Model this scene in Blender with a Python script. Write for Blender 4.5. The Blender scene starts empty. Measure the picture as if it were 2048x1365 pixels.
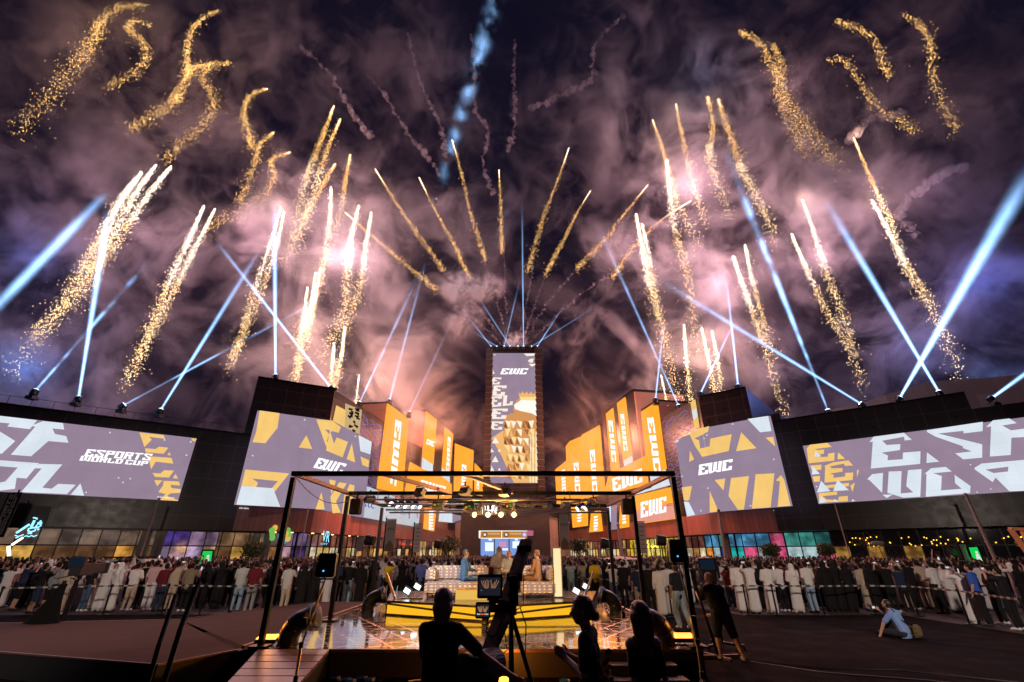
import bpy, bmesh, math, random
from mathutils import Vector, Matrix
from mathutils.geometry import tessellate_polygon
R = math.radians
random.seed(7)
SC = bpy.context.scene
COL = SC.collection
# ------------------------------------------------------------------ camera, night sky, exposure
F, PIT, CAMH = 910.0, R(24.93), 2.1
CP, SP = math.cos(PIT), math.sin(PIT)
CAM = Vector((0, 0, CAMH))
cd = bpy.data.cameras.new('camera'); cam = bpy.data.objects.new('camera', cd); COL.objects.link(cam); SC.camera = cam
cd.sensor_width = 36; cd.lens = F/2048*36; cd.clip_start = .05; cd.clip_end = 3000
cam.location = CAM; cam.rotation_euler = (R(90)+PIT, 0, 0)
W = bpy.data.worlds.new('World'); SC.world = W; W.use_nodes = True
wn = W.node_tree.nodes; wl = W.node_tree.links; bg = wn['Background']
sky = wn.new('ShaderNodeTexSky'); sky.sky_type = 'NISHITA'; sky.sun_disc = False
sky.sun_elevation = R(-4); sky.sun_rotation = R(200)
bg.inputs['Strength'].default_value = .05
bg2 = wn.new('ShaderNodeBackground'); bg2.inputs[0].default_value = (.0045, .0035, .012, 1); bg2.inputs[1].default_value = 1
ad = wn.new('ShaderNodeAddShader'); wl.new(sky.outputs[0], bg.inputs[0])
wl.new(bg.outputs[0], ad.inputs[0]); wl.new(bg2.outputs[0], ad.inputs[1]); wl.new(ad.outputs[0], wn['World Output'].inputs[0])
SC.view_settings.view_transform = 'Standard'; SC.view_settings.look = 'None'; SC.view_settings.exposure = 0; SC.view_settings.gamma = 1
cy = SC.cycles
cy.volume_step_rate = 3; cy.volume_max_steps = 80; cy.volume_bounces = 0; cy.max_bounces = 5; cy.diffuse_bounces = 2; cy.glossy_bounces = 2
cy.transparent_max_bounces = 12; cy.transmission_bounces = 4; cy.sample_clamp_indirect = 3; cy.sample_clamp_direct = 30
cy.use_denoising = True; cy.caustics_reflective = False; cy.caustics_refractive = False

def point_light(name, loc, energy, color, size=1.0, kind='POINT', aim=None, cone=60, blend=.6):
    l = bpy.data.lights.new(name, kind); l.energy = energy; l.color = color; l.shadow_soft_size = size
    if kind == 'SPOT': l.spot_size = R(cone); l.spot_blend = blend
    o = bpy.data.objects.new(name, l); COL.objects.link(o); o.location = loc
    if aim is not None: o.rotation_euler = (Vector(aim)-Vector(loc)).to_track_quat('-Z', 'Y').to_euler()
    return o
# ------------------------------------------------------------------ picture point -> place
def ray(x, y):
    a = (x-1024)/F; b = (682.5-y)/F
    return Vector((a, CP-b*SP, SP+b*CP))
def at(x, y, Y):
    r = ray(x, y); return CAM + r*(Y/r.y)
def gnd(x, y, z=0.0):
    r = ray(x, y); return CAM + r*((z-CAMH)/r.z)
class Wall:
    """a vertical plane: P0 on the ground, running at angle deg from straight ahead; s along it, z up, n towards the camera"""
    def __init__(s, x, y, deg):
        s.P = Vector((x, y, 0)); a = R(deg); s.d = Vector((math.sin(a), math.cos(a), 0))
        s.n = Vector((s.d.y, -s.d.x, 0))
        if s.n.dot(-s.P) < 0: s.n = -s.n
        s.deg = deg
    def hit(s, px, py):
        r = ray(px, py); k = s.n.dot(s.P-CAM)/s.n.dot(r); q = CAM+r*k
        return ((q-s.P).dot(s.d), q.z)
    def pt(s, a, z, off=0.0): return s.P+s.d*a+Vector((0, 0, z))+s.n*off
    def px(s, px, py, off=0.0):
        a, z = s.hit(px, py); return s.pt(a, z, off)
    def rot(s): return math.atan2(s.d.y, s.d.x)
    def shift(s, off):
        w = Wall(0, 0, s.deg); w.P = s.P+s.n*off; w.d = s.d.copy(); w.n = s.n.copy(); return w
# ------------------------------------------------------------------ materials
MATS = {}
def nodes(m):
    m.use_nodes = True; return m.node_tree.nodes, m.node_tree.links
def mat(name, col, rough=.6, metal=0.0, var=.25, scale=8.0, bump=0.0, spec=.5, coat=0.0, trans=0.0, coord='Object'):
    if name in MATS: return MATS[name]
    m = bpy.data.materials.new(name); n, l = nodes(m); p = n['Principled BSDF']
    p.inputs['Roughness'].default_value = rough; p.inputs['Metallic'].default_value = metal
    p.inputs['Specular IOR Level'].default_value = spec; p.inputs['Coat Weight'].default_value = coat
    p.inputs['Transmission Weight'].default_value = trans
    tc = n.new('ShaderNodeTexCoord'); no = n.new('ShaderNodeTexNoise'); no.inputs['Scale'].default_value = scale; no.inputs['Detail'].default_value = 4
    l.new(tc.outputs[coord], no.inputs['Vector'])
    mx = n.new('ShaderNodeMix'); mx.data_type = 'RGBA'
    mx.inputs[6].default_value = (*[c*(1-var) for c in col], 1); mx.inputs[7].default_value = (*[min(1, c*(1+var)) for c in col], 1)
    l.new(no.outputs[0], mx.inputs[0]); l.new(mx.outputs[2], p.inputs['Base Color'])
    if bump:
        b = n.new('ShaderNodeBump'); b.inputs['Strength'].default_value = bump; l.new(no.outputs[0], b.inputs['Height']); l.new(b.outputs[0], p.inputs['Normal'])
    MATS[name] = m; return m
def cloth(name='cloth'):
    """fabric whose colour is the object's own colour"""
    if name in MATS: return MATS[name]
    m = bpy.data.materials.new(name); n, l = nodes(m); p = n['Principled BSDF']; p.inputs['Roughness'].default_value = .85
    p.inputs['Specular IOR Level'].default_value = .2
    oi = n.new('ShaderNodeObjectInfo'); tc = n.new('ShaderNodeTexCoord'); no = n.new('ShaderNodeTexNoise'); mp = n.new('ShaderNodeMapping')
    mp.inputs['Scale'].default_value = (9, 9, 2.2); no.inputs['Scale'].default_value = 1.3; no.inputs['Detail'].default_value = 3
    l.new(tc.outputs['Object'], mp.inputs[0]); l.new(mp.outputs[0], no.inputs['Vector'])
    b = n.new('ShaderNodeBump'); b.inputs['Strength'].default_value = .55; b.inputs['Distance'].default_value = .06
    l.new(no.outputs[0], b.inputs['Height']); l.new(b.outputs[0], p.inputs['Normal']); l.new(oi.outputs['Color'], p.inputs['Base Color'])
    MATS[name] = m; return m
def emi(name, col, strength=1.0, sample=True, led=False):
    if name in MATS: return MATS[name]
    m = bpy.data.materials.new(name); n, l = nodes(m); n.clear()
    o = n.new('ShaderNodeOutputMaterial'); e = n.new('ShaderNodeEmission'); e.inputs[0].default_value = (*col, 1); e.inputs[1].default_value = strength
    if led:   # faint unevenness of an LED wall
        tc = n.new('ShaderNodeTexCoord'); no = n.new('ShaderNodeTexNoise'); no.inputs['Scale'].default_value = .35; no.inputs['Detail'].default_value = 2
        l.new(tc.outputs['Object'], no.inputs['Vector']); mr = n.new('ShaderNodeMapRange'); mr.inputs[3].default_value = strength*.86; mr.inputs[4].default_value = strength*1.14
        l.new(no.outputs[0], mr.inputs[0])
        sp = n.new('ShaderNodeSeparateXYZ'); cb = n.new('ShaderNodeCombineXYZ'); l.new(tc.outputs['Object'], sp.inputs[0]); l.new(sp.outputs[0], cb.inputs[0]); l.new(sp.outputs[2], cb.inputs[1])
        br = n.new('ShaderNodeTexBrick'); br.offset = 0; br.inputs['Scale'].default_value = 1; br.inputs['Brick Width'].default_value = .96; br.inputs['Row Height'].default_value = .96; br.inputs['Mortar Size'].default_value = .02; br.inputs['Mortar Smooth'].default_value = 1
        br.inputs['Color1'].default_value = (1, 1, 1, 1); br.inputs['Color2'].default_value = (.96, .96, .96, 1); br.inputs['Mortar'].default_value = (.86, .86, .86, 1); l.new(cb.outputs[0], br.inputs['Vector'])
        mm = n.new('ShaderNodeMath'); mm.operation = 'MULTIPLY'; l.new(br.outputs[0], mm.inputs[0]); l.new(mr.outputs[0], mm.inputs[1]); l.new(mm.outputs[0], e.inputs[1])
    l.new(e.outputs[0], o.inputs[0])
    if not sample: m.cycles.emission_sampling = 'NONE'
    MATS[name] = m; return m
def srgb(r, g, b):
    f = lambda c: (c/255/12.92) if c <= 10 else ((c/255+.055)/1.055)**2.4
    return (f(r), f(g), f(b))
def panelmat(name, col, line, sx=1.2, sz=1.8, rough=.35, mortar=.02, spec=.5):
    """cladding panels: thin joints on a grid, laid in the wall's own x and z"""
    if name in MATS: return MATS[name]
    m = bpy.data.materials.new(name); n, l = nodes(m); p = n['Principled BSDF']; p.inputs['Roughness'].default_value = rough
    p.inputs['Specular IOR Level'].default_value = spec
    tc = n.new('ShaderNodeTexCoord'); sp = n.new('ShaderNodeSeparateXYZ'); cb = n.new('ShaderNodeCombineXYZ')
    l.new(tc.outputs['Object'], sp.inputs[0]); l.new(sp.outputs[0], cb.inputs[0]); l.new(sp.outputs[2], cb.inputs[1])
    br = n.new('ShaderNodeTexBrick'); br.offset = 0; br.inputs['Scale'].default_value = 1; br.inputs['Brick Width'].default_value = sx; br.inputs['Row Height'].default_value = sz
    br.inputs['Mortar Size'].default_value = mortar; br.inputs['Color1'].default_value = (*[c*.8 for c in col], 1); br.inputs['Color2'].default_value = (*[c*1.25 for c in col], 1)
    br.inputs['Mortar'].default_value = (*line, 1); l.new(cb.outputs[0], br.inputs['Vector']); l.new(br.outputs[0], p.inputs['Base Color'])
    no = n.new('ShaderNodeTexNoise'); no.inputs['Scale'].default_value = 1.5; l.new(tc.outputs['Object'], no.inputs['Vector'])
    mr = n.new('ShaderNodeMapRange'); mr.inputs[3].default_value = rough*.7; mr.inputs[4].default_value = rough*1.4; l.new(no.outputs[0], mr.inputs[0]); l.new(mr.outputs[0], p.inputs['Roughness'])
    MATS[name] = m; return m
# ------------------------------------------------------------------ objects
def wmx(o):
    m = o.matrix_basis.copy()
    while o.parent: o = o.parent; m = o.matrix_basis @ m
    return m
def tag(o, label=None, cat=None, group=None, kind=None):
    if label: o['label'] = label
    if cat: o['category'] = cat
    if group: o['group'] = group
    if kind: o['kind'] = kind
    return o
def thing(name, label, cat, loc=(0, 0, 0), rz=0.0, group=None):
    o = bpy.data.objects.new(name, None); COL.objects.link(o); o.location = loc; o.rotation_euler = (0, 0, rz); o.empty_display_size = .2
    o.matrix_basis = Matrix.Translation(Vector(loc)) @ Matrix.Rotation(rz, 4, 'Z')
    return tag(o, label, cat, group)
class B:
    """collects faces in world coordinates; build() links them as ONE mesh object"""
    def __init__(s): s.v = []; s.f = []; s.m = []
    def add(s, vs, fs, mi=0):
        k = len(s.v); s.v += [Vector(v) for v in vs]; s.f += [tuple(i+k for i in f) for f in fs]; s.m += [mi]*len(fs); return s
    def hexa(s, p, mi=0):
        return s.add(p, [(0, 3, 2, 1), (4, 5, 6, 7), (0, 1, 5, 4), (1, 2, 6, 5), (2, 3, 7, 6), (3, 0, 4, 7)], mi)
    def box(s, c, d, rz=0.0, mi=0, rot=None):
        c = Vector(c); x, y, z = d[0]/2, d[1]/2, d[2]/2; M = rot if rot is not None else Matrix.Rotation(rz, 3, 'Z')
        return s.hexa([c+M @ Vector(q) for q in ((-x, -y, -z), (x, -y, -z), (x, y, -z), (-x, y, -z), (-x, -y, z), (x, -y, z), (x, y, z), (-x, y, z))], mi)
    def wbox(s, w, a0, a1, z0, z1, o0, o1, mi=0):
        """box on a wall: a along it, z up, o0..o1 proud of it (towards the camera)"""
        return s.hexa([w.pt(a0, z0, o0), w.pt(a1, z0, o0), w.pt(a1, z0, o1), w.pt(a0, z0, o1), w.pt(a0, z1, o0), w.pt(a1, z1, o0), w.pt(a1, z1, o1), w.pt(a0, z1, o1)], mi)
    def bar(s, p, q, w, h=None, mi=0):
        p, q = Vector(p), Vector(q); h = h or w; d = (q-p); M = d.to_track_quat('X', 'Z').to_matrix()
        return s.box((p+q)/2, (d.length, w, h), rot=M, mi=mi)
    def cyl(s, p, q, r0, r1=None, n=10, mi=0, cap=True):
        p, q = Vector(p), Vector(q); r1 = r0 if r1 is None else r1; M = (q-p).to_track_quat('Z', 'Y').to_matrix()
        vs = []
        for c, r in ((p, r0), (q, r1)): vs += [c+M @ Vector((r*math.cos(6.2832*i/n), r*math.sin(6.2832*i/n), 0)) for i in range(n)]
        fs = [(i, (i+1) % n, n+(i+1) % n, n+i) for i in range(n)]
        if cap: fs += [tuple(range(n-1, -1, -1)), tuple(range(n, 2*n))]
        return s.add(vs, fs, mi)
    def tube(s, pts, rad, n=8, mi=0, cap=True):
        pts = [Vector(p) for p in pts]; L = len(pts); rad = rad if isinstance(rad, (list, tuple)) else [rad]*L
        vs = []; up = None
        for i, p in enumerate(pts):
            t = (pts[min(i+1, L-1)]-pts[max(i-1, 0)]).normalized()
            if up is None: up = t.orthogonal().normalized()
            up = (up-t*up.dot(t)).normalized(); sd = t.cross(up)
            vs += [p+(up*math.cos(6.2832*k/n)+sd*math.sin(6.2832*k/n))*rad[i] for k in range(n)]
        fs = [(i*n+k, i*n+(k+1) % n, (i+1)*n+(k+1) % n, (i+1)*n+k) for i in range(L-1) for k in range(n)]
        if cap: fs += [tuple(range(n-1, -1, -1)), tuple(range((L-1)*n, L*n))]
        return s.add(vs, fs, mi)
    def sph(s, c, r, n=8, m=6, sc=(1, 1, 1), mi=0):
        c = Vector(c); vs = [c+Vector((0, 0, r*sc[2]))]
        for j in range(1, m):
            a = math.pi*j/m
            vs += [c+Vector((r*sc[0]*math.sin(a)*math.cos(6.2832*i/n), r*sc[1]*math.sin(a)*math.sin(6.2832*i/n), r*sc[2]*math.cos(a))) for i in range(n)]
        vs.append(c-Vector((0, 0, r*sc[2]))); e = len(vs)-1
        fs = [(0, 1+i, 1+(i+1) % n) for i in range(n)]+[(1+j*n+i, 1+(j+1)*n+i, 1+(j+1)*n+(i+1) % n, 1+j*n+(i+1) % n) for j in range(m-2) for i in range(n)]
        fs += [(e, 1+(m-2)*n+(i+1) % n, 1+(m-2)*n+i) for i in range(n)]
        return s.add(vs, fs, mi)
    def plate(s, loops, n, th, mi=0):
        """flat polygon (with holes) given thickness th along n"""
        n = Vector(n)*th; flat = [Vector(p) for lp in loops for p in lp]
        tr = tessellate_polygon([[Vector(p) for p in lp] for lp in loops]); k = len(flat)
        fs = [tuple(t) for t in tr]+[tuple(k+i for i in reversed(t)) for t in tr]; o = 0
        for lp in loops:
            m = len(lp); fs += [(o+i, o+(i+1) % m, k+o+(i+1) % m, k+o+i) for i in range(m)]; o += m
        return s.add(flat+[p+n for p in flat], fs, mi)
    def build(s, name, m, parent=None, bevel=0, smooth=False):
        if not s.f: return None
        me = bpy.data.meshes.new(name); inv = wmx(parent).inverted() if parent else Matrix()
        me.from_pydata([inv @ v for v in s.v], [], s.f); me.update()
        for x in (m if isinstance(m, (list, tuple)) else [m]): me.materials.append(x)
        me.polygons.foreach_set('material_index', s.m)
        bm = bmesh.new(); bm.from_mesh(me); bmesh.ops.recalc_face_normals(bm, faces=bm.faces)
        if bevel: bmesh.ops.bevel(bm, geom=list(bm.edges), offset=bevel, segments=2, affect='EDGES', clamp_overlap=True)
        bm.to_mesh(me); bm.free()
        if smooth: me.polygons.foreach_set('use_smooth', [True]*len(me.polygons))
        o = bpy.data.objects.new(name, me); COL.objects.link(o); o.parent = parent
        return o
def struct(name, b, m): return tag(b.build(name, m), kind='structure')
def copy_tree(o, parent=None):
    c = o.copy(); COL.objects.link(c); c.parent = parent
    for ch in o.children: copy_tree(ch, c)
    return c
# ------------------------------------------------------------------ angular lettering
G = {
 'E': [[(0,0),(0,.82),(-.08,.82),(.01,1),(1.23,1),(1.23,.725),(.8,.725),(.8,.82),(.225,.82),(.43,.725),(.435,.64),(.71,.64),(.715,.455),(.22,.455),(.42,.36),(.43,.175),(.82,.175),(.805,.36),(1.225,.36),(1.23,0)]],
 'C': [[(0,0),(0,.82),(-.08,.82),(.01,1),(1.2,1),(1.2,.72),(.78,.72),(.78,.82),(.22,.82),(.42,.72),(.43,.18),(.8,.18),(.8,.36),(1.2,.36),(1.2,0)]],
 'W': [[(0,0),(0,.82),(-.07,.82),(.03,1),(.43,1),(.425,.19),(.73,.19),(.61,.24),(.63,1),(1.03,1),(1.04,.19),(1.39,.19),(1.22,.275),(1.23,1),(1.63,1),(1.63,0),(1.18,0),(.88,.14),(.48,0)]],
 'S': [[(0,0),(0,.36),(.4,.36),(.42,.175),(1,.175),(.79,.29),(.02,.74),(0,.8),(-.076,.82),(.03,1),(1.23,1),(1.23,.725),(.82,.725),(.82,.82),(.21,.82),(1.215,.385),(1.215,0)]],
 'P': [[(0,0),(0,.82),(-.08,.82),(.02,1),(1.2,1),(1.2,.45),(.42,.45),(.42,0)],[(.22,.82),(.78,.82),(.78,.64),(.43,.64),(.43,.73)]],
 'O': [[(0,0),(0,.82),(-.08,.82),(.02,1),(1.2,1),(1.2,0)],[(.22,.82),(.78,.82),(.78,.3),(.95,.18),(.42,.18),(.43,.72)]],
 'R': [[(0,0),(0,.82),(-.08,.82),(.02,1),(1.2,1),(1.2,.45),(1,.45),(1.22,0),(.8,0),(.6,.45),(.42,.45),(.42,0)],[(.22,.82),(.78,.82),(.78,.64),(.43,.64),(.43,.73)]],
 'T': [[(.36,0),(.36,.82),(-.08,.82),(.02,1),(1.25,1),(1.2,.82),(.6,.82),(.76,.72),(.78,0)]],
 'L': [[(0,0),(0,.82),(-.08,.82),(.02,1),(.43,1),(.43,.18),(.8,.18),(.8,.36),(1.15,.36),(1.15,0)]],
 'D': [[(0,0),(0,.82),(-.08,.82),(.02,1),(1.2,1),(1.2,.15),(.9,0)],[(.22,.82),(.78,.82),(.78,.18),(.42,.18),(.43,.72)]],
 'U': [[(0,0),(0,.82),(-.08,.82),(.02,1),(.43,1),(.43,.18),(.95,.18),(.78,.28),(.78,1),(1.2,1),(1.2,0)]],
}
def textloops(t, gap=.17):
    x = 0; out = []
    for ch in t:
        if ch == ' ': x += .35; continue
        g = G[ch]; wd = max(p[0] for p in g[0])
        out.append([[(x+a, b) for a, b in lp] for lp in g]); x += wd+gap
    return out, x-gap
def lettering(b, t, bl, br, tl, n, th=.03, mi=0, gap=.17):
    """angular letters between bl and br (baseline) rising to tl; n points out of the surface"""
    bl, br, tl = Vector(bl), Vector(br), Vector(tl); gl, wd = textloops(t, gap); ux = (br-bl)/wd; uy = tl-bl
    for g in gl: b.plate([[bl+ux*p[0]+uy*p[1] for p in lp] for lp in g], n, th, mi)
FONT_CACHE = {}
def plaintext(t, bl, ux, uy, m, parent, name='lettering', th=.01):
    """ordinary lettering as a mesh: ux = direction and length of the line, uy = letter height vector"""
    c = bpy.data.curves.new(name, 'FONT'); c.body = t; c.size = 1; c.resolution_u = 2; c.extrude = 0
    o = bpy.data.objects.new(name, c); COL.objects.link(o)
    dg = bpy.context.evaluated_depsgraph_get(); me = bpy.data.meshes.new_from_object(o.evaluated_get(dg)); bpy.data.objects.remove(o)
    wd = max(v.co.x for v in me.vertices); ux, uy, bl = Vector(ux), Vector(uy), Vector(bl)
    inv = wmx(parent).inverted() if parent else Matrix(); nn = ux.cross(uy).normalized()
    for v in me.vertices: v.co = inv @ (bl+ux*(v.co.x/wd)+uy*(v.co.y/.73)+nn*th)
    me.materials.clear(); me.materials.append(m); me.name = name
    q = bpy.data.objects.new(name, me); COL.objects.link(q); q.parent = parent; return q
# ------------------------------------------------------------------ shared materials
BLACK = mat('black_metal', (.012, .012, .013), .35, .6, .2)
BLACKP = mat('black_plastic', (.012, .012, .014), .45)
STEEL = mat('steel', (.45, .45, .46), .3, 1.0, .1)
RUBBER = mat('rubber', (.02, .02, .02), .5, bump=.1)
CLAD = panelmat('dark_cladding', (.014, .012, .015), (.075, .045, .045), 1.9, 1.9, .3, .03)
CLADB = panelmat('brown_cladding', (.16, .075, .055), (.05, .03, .03), .9, 5.0, .5, .03)
REDCLAD = panelmat('red_brown_cladding', (.24, .085, .07), (.08, .03, .03), .55, 3.4, .45, .02)
GLASSD = mat('dark_glass', (.02, .022, .028), .06, 0, .3, 3, spec=.8)
CONC = mat('grey_panel', (.16, .16, .17), .6)
PURP = emi('screen_purple', srgb(158, 138, 160), .92, led=True)
GOLD = emi('screen_gold', srgb(255, 208, 122), .95, led=True)
WHITE = emi('screen_white', srgb(222, 232, 242), 1.0, led=True)
WHITE2 = emi('screen_bright_white', (1, 1, 1), 1.15)
ORANGE = emi('screen_orange', srgb(255, 160, 44), 1.25, led=True)
PINKS = emi('screen_pink', srgb(255, 170, 150), .85, led=True)
BLK = emi('screen_black', (.01, .008, .008), 1)
# ------------------------------------------------------------------ setting: ground
def asphalt():
    m = mat('carpet', (.011, .008, .008), .95, 0, .5, .5, bump=.3, spec=.06); return m
GR = B(); GR.add([(-400, -60, 0), (400, -60, 0), (400, 700, 0), (-400, 700, 0)], [(0, 1, 2, 3)])
struct('ground', GR, panelmat('paving', (.055, .042, .038), (.02, .016, .015), .9, .9, .75, .02, spec=.2))
def flat(m):   # joints run on x and y
    nn = m.node_tree
    for lk in list(nn.links):
        if lk.to_node.bl_idname == 'ShaderNodeCombineXYZ' and lk.to_socket == lk.to_node.inputs[1]:
            sp, cb = lk.from_node, lk.to_node; nn.links.remove(lk); nn.links.new(sp.outputs[1], cb.inputs[1])
    return m
flat(MATS['paving'])
cp = [gnd(-700, 1240), gnd(0, 1231), gnd(545, 1229), gnd(760, 1200), gnd(1290, 1200), gnd(1484, 1231), gnd(1805, 1231), gnd(2060, 1271), gnd(2600, 1400)]
c = B(); top = [Vector((p.x, p.y, .006)) for p in cp]+[Vector((9, -3, .006)), Vector((-26, -3, .006))]
c.add(top, [tuple(range(len(top)))]); struct('carpet', c, flat(panelmat('carpet_rolls', (.008, .0055, .0055), (.018, .013, .012), 2.0, 60, .9, .012, spec=.03)))
# ------------------------------------------------------------------ walls of the square
WL = Wall(-36.8, 50, 52.9); BL = Wall(-23.9, 58.5, 60); AL = Wall(-23.9, 58.5, 8.7)
WR = Wall(34.2, 53.7, -50); BR = Wall(26.3, 61.65, -49); AR = Wall(26.3, 61.65, -11.6)
TW = Wall(0, 90, 90)
def crop(ox, oy, sc): return lambda pts: [(ox+x/sc, oy+y/sc) for x, y in pts]
C1 = crop(0, 740, 3.7923); C2 = crop(460, 740, 3.7923); C4 = crop(1100, 760, 3.9385); C5 = crop(1530, 740, 3.7915); CT = crop(960, 680, 4.8714); C8 = crop(700, 960, 12.8)
C7 = crop(560, 920, 3.7926)
def clip(poly, A, Bp, sign):
    """keeps the side of line A-Bp given by sign"""
    out = []; f = lambda p: sign*((Bp[0]-A[0])*(p[1]-A[1])-(Bp[1]-A[1])*(p[0]-A[0]))
    for i, p in enumerate(poly):
        q = poly[(i+1) % len(poly)]; fp, fq = f(p), f(q)
        if fp >= 0: out.append(p)
        if fp*fq < 0: t = fp/(fp-fq); out.append((p[0]+(q[0]-p[0])*t, p[1]+(q[1]-p[1])*t))
    return out
def art(name, m, w, polys, parent, off=.3, th=.03, corner=None, label=None):
    """flat artwork on a wall: polys are lists of loops (picture points) laid on the wall's own plane"""
    b = B()
    for loops in polys:
        if isinstance(loops[0][0], (int, float)): loops = [loops]
        for lp, wl_ in ([(loops, w)] if corner is None else [([clip(loops[0], *corner, 1)], w[0]), ([clip(loops[0], *corner, -1)], w[1])]):
            if len(lp[0]) < 3: continue
            b.plate([[wl_.px(x, y, off) for x, y in q] for q in lp], wl_.n, th)
    o = b.build(name, m, parent)
    if label and o: o['label'] = label
    return o
def pl(t, bl, br, tl, gap=.17):
    gl, wd = textloops(t, gap); ux = ((br[0]-bl[0])/wd, (br[1]-bl[1])/wd); uy = (tl[0]-bl[0], tl[1]-bl[1])
    return [[[(bl[0]+ux[0]*a+uy[0]*c, bl[1]+ux[1]*a+uy[1]*c) for a, c in lp] for lp in g] for g in gl]
def plc(C, t, *a): return [[C(lp) for lp in g] for g in pl(t, *a)]
def tri(C, pts): return [C(p) for p in pts]
def dots(C, pts, r=7): return [C([(x-r, y+r*.6), (x, y-r), (x+r, y+r*.6)]) for x, y in pts]
def small(t, w, p0, p1, p2, parent, m=None, off=.36):
    a, b_, c_ = w.px(*p0, off), w.px(*p1, off), w.px(*p2, off); return plaintext(t, a, b_-a, c_-a, m or WHITE2, parent, th=.03)
def screen(w, quad, parent, name='screen', m=None, off=.05, th=.22, corner=None):
    o = art(name, m or PURP, w, [quad], parent, off, th, corner); return o
def building(name, w, label, cat='building'):
    return thing(name, label, cat, w.P, w.rot())
def shops(w, a0, a1, parent, z0=0.0, zt=4.3, zm=2.75, pane=1.5, seed=1, pal=None, dark=.1, off=-.6, name='shopfront', sub=True):
    """lit glass shop front: panes between black mullions, one strip above the transom and doors below"""
    rnd = random.Random(seed); n = max(1, int(abs(a1-a0)/pane)); a0, a1 = min(a0, a1), max(a0, a1); st = (a1-a0)/n; fr = B(); panes = {}
    for i in range(n+1): fr.wbox(w, a0+i*st-.05, a0+i*st+.05, z0, zt, off-.1, off+.12)
    for z in (z0+.05, zm, zt-.05): fr.wbox(w, a0, a1, z-.06, z+.06, off-.1, off+.10)
    f = fr.build(name, BLACK, parent)
    for i in range(n):
        u = (i+.5)/n; p = pal(u, rnd)
        for (za, zb, k) in ((z0+.1, zm-.06, 0), (zm+.06, zt-.1, 1)):
            key = p[k]
            if key is None: key = 'd'
            panes.setdefault(key, B()).wbox(w, a0+i*st+.05, a0+(i+1)*st-.05, za, zb, off-.08, off-.02)
    for key, b in panes.items():
        m = GLASSD if key == 'd' else winmat(key)
        b.build('panes', m, f)
    return f
def winmat(key):
    """a lit shop interior behind glass: soft blotches of its own colour"""
    nm = 'lit_%d_%d_%d' % key[:3]
    if nm in MATS: return MATS[nm]
    m = bpy.data.materials.new(nm); n, l = nodes(m); p = n['Principled BSDF']; c = srgb(*key[:3])
    tc = n.new('ShaderNodeTexCoord'); sp = n.new('ShaderNodeSeparateXYZ'); cb = n.new('ShaderNodeCombineXYZ'); l.new(tc.outputs['Object'], sp.inputs[0]); l.new(sp.outputs[0], cb.inputs[0]); l.new(sp.outputs[2], cb.inputs[1])
    br = n.new('ShaderNodeTexBrick'); br.inputs['Scale'].default_value = 1; br.inputs['Brick Width'].default_value = .83; br.inputs['Row Height'].default_value = .57; br.inputs['Mortar Size'].default_value = .05; br.inputs['Mortar Smooth'].default_value = .6
    br.inputs['Color1'].default_value = (*c, 1); br.inputs['Color2'].default_value = (*[x*.55 for x in c], 1); br.inputs['Mortar'].default_value = (*[x*.8 for x in c], 1); l.new(cb.outputs[0], br.inputs['Vector'])
    no = n.new('ShaderNodeTexNoise'); no.inputs['Scale'].default_value = .8; no.inputs['Detail'].default_value = 2; l.new(tc.outputs['Object'], no.inputs['Vector'])
    mr = n.new('ShaderNodeMapRange'); mr.inputs[1].default_value = .38; mr.inputs[2].default_value = .62; mr.inputs[3].default_value = .35; mr.inputs[4].default_value = 1.15; l.new(no.outputs[0], mr.inputs[0])
    cr = n.new('ShaderNodeVectorMath'); cr.operation = 'SCALE'; l.new(br.outputs[0], cr.inputs[0]); l.new(mr.outputs[0], cr.inputs['Scale'])
    p.inputs['Base Color'].default_value = (.02, .02, .02, 1); p.inputs['Roughness'].default_value = .08
    l.new(cr.outputs[0], p.inputs['Emission Color']); p.inputs['Emission Strength'].default_value = .85; m.cycles.emission_sampling = 'NONE'
    MATS[nm] = m; return m
def wavy(w, quad, parent, rows=22, off=.1, seed=3):
    """thin wavering light lines along the wall"""
    rnd = random.Random(seed); b = B(); (s0, zt) = w.hit(*quad[0]); (s1, _) = w.hit(*quad[1]); (_, zb) = w.hit(*quad[2]); s0, s1 = min(s0, s1), max(s0, s1)
    for r in range(rows):
        z = zb+(zt-zb)*(r+.5)/rows; a = s0+rnd.random()*.6; ph = rnd.random()*6
        while a < s1-.5:
            ln = rnd.uniform(1.5, 5); k = min(s1, a+ln); pts = []
            while a < k: pts.append(w.pt(a, z+.16*math.sin(a*2.3+ph)+.1*math.sin(a*5.1+r), off)); a += .3
            if len(pts) > 1: b.tube(pts, .028, 4)
            a += rnd.uniform(.1, .9)
    return b.build('light_line', emi('wavy_light', srgb(150, 150, 235), .8, False), parent)
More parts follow.
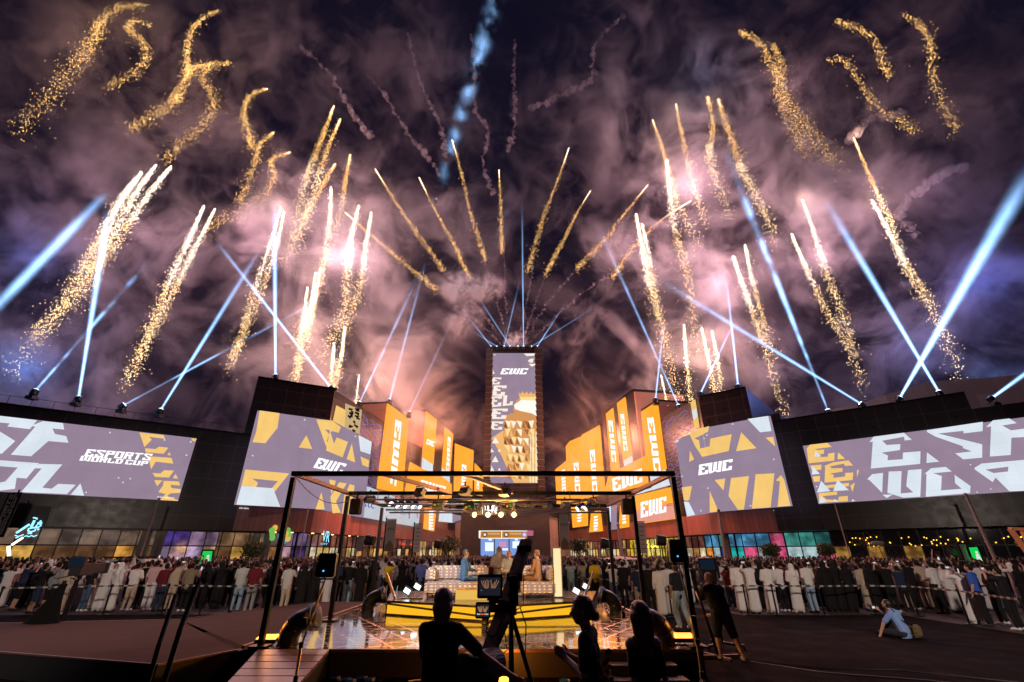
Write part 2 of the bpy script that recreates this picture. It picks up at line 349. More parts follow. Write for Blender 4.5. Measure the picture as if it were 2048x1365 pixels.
# ------------------------------------------------------------------ left wing
wing = building('mall_wing', WL, 'long dark clad wing at the left edge with a wide screen reading ESPORTS WORLD CUP')
sr = lambda w, x, y: w.hit(x, y)[0]
aL = sr(WL, -260, 1000); aR = sr(WL, 505, 1010)+2; ztop = WL.hit(300, 848)[1]
b = B(); b.wbox(WL, aL, aR, 4.3, ztop, -16, 0); b.build('cladding', CLAD, wing)
b = B(); b.wbox(WL, aL, aR, ztop+.002, ztop+.25, -.4, .06); b.wbox(WL, aL, aR, 4.1, 4.298, -.3, .05); b.build('roof_edge', BLACK, wing)
b = B(); b.wbox(WL, aL, aR, 0, 4.1, -12, -3.2); b.build('inner_wall', mat('shop_wall', (.12, .10, .10), .7), wing)
b = B(); b.wbox(WL, aL, aR, ztop+1.0, ztop+1.04, -.2, -.16)
for i in range(30): b.wbox(WL, aL+i*1.6, aL+i*1.6+.04, ztop+.25, ztop+1.0, -.2, -.16)
b.build('roof_rail', BLACK, wing)
def palL(u, r):
    x = u
    if x < .70:
        if r.random() < .12: return ((70, 66, 66), (74, 70, 70))
        return (r.choice([(255, 196, 96), (250, 180, 80), (120, 82, 52), (255, 205, 120), (180, 120, 70)]), r.choice([(128, 104, 88), (150, 112, 80), (112, 92, 84)]))
    return (r.choice([(225, 175, 190), (150, 110, 190), (255, 200, 150), (70, 50, 110), (210, 180, 220)]), r.choice([(130, 104, 150), (96, 70, 170), (150, 120, 150)]))
shops(WL, aL, sr(WL, 478, 1080), wing, pal=palL, off=-2.2, seed=4)
s = screen(WL, [(-80, 823.8), (393, 878), (356, 1002), (-80, 980)], wing)
wp = [[(0, 355), (285, 388), (230, 455), (60, 435), (80, 412), (0, 405)], [(0, 470), (120, 545), (20, 640), (0, 640)],
      [(240, 430), (330, 395), (480, 410), (490, 458), (400, 450), (420, 492), (505, 508), (522, 558), (370, 545), (240, 660), (88, 648), (272, 437)],
      [(0, 690), (300, 712), (205, 828), (130, 822), (118, 905), (0, 920), (0, 860), (45, 850), (140, 745), (0, 735)],
      [(265, 750), (300, 718), (475, 722), (325, 897), (395, 905), (445, 868), (577, 875), (510, 945), (165, 930), (320, 752)], [(612, 865), (640, 957), (537, 950)],
      [(-300, 320), (-20, 352), (-60, 400), (-180, 390), (-130, 480), (-20, 560), (-60, 640), (-300, 620)], [(-300, 680), (-20, 690), (-20, 920), (-300, 900)]]
art('white_graphic', WHITE, WL, tri(C1, wp)+dots(C1, [(835, 480), (1247, 535), (1445, 550), (1412, 650), (655, 932), (900, 822), (988, 828), (934, 856)], 8), s)
gp = [[(1057, 480), (1240, 500), (1250, 527), (1130, 512), (1150, 535), (1095, 590)], [(1100, 600), (1180, 605), (1205, 587), (1275, 595), (1240, 640), (1105, 630)], [(1285, 628), (1293, 652), (1268, 650)],
      [(1125, 660), (1300, 672), (1312, 715), (1180, 700), (1145, 758)], [(1155, 785), (1215, 790), (1245, 765), (1318, 768), (1280, 820), (1175, 815)], [(1330, 793), (1348, 828), (1310, 825)], [(1170, 840), (1232, 842), (1190, 885)],
      [(1240, 845), (1355, 850), (1365, 880), (1290, 875), (1300, 900), (1370, 908), (1365, 935), (1290, 940), (1265, 960), (1345, 990), (1350, 997), (1215, 990), (1255, 945), (1200, 930), (1235, 880)], [(1450, 525), (1490, 527), (1478, 548), (1455, 540)]]
art('gold_graphic', GOLD, WL, tri(C1, gp), s)
b = B()
for t, p in (('ESPORTS', ((638, 658), (1135, 692), (668, 606))), ('WORLD CUP', ((603, 692), (1112, 733), (622, 656)))):
    q = [WL.px(*C1([x])[0], .34) for x in p]; lettering(b, t, *q, WL.n)
b.build('lettering', WHITE2, s)
small('RISE ABOVE', WL, (314, 996.5), (348, 998.5), (314.5, 993.5), s)
sg = thing('neon_sign', 'pale blue neon sign in Arabic script above the left shop front', 'sign', WL.px(60, 1085, .2), WL.rot())
b = B(); Z = crop(0, 1020, 10.24); nb = lambda pts, r: b.tube([WL.px(*Z([p])[0], .35) for p in pts], r, 6)
nb([(345, 480), (620, 300)], 0.090); nb([(650, 360), (720, 220)], 0.090); nb([(690, 165), (770, 180), (765, 205)], 0.054)
nb([(860, 300), (800, 290), (745, 340), (790, 365), (860, 320)], 0.060); nb([(780, 370), (680, 370), (600, 390), (580, 430), (650, 455), (730, 430), (740, 400)], 0.066)
for p in ((795, 272), (850, 275), (838, 238), (790, 402), (595, 480), (640, 482)): b.sph(WL.px(*Z([p])[0], 0.210), .08)
nb([(320, 525), (390, 550), (500, 510)], 0.048); nb([(330, 580), (390, 565)], 0.042); nb([(505, 550), (560, 535), (600, 555), (660, 530), (700, 550), (770, 525)], 0.042)
b.build('neon_tube', emi('neon_blue', srgb(150, 230, 255), 1.6), sg)
b = B(); b.wbox(WL, *sorted((sr(WL, 32, 1070), sr(WL, 82, 1070))), 4.2, 6.0, .03, .12); b.build('back_panel', BLACKP, sg)
def downlights(w, a0, a1, n, par, off=-1.0):
    for i in range(n): a = a0+(a1-a0)*(i+.5)/n; b = B(); b.cyl(w.pt(a, 4.2, off), w.pt(a, 4.28, off), .16, n=10); b.build('downlight', emi('downlight_warm', (1, .66, .28), 4, False), par)
downlights(WL, aL+6, aR-4, 12, wing)
for x in (292, 322): a_ = sr(WL, x, 1075); b = B(); b.wbox(WL, a_-.45, a_+.45, 0, 4.28, -2.0, -1.6); b.build('grey_column', CONC, wing)
# ------------------------------------------------------------------ left block with the folded screen
CORL = ((663, 842), (629, 1018.5))
blk = building('mall_block', BL, 'tall dark corner block on the left, purple gold screen folded round its corner')
zb_ = BL.hit(517, 757)[1]; zb2 = BL.hit(671, 782)[1]; zb_ = (zb_+zb2)/2
a0 = sr(BL, 490, 860); aA = sr(AL, 768, 845)
pts = [BL.pt(a0, 0), BL.pt(0, 0), AL.pt(aA, 0), AL.pt(aA, 0, -16), BL.pt(a0, 0, -14)]
def prism(b, pts, z0, z1, mi=0):
    k = len(pts); return b.add([Vector((p.x, p.y, z0)) for p in pts]+[Vector((p.x, p.y, z1)) for p in pts], [tuple(range(k-1, -1, -1)), tuple(range(k, 2*k))]+[(i, (i+1) % k, k+(i+1) % k, k+i) for i in range(k)], mi)
prism(B(), pts, 6.8, zb_).build('cladding', CLAD, blk)
prism(B(), pts, 4.3, 6.798).build('fascia', REDCLAD, blk)
b = B(); b.wbox(BL, a0, .2, zb_+.002, zb_+.3, -.5, .1); b.build('roof_edge', BLACK, blk)
ip = [BL.pt(a0, 0, -2.4), BL.pt(-1, 0, -2.4), AL.pt(2, 0, -2.4), AL.pt(aA, 0, -2.4), AL.pt(aA, 0, -12), BL.pt(a0, 0, -12)]
prism(B(), ip, 0, 4.298).build('inner_wall', MATS['shop_wall'], blk)
palW = lambda u, r: (r.choice([(255, 214, 130), (240, 170, 90), (90, 60, 50), (255, 235, 190), (120, 80, 60)]), r.choice([(120, 70, 60), (150, 90, 70), (96, 56, 52), (250, 200, 120)]))
shops(BL, a0, 0, blk, pal=palL, off=-2.0, seed=9); shops(AL, .6, aA, blk, pal=palW, off=-2.0, seed=5)
downlights(AL, 1, aA-1, 6, blk); downlights(BL, a0+1, -1, 4, blk)
for x in (515, 538): a_ = sr(BL, x, 1075); b = B(); b.wbox(BL, a_-.4, a_+.4, 0, 4.28, -1.9, -1.5); b.build('grey_column', CONC, blk)
s = screen((AL, BL), [(514, 822), (663, 842), (743, 885), (726, 1036), (629, 1018.5), (467, 1010)], blk, corner=CORL)
E0 = [(637, 377), (770, 388), (838, 440), (820, 482), (700, 450), (735, 490), (715, 545), (785, 565), (805, 517), (890, 550), (850, 668), (725, 615)]
gp = [[(205, 310), (355, 330), (340, 440), (245, 558), (150, 550), (178, 470)], E0, [(560, 498), (605, 602), (503, 590)], [(920, 563), (945, 705), (880, 680)], [(985, 660), (1050, 690), (1045, 742), (1000, 725)],
      [(95, 757), (428, 787), (318, 925), (300, 895), (345, 845), (145, 825), (190, 858), (175, 890), (65, 880)], [(690, 930), (715, 1060), (645, 1060)], [(750, 835), (800, 845), (765, 945)],
      [(825, 855), (880, 865), (800, 1000), (835, 1085), (775, 1090), (758, 965)], [(905, 870), (940, 880), (930, 980), (890, 1102), (845, 1092), (862, 960)]]
art('gold_graphic', GOLD, (AL, BL), tri(C2, gp), s, corner=CORL)
art('white_graphic', WHITE, (AL, BL), tri(C2, [[(970, 500), (1070, 550), (1060, 645), (985, 620)], [(65, 882), (305, 899), (360, 1040), (25, 1023)]])+dots(C2, [(548, 380), (947, 508), (760, 470), (150, 652), (100, 818), (230, 335)]), s, corner=CORL)
art('lettering', WHITE2, (AL, BL), plc(C2, 'EWC', (610, 742), (838, 792), (655, 668)), s, .35, .04, corner=CORL)
small('alarabia', BL, (478, 1018), (497, 1019.3), (478.5, 1014.5), blk)
art('gold_panel', GOLD, AL, tri(C2, [[(800, 270), (870, 305), (862, 440), (775, 385)]]), blk, .1)  # gold reflection on the cladding, drawn as a glowing plate
o = art('patterned_panel', emi('cream_panel', srgb(225, 190, 140), .8), AL, tri(C2, [[(868, 255), (995, 305), (975, 490), (865, 438)]]), blk, .1)
rr = random.Random(5); sq = []
for i in range(16):
    x = 880+rr.random()*90; y = 280+rr.random()*180; sq.append([(x, y), (x+rr.uniform(12, 34), y+rr.uniform(4, 14)), (x+rr.uniform(10, 28), y+rr.uniform(18, 34)), (x-4, y+rr.uniform(8, 16))])
art('black_marks', BLK, AL, tri(C2, sq), o, .14)
wavy(AL, C2([(985, 330), (1165, 440), (1030, 880)]), blk)
# signs on the left block
def signthing(name, label, w, px, cat='sign'): return thing(name, label, cat, w.px(*px, .3), w.rot())
sg = signthing('shop_sign', 'white neon VR CITY sign on the left block beside the corner', AL, (641, 1080))
M_NE = MATS['neon_blue']
b = B(); Zc = crop(540, 1030, 4.876)

small('VR', AL, Zc([(466, 262)])[0], Zc([(536, 268)])[0], Zc([(484, 148)])[0], sg, M_NE, .5); small('CITY', AL, Zc([(452, 290)])[0], Zc([(520, 296)])[0], Zc([(455, 272)])[0], sg, M_NE, .5)
sg = signthing('flower_sign', 'sign of green and yellow flowers over a small blue board lettered R', BL, (560, 1070))
b = B()
for i, (x, y) in enumerate([(15, 155), (45, 130), (20, 190), (130, 130), (170, 155), (150, 185), (180, 200), (170, 235), (20, 225), (120, 165)]):
    b.sph(BL.px(*Zc([(x, y)])[0], .4), .34, 7, 5, (1, .4, 1), mi=i % 2)
b.build('blossom', [emi('sign_green', srgb(120, 190, 90), .9), emi('sign_yellow', srgb(235, 190, 80), .9)], sg)
art('board', emi('sign_blue', srgb(60, 160, 200), .9), BL, [Zc([(75, 200), (152, 205), (152, 280), (75, 278)])], sg, .3)
small('R', BL, Zc([(92, 255)])[0], Zc([(120, 257)])[0], Zc([(94, 208)])[0], sg, None, .5)
# big white sponsor sign
sg = signthing('sponsor_sign', 'large white sponsor board lettered stc on the left avenue wall', AL, (770, 1020))
sp_ = screen(AL, [(714, 968), (835, 1014.5), (831, 1055), (703, 1032)], sg, 'board', emi('board_white', srgb(215, 225, 235), .8, led=True), .4, .2)
small('stc', AL, (717, 1013), (740, 1018), (718, 997), sp_, emi('ink_violet', srgb(60, 20, 170), .8), .64)
IK = emi('ink_dark', srgb(40, 45, 80), .6)
small('SONY', AL, C8([(1020, 840)])[0], C8([(1160, 862)])[0], C8([(1025, 790)])[0], sp_, IK, .64)
o = art('blue_badge', emi('badge_blue', srgb(30, 165, 215), .9), AL, [C8([(1205, 790), (1360, 825), (1355, 910), (1200, 880)])], sp_, .64)
small('aramco', AL, C8([(1220, 870)])[0], C8([(1345, 896)])[0], C8([(1222, 835)])[0], o, WHITE2, .68)
b = B()
for x, y, r in ((1430, 860, .4), (1430, 960, .25), (1640, 890, .25), (1640, 960, .18)): b.cyl(AL.px(*C8([(x, y)])[0], .62), AL.px(*C8([(x, y)])[0], .66), r, n=12)
b.build('round_logo', emi('ink_red', srgb(190, 60, 70), .8), sp_)
small('MASTERCARD', AL, C8([(230, 180)])[0], C8([(300, 205)])[0], C8([(232, 150)])[0], sp_, IK, .64)
small('RISE ABOVE', AL, C8([(1485, 1160)])[0], C8([(1570, 1180)])[0], C8([(1487, 1135)])[0], sp_, IK, .64)
# ------------------------------------------------------------------ avenue buildings
BROWN = panelmat('brown_return', (.30, .17, .13), (.16, .09, .07), 2.6, 6, .6, .02)
def avenue(w, label, left, right, topy, d=12, off=0.0, m=None, z0=7.0):
    """box on the avenue wall between two picture columns, roof at the height seen at (left, topy)"""
    e = building('avenue_building', w, label); a, z = w.hit(left, topy); a2 = w.hit(right[0], right[1])[0]; a, a2 = sorted((a, a2))
    b = B(); b.wbox(w, a, a2, z0, z, -d, off); b.build('wall', m or BROWN, e)
    b = B(); b.wbox(w, a-.1, a2+.1, z+.002, z+.3, -d-.1, off+.1); b.build('roof_edge', BLACK, e); return e, a, a2, z
def vert(C, bl, br, tl): return plc(C, 'EWC', bl, br, tl)
e, a, a2, z = avenue(AL, 'first orange clad building of the left avenue with EWC running down it', 773.8, (816, 838), 807)
s = screen(AL, C2([(1190, 255), (1350, 370), (1300, 940), (1110, 900)]), e, 'banner_screen', ORANGE, .02, .2)
art('lettering', WHITE2, AL, vert(C2, (1245, 375), (1203, 858), (1290, 402)), s, .25, .03)
e, a, a2, z = avenue(AL, 'second left avenue building with two narrow orange banner screens and dark cladding between', 851.6, (905, 869), 823, m=BROWN)
art('dark_cladding', CLAD, AL, tri(C2, [[(1345, 528), (1480, 600), (1700, 640), (1700, 900), (1330, 800)]]), e, -.3, .1)
s = screen(AL, C2([(1485, 315), (1562, 380), (1537, 720), (1455, 665)]), e, 'banner_screen', ORANGE, .02, .2); art('lettering', WHITE2, AL, plc(C2, 'EWC', (1478, 562), (1535, 585), (1488, 525)), s, .25)
art('dark_cladding', CLAD, AL, tri(C2, [[(1562, 380), (1625, 435), (1605, 800), (1537, 760)]]), e, .01, .05)
s = screen(AL, C2([(1625, 435), (1688, 490), (1665, 790), (1603, 745)]), e, 'banner_screen', ORANGE, .02, .2); art('lettering', WHITE2, AL, vert(C2, (1645, 505), (1632, 765), (1666, 520)), s, .25)
art('white_patch', WHITE, AL, tri(C2, [[(1455, 665), (1537, 715), (1535, 795), (1450, 750)], [(1603, 745), (1665, 785), (1665, 862), (1600, 812)]]), e, .06)
s = screen(AL, C2([(1350, 700), (1450, 755), (1600, 815), (1668, 868), (1665, 1010), (1310, 940)]), e, 'wide_screen', ORANGE, .3, .2)
art('lettering', WHITE2, AL, plc(C2, 'EWC', (1415, 905), (1605, 958), (1432, 835)), s, .55)
e, a, a2, z = avenue(AL, 'third left avenue building with a broad orange banner screen', 909.6, (946, 901), 887.7, m=CLAD)
s = screen(AL, C2([(1705, 560), (1843, 612), (1832, 960), (1695, 930)]), e, 'banner_screen', ORANGE, .02, .2); art('lettering', WHITE2, AL, vert(C2, (1752, 715), (1746, 905), (1786, 727)), s, .25)
e, a, a2, z = avenue(AL, 'farthest low orange building of the left avenue beside the tower', 949, (966, 945), 926, m=CLAD)
s = screen(AL, C2([(1855, 710), (1922, 780), (1922, 960), (1850, 950)]), e, 'banner_screen', ORANGE, .02, .2); art('lettering', WHITE2, AL, vert(C2, (1868, 765), (1864, 900), (1886, 775)), s, .25)
# low arcade under the left avenue
arc = building('arcade', AL, 'red brown clad arcade of lit shops along the left avenue')
aE = sr(AL, 968, 1080); b = B(); b.wbox(AL, aA+.01, aE, 4.3, 6.99, -12, .0); b.build('fascia', REDCLAD, arc)
b = B(); b.wbox(AL, aA+.01, aE, 7.0, 12.5, -12, -.5); b.build('upper_wall', CLAD, arc)
b = B(); b.wbox(AL, aA, aE, 0, 4.298, -12, -3); b.build('inner_wall', MATS['shop_wall'], arc)
shops(AL, aA, aE, arc, pal=palW, off=-2.0, seed=15, pane=2.0)
s = screen(AL, C2([(1475, 1048), (1558, 1058), (1542, 1226), (1465, 1206)]), arc, 'poster_screen', ORANGE, .02, .2)
rr = random.Random(8); art('white_marks', WHITE2, AL, tri(C2, [[(1495+rr.random()*10, y), (1530+rr.random()*12, y+8), (1522+rr.random()*14, y+20), (1500, y+16+rr.random()*6)] for y in range(1062, 1200, 22)]), s, .26)
s = screen(AL, C2([(1590, 1070), (1680, 1085), (1680, 1160), (1580, 1150)]), arc, 'poster_screen', WHITE, .02, .2); s = screen(AL, C2([(1685, 1095), (1770, 1110), (1770, 1165), (1683, 1160)]), arc, 'poster_screen', PURP, .02, .2)
s = screen(AL, C2([(1722, 1165), (1765, 1168), (1765, 1250), (1725, 1240)]), arc, 'poster_screen', ORANGE, .02, .2)
for t, p in (('Tabl', ((1235, 290), (1305, 298), (1238, 262))), ('Asha', ((1345, 298), (1400, 302), (1350, 272)))): small(t, AL, *[Zc([x])[0] for x in p], arc, emi('neon_red', srgb(255, 70, 40), 1.6), .3)
# ------------------------------------------------------------------ tower
tw = thing('tower', 'tall tower with a full height screen of a golden trophy, shop at its foot', 'tower', TW.P)
sx = lambda x, y: TW.hit(x, y); zt = sx(1028, 700)[1]
b = B(); b.wbox(TW, sx(972, 951)[0], sx(1083, 951)[0], 0, zt, -10, 0); b.build('shaft', CLAD, tw)
b = B(); LN = emi('tower_line', srgb(205, 105, 70), .6, False); b2 = B()
for sd in (-1, 1):
    n_ = 27; b = B()
    for i in range(n_):
        z0 = sx(1028, 951)[1]*.55+i*(zt-sx(1028, 951)[1]*.55)/n_; h = (zt-sx(1028, 951)[1]*.55)/n_
        ca = (sx(975, 900)[0] if sd < 0 else sx(1081, 900)[0]); w0, w1 = .8, .6
        q = [TW.pt(ca-w1, z0, -2), TW.pt(ca+w1, z0, -2), TW.pt(ca+w1, z0, .6), TW.pt(ca-w1, z0, .6), TW.pt(ca-w0, z0+h*.9, -2), TW.pt(ca+w0, z0+h*.9, -2), TW.pt(ca+w0, z0+h*.9, .8), TW.pt(ca-w0, z0+h*.9, .8)]
        b.hexa(q); b2.wbox(TW, ca-w1, ca+w1, z0+h*.92, z0+h*.97, .5, .72)
    b.build('louvre_column', mat('tower_dark', (.018, .012, .011), .5), tw)
b2.build('light_line', LN, tw)
b = B(); b.wbox(TW, sx(972, 951)[0], sx(1083, 951)[0], zt+.002, zt+.5, -9, .6); b.build('roof_edge', BLACK, tw)
s = screen(TW, [(982.6, 707.7), (1074, 707.7), (1080.6, 967), (977, 967)], tw)
art('white_graphic', emi('screen_cream', srgb(255, 240, 225), 1, led=True), TW, plc(CT, 'E', (105, 440), (188, 440), (130, 372))+plc(CT, 'E', (115, 550), (238, 550), (140, 450))+plc(CT, 'EL', (102, 662), (318, 640), (112, 560))+plc(CT, 'E', (105, 775), (252, 775), (128, 675))+plc(CT, 'E', (97, 880), (215, 880), (112, 800))
    + tri(CT, [[(125, 295), (145, 335), (110, 335)], [(425, 140), (545, 140), (545, 160), (455, 165)], [(465, 210), (490, 190), (525, 190), (510, 230), (480, 225)], [(540, 190), (553, 190), (553, 230), (535, 225)], [(475, 240), (550, 240), (550, 260), (510, 262), (505, 270)], [(530, 310), (553, 290), (553, 330)],
    [(150, 955), (188, 1012), (115, 1012)], [(110, 1055), (138, 1098), (92, 1098)], [(190, 1065), (205, 1092), (172, 1092)], [(150, 1135), (182, 1195), (115, 1195)], [(110, 1225), (142, 1285), (90, 1285)], [(190, 1250), (203, 1277), (173, 1277)], [(120, 150), (155, 150), (155, 156), (120, 156)]]), s)
art('lettering', WHITE2, TW, plc(CT, 'EWC', (196, 342), (448, 342), (222, 285)), s, .36)
cols = [emi('tr_%d' % i, srgb(*c_), 1, led=False) for i, c_ in enumerate([(168, 104, 62), (215, 150, 90), (240, 185, 110), (255, 220, 150), (255, 243, 215), (120, 70, 46), (255, 253, 245)])]
b = B(); rr = random.Random(11)
def tp(pts, mi, off=.3): b.plate([[TW.px(*CT([p])[0], off) for p in pts]], TW.n, .02, mi)
tp([(115, 960), (212, 895), (330, 860), (330, 1000), (575, 1000), (578, 1395), (330, 1395), (215, 1145)], 2, .29)
glob = [(490+165*math.cos(t/20*6.2832)*1.0, 680+150*math.sin(t/20*6.2832)) for t in range(20)]
glob = [(min(573, x), y) for x, y in glob]; tp(glob, 1, .30)
tp([(230, 900), (235, 760), (300, 720), (573, 700), (573, 1100), (300, 1060), (225, 960)], 1, .295)
tp([(330, 640), (400, 590), (573, 585), (573, 760), (500, 720), (400, 700), (340, 680)], 6, .32); tp([(385, 560), (573, 548), (573, 600), (395, 590)], 3, .33)
tp([(380, 550), (378, 515), (395, 535), (415, 505), (430, 535), (455, 508), (470, 538), (500, 512), (515, 538), (545, 512), (556, 535), (573, 520), (573, 562), (384, 562)], 2, .34)
for y in range(7):
    for x in range(5):
        x0 = 245+x*58+rr.uniform(-8, 8)+(y > 3)*22; y0 = 790+y*82+rr.uniform(-8, 8); k = rr.randrange(7)
        if x0 > 500: continue
        tp([(x0, y0), (x0+56, y0+rr.uniform(-8, 26)), (x0+rr.uniform(20, 56), y0+78), ], rr.choice([0, 1, 3, 4, 4, 3]), .33); tp([(x0, y0+2), (x0+24, y0+78), (x0-10, y0+66)], rr.choice([0, 5, 2, 1]), .335)
for i, x in enumerate(range(486, 572, 10)): tp([(x, 890+abs(528-x)*.8), (x+6, 890+abs(528-x)*.8), (x+8, 1395), (x-1, 1395)], (4, 2, 3)[i % 3], .34)
b.build('golden_trophy', cols, s)
lw = thing('low_building', 'low pinkish panelled building behind the tower foot, walls receding to both sides', 'building', (0, 88.2, 0)); LB = panelmat('pink_panels', (.36, .24, .25), (.14, .09, .09), 1.1, 4.5, .5, .02)
prism(B(), [Vector((-6.6, 90.7, 0)), Vector((6.6, 90.7, 0)), Vector((12.5, 108, 0)), Vector((-12.5, 108, 0))], 0, 8.0).build('wall', LB, lw); prism(B(), [Vector((-6.7, 90.6, 0)), Vector((6.7, 90.6, 0)), Vector((12.7, 108.1, 0)), Vector((-12.7, 108.1, 0))], 8.002, 8.3).build('roof_edge', BLACK, lw)
# shop at the tower's foot
K = crop(940, 1050, 13.65); KW = Wall(0, 88.5, 90)
kf = B(); kf.wbox(KW, KW.hit(930, 1100)[0]-1, KW.hit(1090, 1100)[0]+1, 0, KW.hit(1028, 1050)[1]+2.2, -2.0, -.4); kf.build('base', mat('tower_base', (.018, .015, .016), .5), tw)
s = screen(KW, K([(290, 385), (1500, 385), (1500, 1180), (290, 1180)]), tw, 'shop_window', emi('shop_blue', srgb(130, 165, 235), .9, led=True), -.39, .2)
art('shelf_light', emi('cool_white', srgb(225, 238, 255), 1.2), KW, tri(K, [[(410, 480), (640, 480), (640, 720), (410, 720)], [(860, 640), (1040, 640), (1040, 700), (860, 700)], [(1160, 450), (1370, 450), (1370, 640), (1160, 640)], [(500, 385), (600, 385), (590, 430), (510, 430)], [(1220, 385), (1310, 385), (1300, 430), (1230, 430)]]), s, -.17)
art('pink_poster', emi('pink_poster', srgb(225, 150, 200), .9), KW, tri(K, [[(800, 460), (990, 460), (990, 600), (800, 600)]]), s, -.15)
art('mullion', BLACKP, KW, tri(K, [[(655, 385), (680, 385), (680, 860), (655, 860)], [(1055, 385), (1080, 385), (1080, 860), (1055, 860)], [(275, 860), (1300, 860), (1300, 930), (275, 930)]]), s, -.13)
s = screen(KW, K([(240, 160), (1560, 160), (1560, 380), (240, 380)]), tw, 'shop_fascia', emi('fascia_amber', srgb(215, 140, 30), .8), -.3, .25)
art('white_trim', WHITE2, KW, tri(K, [[(240, 160), (1560, 160), (1560, 178), (240, 178)], [(855, 178), (875, 178), (875, 365), (855, 365)], [(240, 178), (290, 178), (280, 365), (240, 365)], [(290, 360), (1500, 360), (1500, 380), (290, 380)]]), s, -.02)
b = B()
for x, m_ in ((405, 0), (990, 0), (1485, 1)): b.cyl(KW.px(*K([(x, 270)])[0], -.04), KW.px(*K([(x, 270)])[0], .02), .42, n=14, mi=m_); b.cyl(KW.px(*K([(x, 270)])[0], .02), KW.px(*K([(x, 270)])[0], .04), .25, n=12, mi=2)
b.build('round_logo', [BLACKP, emi('logo_violet', srgb(160, 150, 235), .9), WHITE], s)
for x in (490, 1080): small('THE BURGER', KW, K([(x, 265)])[0], K([(x+320, 265)])[0], K([(x, 225)])[0], s, WHITE, .0)
screen(KW, K([(1560, 155), (1730, 155), (1730, 300), (1560, 300)]), tw, 'small_sign', emi('sign_rose', srgb(200, 110, 140), .8), -.3, .2)
# ------------------------------------------------------------------ right avenue
e, a, a2, z = avenue(AR, 'first orange building of the right avenue with EWC running down it', 1315.7, (1284, 824.7), 803)
s = screen(AR, C4([(725, 255), (850, 170), (922, 702), (780, 760)]), e, 'banner_screen', ORANGE, .02, .2); art('lettering', WHITE2, AR, vert(C4, (775, 300), (836, 735), (826, 300)), s, .25)
art('white_patch', WHITE, AR, tri(C4, [[(800, 755), (925, 708), (962, 830), (690, 905), (690, 890), (815, 850)]]), e, .3)
s = screen(AR, C4([(680, 915), (985, 845), (1010, 1095), (690, 1140)]), e, 'wide_screen', ORANGE, .32, .2); art('pink_graphic', PINKS, AR, tri(C4, [[(684, 1035), (1003, 968), (1009, 1093), (690, 1138)]]), s, .54); art('lettering', WHITE2, AR, plc(C4, 'EWC', (742, 1088), (945, 1042), (742, 965)), s, .6)
small('stc', AR, C4([(950, 1000)])[0], C4([(1000, 992)])[0], C4([(946, 965)])[0], s, MATS['ink_red'], .62)
e, a, a2, z = avenue(AR, 'tallest building of the right avenue, dark clad with two narrow orange banners', 1266, (1204, 834), 781.6, m=CLAD)
b = B(); b.wbox(AR, a-.4, a, 14, z-.3, -10, -.1); b.build('side_wall', BROWN, e)
for q, t in (([(447, 268), (500, 222), (552, 700), (490, 740)], ((468, 320), (498, 645), (502, 324))), ([(535, 185), (597, 138), (653, 598), (583, 640)], ((563, 270), (593, 560), (592, 272)))):
    s = screen(AR, C4(q), e, 'banner_screen', ORANGE, .02, .2); art('lettering', WHITE2, AR, vert(C4, *t), s, .25)
art('white_patch', WHITE, AR, tri(C4, [[(583, 640), (653, 598), (658, 645), (590, 690)]]), e, .1)
s = screen(AR, C4([(480, 745), (770, 600), (792, 830), (440, 905)]), e, 'wide_screen', ORANGE, .3, .2); art('lettering', WHITE2, AR, plc(C4, 'EWC', (518, 885), (752, 805), (512, 778)), s, .55)
e, a, a2, z = avenue(AR, 'third right avenue building, wide orange face and EWC running down', 1199.7, (1165, 870), 851.4, m=CLAD)
s = screen(AR, C4([(257, 435), (395, 360), (440, 900), (290, 935)]), e, 'banner_screen', ORANGE, .02, .2); art('lettering', WHITE2, AR, vert(C4, (322, 555), (345, 890), (360, 552)), s, .25)
e, a, a2, z = avenue(AR, 'fourth right avenue building with orange face and chamfered top', 1163, (1133, 890), 874, m=CLAD)
s = screen(AR, C4([(130, 525), (160, 485), (253, 447), (290, 930), (150, 965)]), e, 'banner_screen', ORANGE, .02, .2); art('lettering', WHITE2, AR, vert(C4, (193, 655), (207, 880), (232, 652)), s, .25)
e, a, a2, z = avenue(AR, 'farthest low orange building of the right avenue beside the tower', 1132, (1112, 938), 923, m=CLAD)
s = screen(AR, C4([(45, 710), (130, 640), (146, 960), (60, 1000)]), e, 'banner_screen', ORANGE, .02, .2); art('lettering', WHITE2, AR, vert(C4, (95, 715), (105, 900), (125, 705)), s, .25)
arc = building('arcade', AR, 'red brown clad arcade of lit shops along the right avenue')
aA2 = sr(AR, 1371, 1000); aE = sr(AR, 1100, 1080); b = B(); b.wbox(AR, aA2, aE, 4.3, 6.99, -12, 0); b.build('fascia', REDCLAD, arc)
b = B(); b.wbox(AR, aA2, aE, 7.0, 13, -12, -.5); b.build('upper_wall', CLAD, arc)
b = B(); b.wbox(AR, aA2, aE, 0, 4.298, -12, -3); b.build('inner_wall', MATS['shop_wall'], arc)
palY = lambda u, r: ((r.choice([(255, 220, 70), (240, 190, 40), (255, 230, 120)]),)*2 if .12 < u < .34 else palW(u, r))
shops(AR, aA2, aE, arc, pal=palY, off=-2.0, seed=25, pane=1.6)
